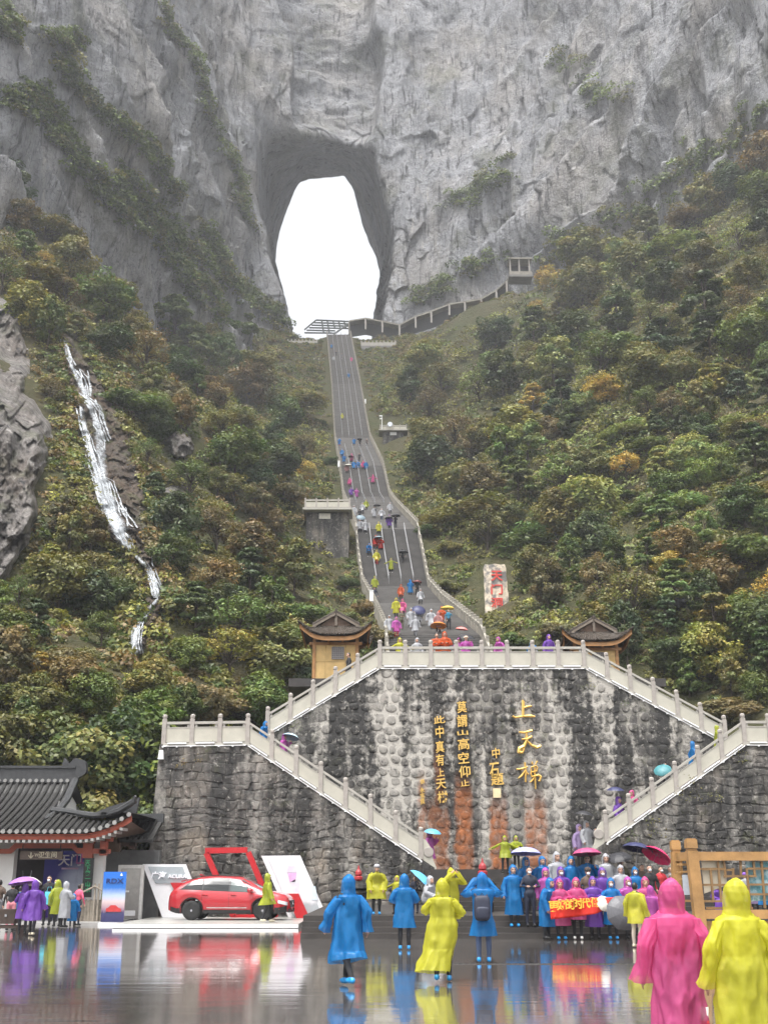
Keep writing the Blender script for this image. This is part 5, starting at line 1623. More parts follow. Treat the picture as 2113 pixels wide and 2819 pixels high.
# ------------------------------------------------------------------ timber booths on the upper platform
M_WOOD = mat('yellow_planks', (.56, .375, .145), .6, var=.14, scale=3, bump=.12)
M_WOOD2 = mat('orange_brown_wood', (.36, .18, .065), .6, var=.2, scale=4, bump=.1)
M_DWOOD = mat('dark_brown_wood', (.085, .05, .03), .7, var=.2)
M_TILE = mat('brown_clay_tile', (.05, .038, .028), .75, var=.35, scale=5, bump=.3)
M_LATT = mat('grey_lattice', (.30, .28, .27), .7)
def booth(label, cx, Y, zb, W=2.2, D=2.2, Hh=2.12):
    t_ = thing('wooden_booth', label, 'booth', (cx, Y, zb), group='pagoda-roofed timber booths on the upper platform')
    L = lambda m__, n_, mt_, par=None, sm=False: obj(n_, m__, mt_, par or t_, loc=(0, 0, 0), smooth=sm)
    for s in (-1, 1):
        for s2 in (-1, 1): L(MB().box((s * W / 2, s2 * D / 2, Hh / 2 + .15), (.16, .16, Hh + .3)), 'corner_post', M_WOOD2)
    n = 4
    for i in range(n):
        x0 = -W / 2 + .08 + (W - .16) * i / n; x1 = -W / 2 + .08 + (W - .16) * (i + 1) / n
        for z0, z1 in ((0, Hh * .52), (Hh * .53, Hh - .12)):
            L(MB().box(((x0 + x1) / 2, -D / 2 + .02, (z0 + z1) / 2), (x1 - x0 - .012, .06, z1 - z0)), 'plank', M_WOOD)
    L(MB().box((0, D / 2 - .03, Hh / 2), (W - .16, .05, Hh)), 'back_panel', M_WOOD)
    for s in (-1, 1): L(MB().box((s * (W / 2 - .02), 0, Hh / 2 - .05), (.06, D - .17, Hh - .1)), 'side_panel', M_WOOD)
    L(MB().box((0, -D / 2, Hh - .06), (W + .5, .14, .14)), 'lintel', M_WOOD2)
    win = L(MB().box((.12, -D / 2 - .03, Hh * .74), (.64, .05, .64)), 'window', mat('window_shade', (.14, .13, .13), .6))
    for i in range(7):
        q = MB().box((.12 - .3 + i * .1, -D / 2 - .07, Hh * .74), (.03, .03, .62)); L(q, 'lattice_bar', M_LATT, win)
        q = MB().box((.12, -D / 2 - .072, Hh * .74 - .3 + i * .1), (.62, .03, .03)); L(q, 'lattice_bar', M_LATT, win)
    for x in (-.36, .36): L(MB().box((x, -D / 2 - .12, Hh + .12), (.10, .12, .5)), 'hanging_post', M_WOOD2)
    # eaves: hip skirt with lifted corners
    a, b_ = W / 2 + .62, D / 2 + .62
    ta, tb = W / 2 - .25, D / 2 - .25
    ze, zt = Hh + .30, Hh + .95
    nu, nv = 17, 7
    def P(side, u, v):
        up = .62 * abs(u) ** 4 * v ** 2; outw = 1 + .10 * abs(u) ** 6 * v ** 2
        ex, ey = ta + (a - ta) * v, tb + (b_ - tb) * v
        z = ze + (zt - ze) * (1 - v) ** 1.7 + up
        x, y = u * ex * outw, -ey * outw
        if side == 1: x, y = ex * outw, u * ey * outw
        if side == 2: x, y = -u * ex * outw, ey * outw
        if side == 3: x, y = -ex * outw, -u * ey * outw
        return (x, y, z)
    m__ = MB(); m2 = MB(); fa = MB()
    for sd in range(4):
        V = [P(sd, -1 + 2 * i / (nu - 1), j / (nv - 1)) for j in range(nv) for i in range(nu)]
        V2 = [(x, y, z - .07) for x, y, z in V]
        Fq = [(j * nu + i, j * nu + nu + i, j * nu + nu + i + 1, j * nu + i + 1) for j in range(nv - 1) for i in range(nu - 1)]
        m__.add(V, Fq); m__.add(V2, [q[::-1] for q in Fq])
        for i in range(25):
            u = -1 + 2 * i / 24
            pts = [P(sd, u, .06 + .94 * k / 6) for k in range(7)]
            m2.tube([(x, y, z + .03) for x, y, z in pts], .045, 5)
        e = [P(sd, -1 + 2 * i / 20, 1.0) for i in range(21)]
        for p, q in zip(e[:-1], e[1:]):
            k = .96
            fa.hexa([(p[0] * k, p[1] * k, p[2] - .30), (q[0] * k, q[1] * k, q[2] - .30), (q[0] * k * .97, q[1] * k * .97, q[2] - .30), (p[0] * k * .97, p[1] * k * .97, p[2] - .30),
                     (p[0] * k, p[1] * k, p[2] - .075), (q[0] * k, q[1] * k, q[2] - .075), (q[0] * k * .97, q[1] * k * .97, q[2] - .075), (p[0] * k * .97, p[1] * k * .97, p[2] - .075)])
    rf = L(m__, 'roof', M_TILE)
    stuff(L(m2, 'tile_row', M_TILE, rf))
    L(fa, 'eave_board', M_WOOD2)
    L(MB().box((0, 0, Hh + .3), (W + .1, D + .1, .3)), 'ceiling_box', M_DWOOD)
    for s in (-1, 1):
        for s2 in (-1, 1):
            pts = [(P(0 if s2 < 0 else 2, (s if s2 < 0 else -s) * 1.0, k / 6)) for k in range(7)]
            L(MB().tube([(x, y, z + .06) for x, y, z in pts], [.05, .06, .07, .07, .07, .06, .03], 6), 'hip_ridge', M_TILE)
    # upper gable
    gw, gz = ta + .06, zt + .62
    for s in (-1, 1):
        q = MB()
        q.hexa([(0, -tb - .22, gz), (s * (gw + .3), -tb - .22, zt - .05), (s * (gw + .3), tb + .22, zt - .05), (0, tb + .22, gz),
                (0, -tb - .22, gz + .09), (s * (gw + .3), -tb - .22, zt + .04), (s * (gw + .3), tb + .22, zt + .04), (0, tb + .22, gz + .09)])
        for k in range(9):
            y = -tb - .15 + (2 * tb + .3) * k / 8
            q.tube([(0, y, gz + .11), (s * (gw + .3), y, zt + .06)], .04, 5)
        L(q, 'gable_roof', M_TILE)
        q = MB().hexa([(s * .02, -tb - .25, gz - .12), (s * (gw + .3), -tb - .25, zt - .18), (s * (gw + .3), -tb - .21, zt - .18), (s * .02, -tb - .21, gz - .12),
                       (s * .02, -tb - .25, gz), (s * (gw + .3), -tb - .25, zt - .06), (s * (gw + .3), -tb - .21, zt - .06), (s * .02, -tb - .21, gz)])
        L(q, 'barge_board', M_GREYW)
    L(MB().prism([(-gw, zt - .1), (gw, zt - .1), (0, gz - .02)], -tb - .1, -tb), 'gable_panel', M_DWOOD)
    L(MB().box((0, -tb - .16, (zt + gz) / 2 - .1), (.12, .06, gz - zt - .1)), 'king_post', M_GREYW)
    L(MB().tube([(0, -tb - .25, gz + .13), (0, 0, gz + .10), (0, tb + .25, gz + .13)], .08, 6), 'ridge', M_TILE)
    return t_
M_GREYW = mat('grey_weathered_wood', (.16, .13, .10), .8, var=.2)
c = at(922, 1898, 58.8); booth('yellow timber booth with upturned tiled roof left of the stairway foot', c.x, 60.0, ctop)
c = at(1643, 1898, 60.5); booth('yellow timber booth with upturned tiled roof right of the stairway foot', c.x, 61.5, ctop)
# ------------------------------------------------------------------ tiled building at the left edge
M_WHITEW = mat('white_plaster', (.62, .61, .59), .7, var=.06, scale=2)
M_REDW = mat('red_brown_paint', (.36, .085, .05), .55, var=.15, scale=4)
M_SLATE = mat('dark_grey_tile', (.020, .019, .018), .55, var=.35, scale=4, bump=.2)
M_RIDGE = mat('grey_ridge_tile', (.038, .039, .041), .6, var=.2)
M_PALEEND = mat('pale_tile_end', (.24, .235, .225), .7)
M_BRICK = mat('grey_brick', (.12, .12, .118), .8, var=.15, scale=5, bump=.2)
M_BLACKW = mat('black_lacquer', (.012, .012, .012), .4)
YE, YR = 45.6, 50.4
bld = thing('tiled_building', 'single storey building with dark tiled upturned roof and red beams', 'building', (-14, 47, 0))
z_e = at(60, 2292, YE).z; x_c = at(366, 2240, YE).x; x_s = at(205, 2290, YE).x
z_r = at(100, 2152, YR).z; x_g = at(196, 2150, YR).x + .2
X_L = -24.0
def eave_z(x): return z_e + (0 if x < x_s else .72 * ((x - x_s) / (x_c - x_s)) ** 2.2)
def roof_pt(x, v):
    ez_ = eave_z(x)
    y = YR + (YE - YR) * v
    z = z_r + (ez_ - z_r) * (v ** .72)
    return (x, y, z)
def v0(x):
    if x < x_g: return 0.0
    return .50 + .5 * ((x - x_g) / (x_c - x_g)) ** .9
m_ = MB()
xs_ = list(np.linspace(X_L, x_g - .001, 14)) + list(np.linspace(x_g + .001, x_c, 14))
for xa, xb in zip(xs_[:-1], xs_[1:]):
    if xb - xa < .01: continue
    for k in range(8):
        f0, f1 = k / 8, (k + 1) / 8
        P = [roof_pt(xa, v0(xa) + (1 - v0(xa)) * f0), roof_pt(xa, v0(xa) + (1 - v0(xa)) * f1), roof_pt(xb, v0(xb) + (1 - v0(xb)) * f1), roof_pt(xb, v0(xb) + (1 - v0(xb)) * f0)]
        m_.add(P, [(0, 1, 2, 3)]); m_.add([(x, y, z - .12) for x, y, z in P], [(3, 2, 1, 0)])
# back slope and end hip
m_.add([(X_L, YR, z_r), (x_g, YR, z_r), (x_g, YR + 4.8, z_e), (X_L, YR + 4.8, z_e)], [(0, 1, 2, 3)])
hip = [roof_pt(x_g, .5), roof_pt(x_c, 1.0), (x_c, YR + 4.8, eave_z(x_c)), (x_g, YR + 2.4, roof_pt(x_g, .5)[2])]
m_.add(hip, [(0, 1, 2, 3)])
roof = obj('roof', m_, M_SLATE, bld)
nrow = 0
x = X_L + 6.2
while x < x_c - .12:
    a = v0(x)
    pts = [roof_pt(x, a + (1 - a) * k / 9) for k in range(10)]
    obj('tile_row', MB().tube([(p[0], p[1], p[2] + .05) for p in pts], .068, 6), M_SLATE, roof)
    e = pts[-1]
    obj('tile_end', MB().lathe([(.085, -.03), (.085, .03)], 10, c=(e[0], e[1] - .03, e[2] + .04), M=Matrix.Rotation(PI / 2, 3, 'X')), M_PALEEND, roof)
    x += .262
# rafters and fascia
prev = None
fa = MB()
ex_ = list(np.linspace(X_L, x_c - .05, 60))
for xa, xb in zip(ex_[:-1], ex_[1:]):
    za, zb = eave_z(xa), eave_z(xb)
    fa.hexa([(xa, YE + .12, za - .26), (xb, YE + .12, zb - .26), (xb, YE + .22, zb - .26), (xa, YE + .22, za - .26), (xa, YE + .02, za - .06), (xb, YE + .02, zb - .06), (xb, YE + .12, zb - .06), (xa, YE + .12, za - .06)])
obj('fascia', fa, M_REDW, bld)
x = X_L + 6.3
while x < x_c - .25:
    z = eave_z(x)
    obj('rafter_end', MB().box((x, YE + .55, z - .31), (.11, .95, .10)), mat('white_rafter', (.40, .39, .37), .6), bld)
    x += .215
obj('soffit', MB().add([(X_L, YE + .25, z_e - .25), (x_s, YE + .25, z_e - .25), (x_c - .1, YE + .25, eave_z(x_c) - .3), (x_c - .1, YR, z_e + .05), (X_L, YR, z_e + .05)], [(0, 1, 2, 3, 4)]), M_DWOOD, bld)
# ridge with pale rosettes and curled end
obj('ridge', MB().box(((X_L + x_g) / 2, YR, z_r + .26), (x_g - X_L, .34, .62)).box(((X_L + x_g) / 2, YR, z_r + .60), (x_g - X_L, .44, .10)), M_RIDGE, bld)
x = X_L + 6.2
while x < x_g - .2:
    obj('rosette', MB().lathe([(.08, -.03), (.08, .03)], 8, c=(x, YR - .2, z_r + .03), M=Matrix.Rotation(PI / 2, 3, 'X')), M_PALEEND, bld); x += .262
cc = at(214, 2112, YR)
pl = []
for i in range(26):
    an = -1.9 + 4.6 * i / 25
    rr = .40 * (1 + .06 * math.sin(i))
    pl.append((cc.x + .02 + rr * math.cos(an), cc.z - .05 + rr * 1.02 * math.sin(an)))
pl += [(cc.x - .55, cc.z + .38), (cc.x - .62, cc.z + .1), (cc.x - .35, cc.z - .35)]
obj('ridge_curl', MB().prism(pl, YR - .16, YR + .16), M_RIDGE, bld)
# gable end under the ridge
g0 = roof_pt(x_g, .5)
obj('gable_wall', MB().add([(x_g - .5, YR, z_r), (x_g - .1, YR - 2.3, g0[2]), (x_g - .1, YR + 2.3, g0[2])], [(0, 1, 2)]), M_WHITEW, bld)
obj('verge', MB().tube([(x_g, YR - .02, z_r + .1), tuple(roof_pt(x_g, .25)), tuple(roof_pt(x_g, .5)), tuple(roof_pt(x_g - .3, .68))], [.16, .15, .14, .10], 6), M_RIDGE, bld)
obj('hip_ridge', MB().tube([tuple(Vector(roof_pt(x_g - .2, .52)) + Vector((0, 0, .12)))] + [tuple(Vector(roof_pt(x_g + (x_c - x_g) * k / 6, v0(x_g + (x_c - x_g) * k / 6))) + Vector((0, .05, .13 + .05 * k))) for k in range(1, 7)] + [(x_c + .08, YE - .1, eave_z(x_c) + .62)], [.13, .12, .12, .12, .12, .13, .13, .05], 7), M_RIDGE, bld)
obj('hip_side', MB().prism([(at(265, 2250, 46.3).x, at(265, 2236, 46.3).z), (x_c, eave_z(x_c) + .02), (x_c + .1, eave_z(x_c) + .62), (at(300, 2225, 46.3).x, at(300, 2222, 46.3).z)], 46.2, 46.4), M_RIDGE, bld)
# columns, beams, interior
def pbox(x0, y0, x1, y1, Y, d): 
    a, b = at(x0, y0, Y), at(x1, y1, Y)
    return ((a.x + b.x) / 2, Y + d / 2, (a.z + b.z) / 2), (abs(b.x - a.x), d, abs(a.z - b.z))
for x0, x1 in ((0, 24), (250, 274)):
    c, s = pbox(x0, 2295, x1, 2532, 47.2, .45); obj('column', MB().box((c[0], c[1], s[2] / 2 + .02), (s[0], s[1], s[2])), M_WHITEW, bld)
Yb = 46.9
def pz(px, py): v = at(px, py, Yb); return (v.x, v.z)
q = [pz(-60, 2350), pz(28, 2350), pz(45, 2335), pz(198, 2335), pz(212, 2350), pz(295, 2350), pz(295, 2337), pz(213, 2334), pz(200, 2318), pz(42, 2320), pz(26, 2336), pz(-60, 2338)]
obj('beam', MB().prism(q[::-1] if False else q, Yb, Yb + .18), M_REDW, bld)
for x0, y0, x1, y1 in ((232, 2292, 253, 2362), (278, 2290, 292, 2355), (270, 2338, 300, 2350), (278, 2305, 308, 2316), (228, 2310, 258, 2322)):
    c, s = pbox(x0, y0, x1, y1, Yb - .03, .3); obj('bracket', MB().box(c, s), M_REDW, bld)
for x0, y0, x1, y1, Y in ((300, 2310, 330, 2345, 48.6), (330, 2318, 372, 2330, 49.0), (355, 2300, 372, 2338, 49.0)):
    c, s = pbox(x0, y0, x1, y1, Y, .3); obj('bracket', MB().box(c, s), M_DWOOD, bld)
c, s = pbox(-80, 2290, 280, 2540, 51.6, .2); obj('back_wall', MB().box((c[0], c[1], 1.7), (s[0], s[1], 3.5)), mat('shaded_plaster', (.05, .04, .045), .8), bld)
c, s = pbox(20, 2300, 250, 2318, 47.6, .3); obj('dark_lintel', MB().box(c, s), M_DWOOD, bld)
# the sign over the passage
c, s = pbox(57, 2343, 172, 2366, 46.6, .08)
sg = thing('hanging_sign', 'brown hanging sign with white arrow and lettering under the tiled roof', 'sign', (c[0], 46.6, c[2] - s[2] / 2))
obj('board', MB().box(c, s), mat('brown_sign', (.10, .07, .055), .5), sg)
M_SIGNW = mat('cream_lettering', (.62, .55, .42), .6)
ar = MB(); p = at(86, 2354, 46.58)
ar.box((p.x, 46.575, p.z), (.04, .02, .2)); ar.box((p.x - .05, 46.575, p.z - .06), (.03, .02, .14), M=Matrix.Rotation(R(-40), 3, 'Y')); ar.box((p.x + .05, 46.575, p.z - .06), (.03, .02, .14), M=Matrix.Rotation(R(40), 3, 'Y'))
stuff(obj('arrow', ar, M_SIGNW, sg))
p = at(132, 2354, 46.57); letters('卫生间', 'lettering', M_SIGNW, (p.x, 46.58, p.z), .24, sg, .02, .004)
p = at(106, 2354, 46.57); letters('WC', 'lettering', M_SIGNW, (p.x, 46.58, p.z), .16, sg, .02, .003)
obj('hanger', MB().box((at(62, 2340, 46.6).x, 46.65, c[2] + .25), (.03, .03, .3)).box((at(166, 2340, 46.6).x, 46.65, c[2] + .25), (.03, .03, .3)), M_DARK, sg)
# blue poster: printed gradient with a pale round patch
def poster_mat():
    m_ = bpy.data.materials.new('blue_poster'); t = NT(m_)
    tc = t.n('ShaderNodeTexCoord').outputs['Generated']
    sp_ = t.n('ShaderNodeSeparateXYZ'); t.l(tc, sp_.inputs[0])
    c = t.mix(t.ramp(sp_.outputs[2], [(0, 0), (.45, .6), (1, 1)]), (.09, .03, .30), (.015, .02, .30))
    d = t.n('ShaderNodeVectorMath', operation='DISTANCE'); mp = t.n('ShaderNodeMapping'); t.l(tc, mp.inputs[0]); mp.inputs['Scale'].default_value = (1, 0, 1.6)
    t.l(mp.outputs[0], d.inputs[0]); d.inputs[1].default_value = (.86, 0, .78)
    c = t.mix(t.ramp(d.outputs['Value'], [(.06, 1), (.34, .85), (.62, 0)]), c, (.62, .68, .85))
    c = t.mix(t.ramp(t.noise(t.coord('Generated', (1, 1, 1)), 5, 4), [(.55, 0), (.75, .4)]), c, (.02, .03, .25))
    t.done(t.principled(c, .35)); return m_
c, s = pbox(126, 2342, 237, 2532, 50.6, .08)
po = thing('blue_poster', 'large blue moonlit poster inside the tiled building', 'poster', (c[0], 50.6, .1))
obj('sheet', MB().box(c, s), poster_mat(), po)
p = at(193, 2370, 50.55); letters('天门', 'lettering', mat('poster_white', (.75, .72, .8), .5), (p.x, 50.58, p.z), .5, po, .02, .008)
p = at(225, 2366, 50.55); letters('山', 'lettering', mat('poster_magenta', (.55, .12, .45), .5), (p.x, 50.575, p.z), .55, po, .02, .008)
p = at(193, 2391, 50.55); obj('rule', MB().box((p.x, 50.57, p.z), (.7, .02, .07)), mat('poster_pink', (.6, .4, .6), .5), po)
# black couplet board with green characters
c, s = pbox(233, 2362, 251, 2470, 46.8, .1)
cb = thing('couplet_board', 'narrow black vertical board with green characters beside the right column', 'sign', (c[0], 46.8, .1))
obj('board', MB().box(c, s), M_BLACKW, cb)
M_GREENCH = mat('green_lettering', (.03, .30, .12), .5)
for i, ch_ in enumerate('天下第一山水'):
    p = at(242, 2375 + i * 15, 46.78); letters(ch_, 'character', M_GREENCH, (p.x, 46.78, p.z), .2, cb, .02, .006)
# bamboo fence
fn = thing('bamboo_fence', 'low weathered bamboo fence and barrier below the green lettered board', 'fence', (at(250, 2530, 46.2).x, 46.2, 0))
M_BAM = mat('weathered_bamboo', (.27, .235, .19), .8, var=.25)
a, b = at(221, 2480, 46.2), at(278, 2528, 46.2)
n = 15
for i in range(n):
    x = a.x + (b.x - a.x) * i / (n - 1)
    obj('slat', MB().box((x, 46.2 + .02 * (i % 2), .12 + (a.z - .12) / 2 + .02 * math.sin(i * 2.1)), (.055, .04, a.z - .05)), M_BAM, fn)
obj('rail', MB().box(((a.x + b.x) / 2, 46.25, .75), (b.x - a.x, .05, .07)), M_BAM, fn)
for px in (226, 262, 272): 
    p = at(px, 2440, 46.0); obj('post', MB().box((p.x, 46.05, p.z / 2 + .1), (.06, .06, p.z)), M_BAM, fn)
obj('top_bar', MB().tube([at(224, 2458, 46.0), at(262, 2440, 46.0), at(282, 2452, 46.0)], .035, 6), M_BAM, fn)
# annex: grey brick wall with small tiled roof and steel door
an_ = thing('brick_annex', 'grey brick annex wall with small dark roof between building and wing wall', 'building', (-11.2, 49.6, 0))
a, b = at(272, 2340, 49.4), at(428, 2530, 49.4)
nb = 0
zr = 0.0
bk_me = None
obj('wall', MB().box(((a.x + b.x) / 2, 49.7, (a.z + .0) / 2), (b.x - a.x, .5, a.z)), M_BRICK, an_)
q = MB()
p0, p1 = at(330, 2285, 49.0), at(432, 2308, 49.0)
q.hexa([(p0.x, 48.6, p0.z - .5), (p1.x - .1, 48.6, p0.z - .5), (p1.x - .1, 50.6, p0.z + .3), (p0.x, 50.6, p0.z + .3), (p0.x, 48.6, p0.z - .38), (p1.x - .1, 48.6, p0.z - .38), (p1.x - .1, 50.6, p0.z + .45), (p0.x, 50.6, p0.z + .45)])
obj('roof', q, M_SLATE, an_)
q = MB()
for i in range(6):
    x = p0.x + .1 + i * .22
    q.tube([(x, 48.58, p0.z - .34), (x, 50.6, p0.z + .5)], .06, 5)
stuff(obj('tile_row', q, M_SLATE, an_))
obj('ridge', MB().box(((p0.x + p1.x) / 2, 50.6, p0.z + .55), (p1.x - p0.x - .1, .3, .35)), M_RIDGE, an_)
dr = thing('steel_door', 'tall brushed steel door with white frame beside the blue poster stand', 'door', (at(358, 2530, 48.6).x, 48.6, .1))
a, b = at(328, 2381, 48.6), at(390, 2530, 48.6)
obj('frame', MB().box((a.x + .06, 48.6, (a.z + b.z) / 2), (.12, .2, a.z - b.z)).box((b.x - .06, 48.6, (a.z + b.z) / 2), (.12, .2, a.z - b.z)).box(((a.x + b.x) / 2, 48.6, a.z - .07), (b.x - a.x - .24, .19, .14)), mat('white_frame', (.62, .61, .58), .4), dr)
lf = obj('leaf', MB().box(((a.x + b.x) / 2, 48.62, (a.z - .14 + b.z) / 2), (b.x - a.x - .25, .06, a.z - b.z - .16)), mat('brushed_steel', (.42, .40, .37), .32, .85, var=.1), dr)
obj('push_bar', MB().box((a.x + .32, 48.56, 1.15), (.3, .05, .07)), M_WHITEPIPE, lf)
obj('kick_plate', MB().box(((a.x + b.x) / 2, 48.58, .33), (.5, .03, .2)), M_WHITEPIPE, lf)

# ------------------------------------------------------------------ car show: low stage, boards, frame
M_STAGE = mat('pale_stage', (.34, .335, .31), .3, var=.06, scale=1.5)
sgx0, sgx1 = at(312, 2550, 42.5).x, at(822, 2550, 42.5).x
tg = thing('display_stage', 'low pale display stage under the red car', 'stage', ((sgx0 + sgx1) / 2, 45, 0))
obj('deck', MB().box(((sgx0 + sgx1) / 2, 46.2, .075), (sgx1 - sgx0, 7.6, .15)), M_STAGE, tg)
obj('edge_strip', MB().box(((sgx0 + sgx1) / 2, 42.385, .075), (sgx1 - sgx0, .03, .11)), M_WHITEPIPE, tg)
k0 = thing('kerb_strip', 'pale kerb strip in front of the tiled building', 'kerb', (-12.6, 46, 0))
a, b = at(-80, 2540, 45.2), at(305, 2540, 45.2)
obj('slab', MB().box(((a.x + b.x) / 2, 48.2, .05), (b.x - a.x, 6.0, .10)), mat('pale_kerb', (.42, .41, .40), .35, var=.1), k0)
def slant(label, name, P, Y, th, mt, cat, rim=None, foot=True):
    """parallelogram board given by four photograph corners tl,tr,br,bl"""
    q = [at(px, py, Y) for px, py in P]
    t_ = thing(name, label, cat, (q[3].x, Y, .15))
    q[2].z = q[3].z = .16
    obj('panel', MB().prism([(q[3].x, q[3].z), (q[2].x, q[2].z), (q[1].x, q[1].z), (q[0].x, q[0].z)], Y, Y + th), mt, t_)
    return t_, q
def photo_mat(name, top, bottom, split, seed):
    m_ = bpy.data.materials.new(name); t = NT(m_)
    tc = t.n('ShaderNodeTexCoord').outputs['Generated']
    sp_ = t.n('ShaderNodeSeparateXYZ'); t.l(tc, sp_.inputs[0])
    n_ = t.noise(t.coord('Generated', (3, 1, 2), loc=(seed, 0, 0)), 3.0, 5)
    c = t.mix(t.ramp(t.math('ADD', sp_.outputs[2], t.math('MULTIPLY', t.math('SUBTRACT', n_, .5), .12)), [(split - .03, 0), (split + .03, 1)]), bottom, t.mix(n_, tuple(x * .7 for x in top), top))
    t.done(t.principled(c, .25)); return m_
M_BOARDW = mat('white_board', (.72, .72, .74), .35, var=.03)
t_, q = slant('white slanted display board with grey picture left of the red car', 'display_board', [(393, 2379), (511, 2379), (570, 2530), (447, 2530)], 48.6, .14, M_BOARDW, 'display board')
ip = [at(408, 2386, 48.58), at(503, 2386, 48.58), at(520, 2432, 48.58), at(428, 2432, 48.58)]
obj('picture', MB().prism([(ip[3].x, ip[3].z), (ip[2].x, ip[2].z), (ip[1].x, ip[1].z), (ip[0].x, ip[0].z)], 48.565, 48.6), photo_mat('grey_showroom_print', (.42, .47, .50), (.30, .33, .35), .35, 3), t_)
M_LET = mat('white_lettering', (.85, .85, .9), .4)
p = at(440, 2412, 48.5); letters('广汽', 'lettering', M_LET, (p.x - .08, 48.55, p.z), .30, t_, .03, .012, shear=.15)
p = at(482, 2413, 48.5); letters('ACURA', 'lettering', M_LET, (p.x + .08, 48.55, p.z), .19, t_, .03, .006, sx_=1.15)
w_ = [at(469, 2430, 48.45), at(512, 2430, 48.45), at(489, 2468, 48.45)]
obj('red_wedge', MB().prism([(w_[2].x, w_[2].z), (w_[1].x, w_[1].z), (w_[0].x, w_[0].z)], 48.44, 48.55), mat('show_red', (.45, .012, .018), .4), t_)
t_, q = slant('white slanted display board with faint figure right of the red car', 'display_board', [(719, 2356), (826, 2355), (901, 2528), (794, 2528)], 48.6, .14, M_BOARDW, 'display board')
ip = [at(738, 2362, 48.58), at(822, 2362, 48.58), at(887, 2522, 48.58), at(806, 2522, 48.58)]
obj('picture', MB().prism([(ip[3].x, ip[3].z), (ip[2].x, ip[2].z), (ip[1].x, ip[1].z), (ip[0].x, ip[0].z)], 48.565, 48.6), photo_mat('pale_figure_print', (.80, .80, .83), (.40, .43, .45), .22, 9), t_)
# small figure printed on the board: hat, scarf, coat as flat shapes
for nm, pts, cl in (('print_hat', [(793, 2384), (812, 2384), (816, 2402), (790, 2402)], (.60, .55, .66)), ('print_scarf', [(792, 2403), (816, 2403), (812, 2428), (797, 2428)], (.62, .38, .62)), ('print_coat', [(800, 2428), (822, 2415), (826, 2470), (812, 2470)], (.60, .60, .66)), ('print_trousers', [(858, 2440), (868, 2440), (874, 2478), (858, 2478)], (.58, .68, .76))):
    v = [at(a, b, 48.55) for a, b in pts]
    obj(nm, MB().prism([(v[3].x, v[3].z), (v[2].x, v[2].z), (v[1].x, v[1].z), (v[0].x, v[0].z)], 48.552, 48.562), mat(nm, cl, .4), t_)
w_ = [at(786, 2460, 48.2), at(822, 2460, 48.2), at(852, 2524, 48.2), at(816, 2536, 48.2)]
obj('red_wedge', MB().prism([(w_[3].x, .16), (w_[2].x, .16), (w_[1].x, w_[1].z), (w_[0].x, w_[0].z)], 48.15, 48.3), mat('show_red', (.45, .012, .018), .4), t_)
fr = thing('red_frame', 'open red slanted frame standing behind the car roof', 'frame', (at(640, 2530, 49.3).x, 49.3, .15))
M_SHOWRED = mat('show_red', (.45, .012, .018), .4)
TLx, TRx = at(566, 2342, 49.3), at(681, 2340, 49.3)
BRx, BLx = at(759, 2530, 49.3), at(644, 2530, 49.3); BRx.z = BLx.z = .15
for nm, p, q_ in (('top_bar', TLx, TRx), ('right_bar', TRx, BRx), ('left_bar', TLx, BLx), ('bottom_bar', BLx, BRx)):
    dd = (q_ - p).normalized(); nn = Vector((-dd.z, 0, dd.x)) * .11
    e0 = p + dd * (.0 if nm in ('top_bar', 'bottom_bar') else .10)
    obj(nm, MB().hexa([tuple(e0 - nn + Vector((0, -.12, 0))), tuple(q_ - nn + Vector((0, -.12, 0))), tuple(q_ - nn + Vector((0, .12, 0))), tuple(e0 - nn + Vector((0, .12, 0))),
                       tuple(e0 + nn + Vector((0, -.12, 0))), tuple(q_ + nn + Vector((0, -.12, 0))), tuple(q_ + nn + Vector((0, .12, 0))), tuple(e0 + nn + Vector((0, .12, 0)))]), M_SHOWRED, fr)
# blue car poster stand
ps = thing('poster_stand', 'tall blue poster stand picturing a red car at dusk', 'poster', (at(315, 2530, 45.0).x, 45.0, 0))
a, b = at(287, 2400, 45.0), at(341, 2531, 45.0)
def dusk():
    m_ = bpy.data.materials.new('dusk_poster'); t = NT(m_)
    sp_ = t.n('ShaderNodeSeparateXYZ'); t.l(t.n('ShaderNodeTexCoord').outputs['Generated'], sp_.inputs[0])
    n_ = t.math('MULTIPLY', t.math('SUBTRACT', t.noise(t.coord('Generated', (2, 1, 4)), 3, 4), .5), .06)
    c = t.ramp(t.math('ADD', sp_.outputs[2], n_), [(0, (.03, .03, .09)), (.18, (.06, .06, .14)), (.26, (.35, .22, .28)), (.40, (.62, .50, .50)), (.52, (.42, .52, .70)), (.68, (.03, .16, .52)), (1, (.02, .15, .60))])
    t.done(t.principled(c, .3)); return m_
obj('sheet', MB().box(((a.x + b.x) / 2, 45.0, (a.z + .12) / 2), (b.x - a.x, .05, a.z - .12)), dusk(), ps)
obj('base', MB().box(((a.x + b.x) / 2, 45.05, .05), (b.x - a.x + .1, .5, .10)), M_WHITEPIPE, ps)
p = at(315, 2426, 44.9); letters('RDX', 'lettering', mat('poster_ink', (.02, .03, .12), .4), (p.x, 44.96, p.z), .24, ps, .015, .004, sx_=1.3)
p = at(334, 2407, 44.9); obj('emblem', MB().prism([(p.x - .05, p.z - .05), (p.x + .05, p.z - .05), (p.x, p.z + .06)], 44.955, 44.97), M_LET, ps)
c1, c2 = at(292, 2492, 44.9), at(332, 2510, 44.9)
L_ = c2.x - c1.x
carp = [(0, .0), (1, .0), (1.0, .45), (.82, .6), (.62, 1.0), (.3, 1.0), (.12, .6), (0, .5)]
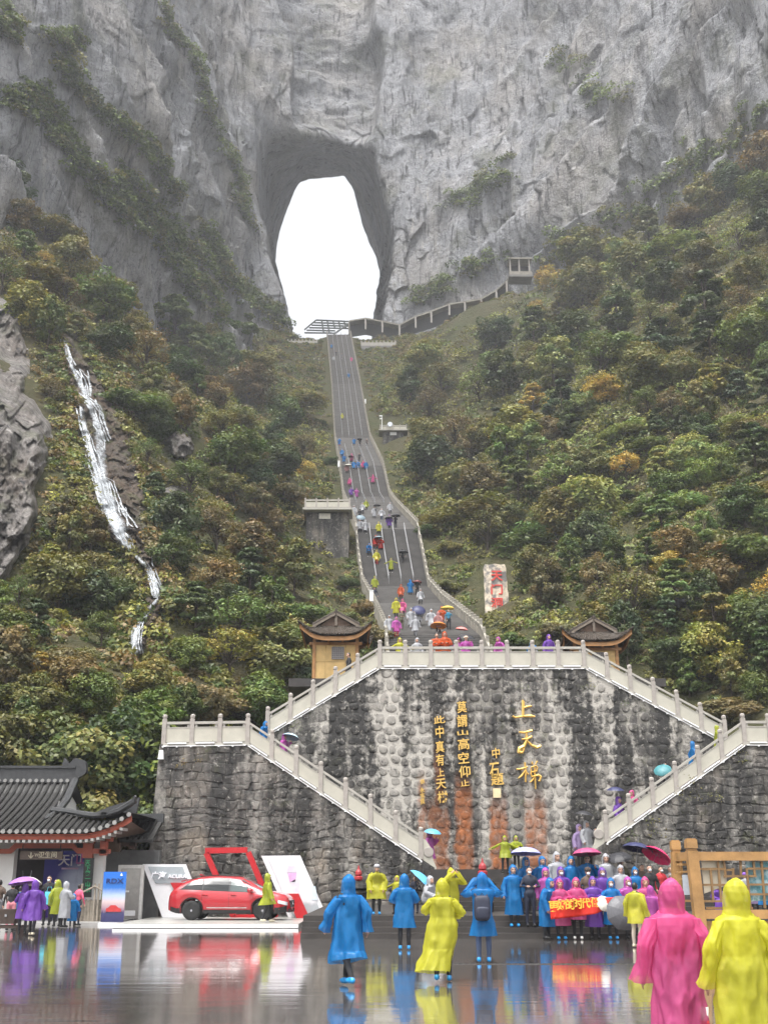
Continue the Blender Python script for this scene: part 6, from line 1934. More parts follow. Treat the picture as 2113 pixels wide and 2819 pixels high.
obj('car_print', MB().prism([(c1.x + u * L_, c2.z + w * (c1.z - c2.z)) for u, w in carp], 44.958, 44.972), mat('print_red', (.5, .05, .05), .3), ps)
# ------------------------------------------------------------------ red car
def car_paint():
    m_ = bpy.data.materials.new('red_car_paint'); t = NT(m_)
    c = t.mix(t.noise(t.coord('Object'), 2.0, 3), (.34, .007, .014), (.42, .010, .020))
    t.done(t.principled(c, .38, .15, .5, **{'Coat Weight': 1.0, 'Coat Roughness': .12})); return m_
M_CAR = car_paint()
M_GLASS = mat('tinted_glass', (.012, .014, .015), .12, 0, .35, var=.05)
M_GLASS2 = mat('clear_glass', (.06, .08, .08), .1, 0, .4, var=.05)
M_BLK = mat('black_plastic', (.014, .014, .015), .5, var=.1)
M_TYRE = mat('tyre_rubber', (.013, .013, .013), .75, var=.2)
M_RIM = mat('dark_alloy', (.17, .17, .175), .3, .8)
M_SILV = mat('bright_metal', (.6, .6, .62), .2, .9)
_tx = [-2.37, -2.33, -2.2, -2.0, -1.7, -1.2, -.6, 0, .45, .8, 1.15, 1.45, 1.8, 2.1, 2.26, 2.34, 2.37]
_tz = [.80, .96, 1.10, 1.25, 1.45, 1.60, 1.66, 1.65, 1.58, 1.43, 1.22, 1.09, 1.03, .96, .88, .76, .60]
def T(x): return float(np.interp(x, _tx, _tz))
def belt(x): return min(float(np.interp(x, [-2.37, -2.1, -1.6, 1.2, 2.37], [.92, 1.10, 1.10, .99, .72])), T(x) - .02)
def hw(x): return .95 * float(np.interp(abs(x), [0, 1.5, 2.0, 2.25, 2.37], [1.0, 1.0, .96, .84, .66]))
WX = (-1.40, 1.36)
def zlow(x):
    z = .27 + .10 * max(0, (abs(x) - 2.0) / .37)
    for w in WX:
        d = abs(x - w)
        if d < .43: z = max(z, .36 + math.sqrt(max(0, .43 ** 2 - d * d)))
    return z
def sect(x):
    """half cross-section from sill to roof centre: (y,z)"""
    zl, zb, zt, w = zlow(x), belt(x), T(x), hw(x)
    cab = np.clip((zt - zb - .05) / .5, 0, 1)
    ry = w * (.90 - .22 * cab)
    pts = [(w * .93, zl), (w * .985, zl + (zb - zl) * .25), (w * 1.0, zl + (zb - zl) * .55), (w * .985, zl + (zb - zl) * .80), (w * .945, zb),
           (w * .945 - (w * .945 - ry) * .45, zb + (zt - zb) * .45), (ry, zb + (zt - zb) * .82), (ry * .78, zb + (zt - zb) * .955), (ry * .4, zt - .004), (0, zt)]
    return pts
xs_ = sorted(set([round(float(v), 3) for v in np.concatenate([np.linspace(-2.37, 2.37, 64), [w + d for w in WX for d in (-.43, -.42, -.38, -.3, -.2, -.1, 0, .1, .2, .3, .38, .42, .43)]])]))
cbm = MB()
rows = []
for x in xs_:
    h_ = sect(x)
    rows.append([(x, -y, z) for y, z in h_] + [(x, y, z) for y, z in h_[-2::-1]])
nk = len(rows[0])
V = [p for r_ in rows for p in r_]
Fq = [(i * nk + k, i * nk + nk + k, i * nk + nk + k + 1, i * nk + k + 1) for i in range(len(rows) - 1) for k in range(nk - 1)]
Fq += [tuple(range(nk)), tuple((len(rows) - 1) * nk + k for k in range(nk - 1, -1, -1))]
cbm.add(V, Fq)
cpos = at(637, 2537, 46.6)
car = thing('parked_car', 'glossy red crossover car parked side on upon the display stage', 'car', (cpos.x, 46.6, .15), R(-4))
car.scale = (.97, .97, .97)
CL = lambda m__, n_, mt_, par=None, sm=False: obj(n_, m__, mt_, par or car, loc=(0, 0, 0), smooth=sm)
body = CL(cbm, 'body', M_CAR, sm=True)
def side_y(x, z):
    h_ = sect(x); zs_ = [p[1] for p in h_]; ys_ = [p[0] for p in h_]
    return float(np.interp(z, zs_, ys_))
def patch(x0f, x1f, zf0, zf1, side, off=.008, nx=10, nz=4):
    V = []
    for j in range(nz + 1):
        f = j / nz
        for i in range(nx + 1):
            xa, xb = x0f(f), x1f(f)
            x = xa + (xb - xa) * i / nx
            z = zf0(x) + (zf1(x) - zf0(x)) * f
            V.append((x, side * (side_y(x, z) + off), z))
    Fp = [(j * (nx + 1) + i, j * (nx + 1) + i + 1, (j + 1) * (nx + 1) + i + 1, (j + 1) * (nx + 1) + i) for j in range(nz) for i in range(nx)]
    if side > 0: Fp = [q[::-1] for q in Fp]
    return MB().add(V, Fp)
zb_ = lambda x: belt(x) + .035
zt_ = lambda x: belt(x) + (T(x) - belt(x)) * .80
for s in (-1, 1):
    CL(patch(lambda f: -1.95 + .42 * f, lambda f: 1.10 - .62 * f, lambda x: belt(x) + .015, lambda x: belt(x) + (T(x) - belt(x)) * .84, s, .004, 16), 'window_surround', M_BLK)
    CL(patch(lambda f: -1.88 + .42 * f, lambda f: -1.02, zb_, zt_, s, .009), 'window', M_GLASS)
    CL(patch(lambda f: -.98, lambda f: .02, zb_, zt_, s, .009), 'window', M_GLASS)
    CL(patch(lambda f: .08, lambda f: 1.02 - .58 * f, zb_, zt_, s, .009), 'window', M_GLASS2)
    CL(patch(lambda f: -2.25, lambda f: -1.84, lambda x: zlow(x) - .015, lambda x: zlow(x) + .17, s, .010, 6, 2), 'rear_cladding', M_BLK)
    CL(patch(lambda f: -.95, lambda f: .92, lambda x: .255, lambda x: .385, s, .010, 10, 2), 'sill_cladding', M_BLK)
    CL(patch(lambda f: 1.82, lambda f: 2.28, lambda x: zlow(x) - .015, lambda x: zlow(x) + .20, s, .010, 6, 2), 'front_cladding', M_BLK)
    CL(patch(lambda f: -.80, lambda f: .75, lambda x: .445, lambda x: .475, s, .014, 10, 1), 'trim_strip', M_SILV)
    for w in WX:
        m__ = MB()
        V = []
        for k in range(17):
            an = PI * k / 16
            for r_ in (.43, .475):
                x, z = w + r_ * math.cos(an), .36 + r_ * math.sin(an)
                V.append((x, s * (side_y(x, max(z, zlow(x) + .002)) + .011), z))
        q = [(2 * k, 2 * k + 1, 2 * k + 3, 2 * k + 2) for k in range(16)]
        if s < 0: q = [p[::-1] for p in q]
        CL(m__.add(V, q), 'wheel_arch', M_BLK)
    for x in (-1.08, .02): 
        hd = MB().tube([(x - .0 + .1, s * (side_y(x + .1, .93) + .03), .93), (x + .30, s * (side_y(x + .3, .92) + .03), .925)], .02, 6)
        CL(hd, 'door_handle', M_CAR)
    for x in (-1.0, .05, 1.08):
        CL(patch(lambda f, x=x: x - .006, lambda f, x=x: x + .006, lambda x: .40, lambda x: belt(x) - .01, s, .003, 1, 6), 'door_seam', M_BLK)
    mi = MB().ellipsoid((.88, s * 1.04, 1.10), (.12, .10, .085), 10, 6); mi.tube([(.92, s * .92, 1.03), (.9, s * 1.0, 1.07)], .03, 6)
    CL(mi, 'mirror', M_CAR, sm=True)
    CL(patch(lambda f: 1.95, lambda f: 2.30, lambda x: belt(x) - .19, lambda x: belt(x) - .07, s, .012, 6, 2), 'headlight', mat('headlight_glass', (.55, .57, .6), .08, .2))
    CL(patch(lambda f: -2.34, lambda f: -1.98, lambda x: belt(x) - .13, lambda x: belt(x) - .02, s, .012, 6, 2), 'tail_light', mat('tail_red', (.35, .01, .015), .15))
    for w in WX:
        wh = bpy.data.objects.new('wheel', None); COL.objects.link(wh); wh.parent = car; wh.location = (w, s * .80, .36)
        Mx = Matrix.Rotation(PI / 2, 3, 'X')
        CL(MB().lathe([(.235, -.11), (.33, -.115), (.36, -.08), (.36, .08), (.33, .115), (.235, .11)], 28, M=Mx), 'tyre', M_TYRE, wh, True)
        rm_ = MB().lathe([(.24, -.10), (.245, .10)], 28, M=Mx)
        for k in range(5):
            an = 2 * PI * k / 5 + .3
            for da in (-.16, .16):
                rm_.hexa([(.05 * math.cos(an - .4), s * .055, .05 * math.sin(an - .4)), (.05 * math.cos(an + .4), s * .055, .05 * math.sin(an + .4)), (.235 * math.cos(an + da + .09), s * .085, .235 * math.sin(an + da + .09)), (.235 * math.cos(an + da - .09), s * .085, .235 * math.sin(an + da - .09)),
                          (.05 * math.cos(an - .4), s * .08, .05 * math.sin(an - .4)), (.05 * math.cos(an + .4), s * .08, .05 * math.sin(an + .4)), (.235 * math.cos(an + da + .09), s * .107, .235 * math.sin(an + da + .09)), (.235 * math.cos(an + da - .09), s * .107, .235 * math.sin(an + da - .09))])
        CL(rm_, 'rim', M_RIM, wh)
        CL(MB().lathe([(.05, -.005), (.045, .012)], 12, c=(0, s * .10, 0), M=Mx), 'hub_cap', M_SILV, wh)
        CL(MB().lathe([(.15, -.01), (.15, .01)], 20, c=(0, s * .03, 0), M=Mx), 'brake_disc', mat('brake_steel', (.22, .21, .2), .4, .8), wh)
CL(MB().box((0, 0, .30), (3.9, 1.5, .12)), 'underbody', M_BLK)
for w in WX: CL(MB().box((w, 0, .52), (.86, 1.62, .34)), 'wheel_well', M_BLK)
CL(MB().box((2.355, 0, .60), (.06, 1.05, .26)).box((2.33, 0, .36), (.08, 1.35, .14)), 'grille', M_BLK)
CL(MB().box((2.39, 0, .62), (.02, .16, .11)), 'emblem', M_SILV)
V = []
for j, (x, k) in enumerate(((1.34, .93), (1.05, .9), (.72, .84), (.50, .80))):
    for i in range(9):
        y = (-1 + 2 * i / 8)
        yy = y * (hw(x) * (.88 - .16 * j / 3))
        z = T(x) - .02 - .11 * abs(y) ** 2.2 + .035
        V.append((x, yy, z))
CL(MB().add(V, [(j * 9 + i, j * 9 + i + 1, j * 9 + 10 + i, j * 9 + 9 + i) for j in range(3) for i in range(8)]), 'windscreen', mat('windscreen_glass', (.12, .14, .145), .08, 0, .6), sm=True)
V = []
for j, x in enumerate((-2.17, -2.0, -1.8)):
    for i in range(9):
        y = -1 + 2 * i / 8; V.append((x - .02, y * hw(x) * (.80 - .07 * j), T(x) + .02 - .08 * abs(y) ** 2.2))
CL(MB().add(V, [(j * 9 + i, j * 9 + 9 + i, j * 9 + 10 + i, j * 9 + i + 1) for j in range(2) for i in range(8)]), 'rear_window', M_GLASS, sm=True)
CL(MB().box((-1.80, 0, 1.455), (.26, 1.12, .035), M=Matrix.Rotation(R(-14), 3, 'Y')), 'roof_spoiler', M_CAR)
CL(MB().prism([(-1.35, 1.62), (-1.12, 1.65), (-1.30, 1.71)], -.03, .03), 'antenna_fin', M_CAR)
for y in (-.56, .56): CL(MB().tube([(-1.4, y, 1.615), (-.5, y * 1.02, 1.655), (.3, y * 1.02, 1.62)], .018, 6), 'roof_rail', M_BLK)

# ------------------------------------------------------------------ incense burner with red finial, small bin
def burner(label, px, Y, py_top):
    zf = floor_z(at(px, 2500, Y).x, Y); top = at(px, py_top, Y).z - zf
    t_ = thing('incense_burner', label, 'burner', (at(px, 2500, Y).x, Y, zf))
    M_IRON = mat('black_cast_iron', (.018, .017, .016), .55, .3, var=.3)
    k = top / 2.3
    Lx = lambda m__, n_, mt_: obj(n_, m__, mt_, t_, loc=(0, 0, 0))
    Lx(MB().lathe([(.30 * k, .55 * k), (.52 * k, .62 * k), (.56 * k, .95 * k), (.46 * k, 1.10 * k), (.62 * k, 1.16 * k), (.60 * k, 1.22 * k)], 16), 'bowl', M_IRON)
    for a in range(3):
        an = a * 2.094 + .5
        Lx(MB().tube([(.30 * k * math.cos(an), .3 * k * math.sin(an), .62 * k), (.48 * k * math.cos(an), .48 * k * math.sin(an), .3 * k), (.42 * k * math.cos(an), .42 * k * math.sin(an), 0)], [.1 * k, .07 * k, .09 * k], 7), 'leg', M_IRON)
    Lx(MB().lathe([(.55 * k, 1.22 * k), (.50 * k, 1.34 * k), (.28 * k, 1.46 * k), (.16 * k, 1.52 * k)], 12), 'lid', M_IRON)
    Lx(MB().lathe([(.10 * k, 1.50 * k), (.22 * k, 1.60 * k), (.22 * k, 1.72 * k), (.12 * k, 1.78 * k), (.18 * k, 1.84 * k), (.16 * k, 1.98 * k), (.06 * k, 2.1 * k), (.02 * k, 2.3 * k)], 10), 'finial', mat('dull_red', (.32, .025, .03), .5))
    return t_
burner('black iron burner with red finial before the left wing wall', 986, 40.0, 2382)
burner('black iron burner with red finial behind the person wearing a backpack', 1330, 39.5, 2362)
# stone burner on the upper platform
ub = thing('stone_burner', 'dark stone incense trough behind the long top balustrade', 'burner', (at(1165, 1790, 57.6).x, 57.6, ctop))
obj('trough', MB().box((0, 0, .95), (1.1, .5, .32)).box((0, 0, 1.15), (1.3, .62, .08)), mat('dark_granite', (.09, .08, .07), .7), ub, loc=(0, 0, 0))
obj('pedestal', MB().box((0, 0, .4), (.6, .4, .8)), mat('dark_granite', (.09, .08, .07), .7), ub, loc=(0, 0, 0))
obj('knob', MB().lathe([(.12, 1.19), (.16, 1.27), (.05, 1.42)], 8), mat('dark_granite', (.09, .08, .07), .7), ub, loc=(0, 0, 0))
# dark cart at the left edge
ct = thing('wooden_cart', 'low dark wooden cart at the bottom left corner of the crowd', 'cart', (at(14, 2548, 38).x, 38, 0))
M_CART = mat('dark_cart_wood', (.05, .032, .024), .5, var=.2)
obj('box', MB().box((-.1, 0, .52), (.95, .6, .42)), M_CART, ct, loc=(0, 0, 0))
obj('shelf', MB().box((0, 0, .22), (1.3, .7, .08)), M_CART, ct, loc=(0, 0, 0))
for dx in (-.5, .5): obj('leg', MB().box((dx, 0, .10), (.12, .6, .2)), M_CART, ct, loc=(0, 0, 0))
obj('latch', MB().box((.1, -.31, .55), (.07, .03, .07)), M_SILV, ct, loc=(0, 0, 0))

# ------------------------------------------------------------------ timber notice board at the right
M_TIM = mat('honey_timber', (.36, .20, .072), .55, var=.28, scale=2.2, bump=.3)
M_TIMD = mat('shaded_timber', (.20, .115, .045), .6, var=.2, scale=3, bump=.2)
YB = 29.0
nbt = thing('notice_board', 'honey coloured timber notice board with lattice panels at the right edge', 'notice board', (at(1960, 2600, YB).x, YB, 0))
def post(px_top, py_top, px_bot, Y, w):
    a = at(px_top, py_top, Y); bx_ = at(px_bot, 2610, Y).x
    m__ = MB()
    h_ = w / 2
    def sec(f): return bx_ + (a.x - bx_) * f
    m__.hexa([(sec(0) - h_, Y - h_, -.02), (sec(0) + h_, Y - h_, -.02), (sec(0) + h_, Y + h_, -.02), (sec(0) - h_, Y + h_, -.02), (a.x - h_, Y - h_, a.z - .28), (a.x + h_, Y - h_, a.z - .28), (a.x + h_, Y + h_, a.z - .28), (a.x - h_, Y + h_, a.z - .28)])
    o = obj('post', m__, M_TIM, nbt)
    k = h_ * .86
    obj('post_cap', MB().box((a.x, Y, a.z - .25), (k * 2, k * 2, .05)).box((a.x, Y, a.z - .12), (w * 1.04, w * 1.04, .2), taper=.95).box((a.x, Y, a.z - .01), (w * .8, w * .8, .03)), M_TIM, o)
    return o
post(1899, 2309, 1934, YB, .25)
post(1856, 2314, 1868, YB + 1.3, .22)
post(2190, 2309, 2230, YB, .25)
xr = at(2260, 2400, YB).x
xl0 = at(1908, 2350, YB).x
z1 = at(1950, 2357, YB).z
obj('top_rail', MB().box(((xl0 + xr) / 2 + .05, YB, z1), (xr - xl0, .16, .20)), M_TIM, nbt)
obj('side_rail', MB().hexa([(at(1862, 2352, YB + 1.2).x - .05, YB + 1.2, z1 - .1), (xl0 - .12, YB + .12, z1 - .1), (xl0, YB + .12, z1 - .1), (at(1862, 2352, YB + 1.2).x + .07, YB + 1.2, z1 - .1)] + [(at(1862, 2352, YB + 1.2).x - .05, YB + 1.2, z1 + .1), (xl0 - .12, YB + .12, z1 + .1), (xl0, YB + .12, z1 + .1), (at(1862, 2352, YB + 1.2).x + .07, YB + 1.2, z1 + .1)]), M_TIM, nbt)
z2 = at(1950, 2517, YB).z
xl2 = at(1925, 2517, YB).x
obj('bottom_rail', MB().box(((xl2 + xr) / 2, YB, z2), (xr - xl2, .18, .20)), M_TIM, nbt)
obj('skirt_board', MB().box(((xl2 + xr) / 2, YB + .03, z2 - .30), (xr - xl2, .10, .30)), M_TIM, nbt)
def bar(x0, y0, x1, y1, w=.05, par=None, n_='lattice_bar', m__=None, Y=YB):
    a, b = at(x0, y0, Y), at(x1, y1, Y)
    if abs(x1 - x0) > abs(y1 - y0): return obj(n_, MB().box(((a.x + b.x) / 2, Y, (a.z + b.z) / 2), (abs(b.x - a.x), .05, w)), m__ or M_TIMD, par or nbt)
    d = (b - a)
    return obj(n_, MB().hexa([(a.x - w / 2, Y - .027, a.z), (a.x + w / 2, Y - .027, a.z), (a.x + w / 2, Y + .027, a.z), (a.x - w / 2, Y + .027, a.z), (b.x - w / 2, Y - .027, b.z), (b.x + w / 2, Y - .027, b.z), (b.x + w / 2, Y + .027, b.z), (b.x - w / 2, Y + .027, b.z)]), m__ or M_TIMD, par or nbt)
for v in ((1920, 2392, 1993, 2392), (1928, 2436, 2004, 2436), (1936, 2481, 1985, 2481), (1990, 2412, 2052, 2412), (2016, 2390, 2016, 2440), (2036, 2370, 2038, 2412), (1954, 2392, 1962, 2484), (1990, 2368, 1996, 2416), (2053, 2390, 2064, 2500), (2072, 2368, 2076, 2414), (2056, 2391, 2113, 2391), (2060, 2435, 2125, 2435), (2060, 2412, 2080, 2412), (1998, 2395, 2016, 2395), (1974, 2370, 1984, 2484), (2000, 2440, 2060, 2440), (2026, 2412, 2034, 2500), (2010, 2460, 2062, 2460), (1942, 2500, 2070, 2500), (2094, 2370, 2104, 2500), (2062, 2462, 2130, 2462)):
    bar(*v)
def sheet(label, P, m__, Y):
    v = [at(a, b, Y) for a, b in P]
    return tag(obj('notice_sheet', MB().prism([(v[3].x, v[3].z), (v[2].x, v[2].z), (v[1].x, v[1].z), (v[0].x, v[0].z)], Y, Y + .02), m__), label, 'poster')
M_CREAM = mat('cream_paper', (.72, .66, .52), .5, var=.04, scale=2)
sheet('cream paper sheet behind the lattice of the notice board', [(1929, 2370), (1989, 2370), (2001, 2436), (1937, 2460)], M_CREAM, YB + .10)
def map_mat():
    m_ = bpy.data.materials.new('scenic_map'); t = NT(m_)
    n_ = t.noise(t.coord('Object'), 5, 6, .65)
    c = t.ramp(n_, [(.3, (.05, .16, .20)), (.45, (.12, .34, .40)), (.55, (.45, .62, .68)), (.7, (.10, .28, .22))])
    t.done(t.principled(c, .35)); return m_
sheet('blue green illustrated map behind the lattice of the notice board', [(2050, 2372), (2140, 2372), (2150, 2480), (2066, 2480)], map_mat(), YB + .10)
obj('side_slat', MB().box((at(1878, 2440, YB + .8).x, YB + .8, 1.1), (.05, .05, 2.0)), M_TIM, nbt)
for i, pz_ in enumerate((2380, 2400, 2420, 2480, 2520, 2550)):
    p = at(1880, pz_, YB + .7); obj('side_bar', MB().box((p.x, YB + .7, p.z), (.34, .06, .05)), M_TIM, nbt)
tag(obj('notice_card', MB().box(tuple(at(1887, 2436, YB + .35)), (.16, .02, .46)), mat('grey_card', (.42, .46, .52), .5)), 'small grey notice card fixed to the side of the notice board', 'sign')
# white camera box on the wing corner
cbx = thing('camera_box', 'small white box fixed under the left wing coping', 'box', tuple(at(444, 2078, Y_WING - .1)))
p = at(444, 2078, Y_WING - .15)
obj('case', MB().box(tuple(p), (.24, .2, .38), taper=.7), M_WHITEPIPE, cbx)
# tufts of fern and ivy growing from the walls
def tuft(px, py, Y, s, tint, lab):
    p = at(px, py, Y)
    (P, C) = crown(int(px * 7 + py) % 9999, 'bush', 110)[0]
    me = leaf_mesh('foliage', (P - np.array([0, 0, .35])) * 1.0, C)
    o = bpy.data.objects.new('wall_plant', me); COL.objects.link(o)
    o.location = (p.x, Y - .05, p.z); o.scale = (s, s * .5, s * 1.15); o.color = (*TINT[tint], 1)
    return tag(o, lab, 'plant', 'small plants growing out of the stone walls')
for px, py, Y, s, tint, lab in ((815, 1998, Y_WALL, .7, 'bright green', 'bright green fern under the left upper flight'), (585, 2062, Y_WING, .8, 'dark green', 'dark fern hanging below the left landing coping'), (500, 2100, Y_WING, .6, 'golden', 'yellow tuft on the left wing wall'), (548, 2090, Y_WING, .5, 'golden', 'smaller yellow tuft right of the other on the left wing wall'),
    (1435, 2080, Y_WALL, .7, 'green', 'green tuft left of the big gilt characters'), (1430, 2210, Y_WALL, .9, 'green', 'green creeper below the seal column'), (1515, 2115, Y_WALL, .5, 'bright green', 'small fern right of the lowest big character'), (1620, 1880, Y_WALL, .8, 'yellow green', 'yellow green tuft below the right end of the top balustrade'), (1720, 1940, Y_WALL, .6, 'green', 'green tuft under the right upper flight'),
    (1740, 2310, Y_WING, .8, 'bright green', 'fern below the right lower flight'), (1860, 2305, Y_WING, .6, 'green', 'small fern just above the timber board posts'), (1895, 2180, Y_WING, 1.5, 'olive', 'wide olive ivy patch under the right lower balustrade'), (1960, 2195, Y_WING, .9, 'yellow green', 'yellow green ivy end on the right wing wall'), (1800, 2275, Y_WING, 1.3, 'olive', 'olive ivy patch above the navy umbrella'), (2040, 2090, Y_WING, 1.0, 'olive', 'olive creeper below the right landing'), (1370, 2130, Y_WALL, .5, 'dark green', 'tiny dark tuft beside the signature column'), (2070, 2310, Y_WING, .5, 'yellow green', 'little yellow plant at the right end of the wing wall'), (1435, 1890, Y_WALL, .8, 'green', 'green moss tuft above the big gilt characters'), (1090, 1900, Y_WALL, .4, 'bright green', 'tiny green sprout at the upper left of the inscribed wall')):
    tuft(px, py, Y, s, tint, lab)
# ------------------------------------------------------------------ people
def coat_mat(name, col, trans=.52, alpha=0.24, rough=.18):
    if name in _mc: return _mc[name]
    m_ = bpy.data.materials.new(name); t = NT(m_)
    n_ = t.noise(t.coord('Object'), 5, 5, .6)
    c = t.mix(t.ramp(n_, [(.3, 0), (.7, 1)]), tuple(x * .88 for x in col), tuple(min(1, x * 1.08 + .01) for x in col))
    rg = t.n('ShaderNodeTexNoise'); rg.noise_type = 'RIDGED_MULTIFRACTAL'; t.l(t.coord('Object', (1, 1, .42), rot=(.2, .3, 0)), rg.inputs['Vector'])
    rg.inputs['Scale'].default_value = 4.5; rg.inputs['Detail'].default_value = 3.0; rg.inputs['Distortion'].default_value = .6
    nz = t.noise(t.coord('Object', (1, 1, .45)), 13, 5, .65, 1.2)
    nm = t.bump(t.math('ADD', t.math('MULTIPLY', rg.outputs['Fac'], .35), t.math('MULTIPLY', nz, .5)), .55, .04)
    d = t.principled(c, rough, 0, .5, nm)
    tr = t.n('ShaderNodeBsdfTranslucent'); t.l(c, tr.inputs['Color'])
    a = t.n('ShaderNodeMixShader'); a.inputs[0].default_value = trans; t.l(d.outputs[0], a.inputs[1]); t.l(tr.outputs[0], a.inputs[2])
    if alpha:
        tp = t.n('ShaderNodeBsdfTransparent'); b = t.n('ShaderNodeMixShader'); b.inputs[0].default_value = alpha
        t.l(a.outputs[0], b.inputs[1]); t.l(tp.outputs[0], b.inputs[2]); a = b
    t.done(a); _mc[name] = m_
    return m_
COAT = {'blue': coat_mat('blue_raincoat', (.012, .26, .66)), 'yellow': coat_mat('yellow_raincoat', (.72, .70, .06)), 'lime': coat_mat('lime_raincoat', (.50, .56, .05)), 'pink': coat_mat('pink_raincoat', (.80, .13, .36)), 'magenta': coat_mat('magenta_raincoat', (.66, .14, .55)),
        'purple': coat_mat('purple_raincoat', (.26, .10, .56)), 'white': coat_mat('clear_raincoat', (.56, .57, .60), .4, .22), 'red': coat_mat('red_raincoat', (.70, .035, .02)), 'orange': coat_mat('orange_raincoat', (.78, .15, .04)), 'lilac': coat_mat('lilac_raincoat', (.48, .36, .62)), 'palepink': coat_mat('pale_pink_raincoat', (.66, .36, .36))}
CLOTH = {'black': mat('black_cloth', (.013, .013, .015), .8), 'navy': mat('navy_cloth', (.014, .018, .035), .75), 'jeans': mat('blue_denim', (.05, .075, .14), .8), 'beige': mat('beige_cloth', (.48, .41, .35), .8), 'grey': mat('grey_cloth', (.14, .14, .15), .8), 'brown': mat('brown_cloth', (.09, .06, .045), .8), 'camo': mat('camouflage_cloth', (.085, .082, .05), .8, var=.5, scale=9), 'red': mat('red_cloth', (.42, .02, .03), .8), 'teal': mat('teal_cloth', (.02, .16, .26), .8), 'white': mat('white_cloth', (.65, .65, .66), .7), 'pink': mat('pink_cloth', (.55, .2, .24), .8), 'rose': mat('rose_cloth', (.60, .09, .17), .8)}
SHOE = {'blue': mat('blue_shoe_cover', (.02, .28, .66), .3), 'white': mat('white_shoe', (.68, .67, .64), .5), 'black': mat('black_shoe', (.012, .012, .012), .5), 'cream': mat('cream_shoe', (.62, .56, .42), .5)}
SKIN = mat('skin', (.50, .30, .215), .5, var=.08); HAIR = mat('black_hair', (.012, .010, .009), .45); MASKM = mat('face_mask', (.62, .66, .70), .7)

def pose(kind):
    """joint positions of a 1.68 m figure facing -y"""
    J = dict(hip=(0, 0, .93), chest=(0, 0, 1.26), neck=(0, 0, 1.43), head=(0, -.015, 1.565),
             lk=(-.10, -.01, .50), la=(-.10, .02, .085), rk=(.10, -.01, .50), ra=(.10, .02, .085),
             le=(-.27, .03, 1.12), lw=(-.30, -.05, .86), re=(.27, .03, 1.12), rw=(.30, -.05, .86), lf=0, rf=0)
    if kind == 'walk':
        J.update(lk=(-.09, -.16, .53), la=(-.09, -.22, .10), rk=(.09, .04, .50), ra=(.09, .30, .14), le=(-.27, .12, 1.14), lw=(-.29, .12, .87), re=(.27, -.08, 1.13), rw=(.28, -.22, .90), rf=.5)
    elif kind == 'walk2':
        J.update(rk=(.09, -.12, .52), ra=(.09, -.16, .09), lk=(-.09, .03, .50), la=(-.10, .20, .11), le=(-.29, -.02, 1.13), lw=(-.33, -.10, .88), re=(.29, .08, 1.13), rw=(.33, .06, .87), lf=.3)
    elif kind == 'photo':
        J.update(le=(-.34, -.14, 1.30), lw=(-.10, -.22, 1.56), re=(.34, -.14, 1.30), rw=(.10, -.22, 1.56))
    elif kind == 'front':
        J.update(le=(-.28, -.04, 1.12), lw=(-.12, -.27, 1.12), re=(.28, -.04, 1.12), rw=(.12, -.27, 1.12))
    elif kind == 'hold':
        J.update(re=(.28, -.06, 1.14), rw=(.20, -.24, 1.30), le=(-.27, .02, 1.12), lw=(-.27, -.10, .88))
    elif kind == 'wide':
        J.update(le=(-.40, .0, 1.22), lw=(-.62, -.04, 1.12), re=(.40, .0, 1.22), rw=(.62, -.04, 1.12), lk=(-.13, -.05, .5), rk=(.12, .02, .5), la=(-.14, -.04, .09), ra=(.13, .06, .09))
    elif kind == 'sit':
        J.update(hip=(0, .10, .46), chest=(0, .02, .80), neck=(0, -.03, .97), head=(0, -.09, 1.10), lk=(-.11, -.34, .48), la=(-.11, -.34, .085), rk=(.11, -.34, .48), ra=(.11, -.34, .085),
                 le=(-.25, -.06, .70), lw=(-.15, -.30, .58), re=(.25, -.06, .70), rw=(.15, -.30, .58))
    elif kind == 'bend':
        J.update(hip=(0, .06, .86), chest=(0, -.14, 1.13), neck=(0, -.26, 1.27), head=(0, -.34, 1.36), le=(-.26, -.26, 1.0), lw=(-.14, -.42, .86), re=(.26, -.26, 1.0), rw=(.14, -.42, .86), lk=(-.12, -.10, .48), rk=(.12, -.06, .48))
    elif kind == 'stoop':
        J.update(hip=(0, .03, .90), chest=(0, -.05, 1.21), neck=(0, -.11, 1.37), head=(0, -.17, 1.49), le=(-.27, -.06, 1.07), lw=(-.22, -.16, .80), re=(.27, -.06, 1.07), rw=(.22, -.16, .80))
    elif kind == 'carry':
        J.update(le=(-.30, -.08, 1.14), lw=(-.05, -.28, 1.20), re=(.30, -.08, 1.18), rw=(.10, -.30, 1.32), lk=(-.09, -.10, .52), la=(-.09, -.12, .09), ra=(.10, .16, .12))
    return {k: (Vector(v) if isinstance(v, tuple) else v) for k, v in J.items()}

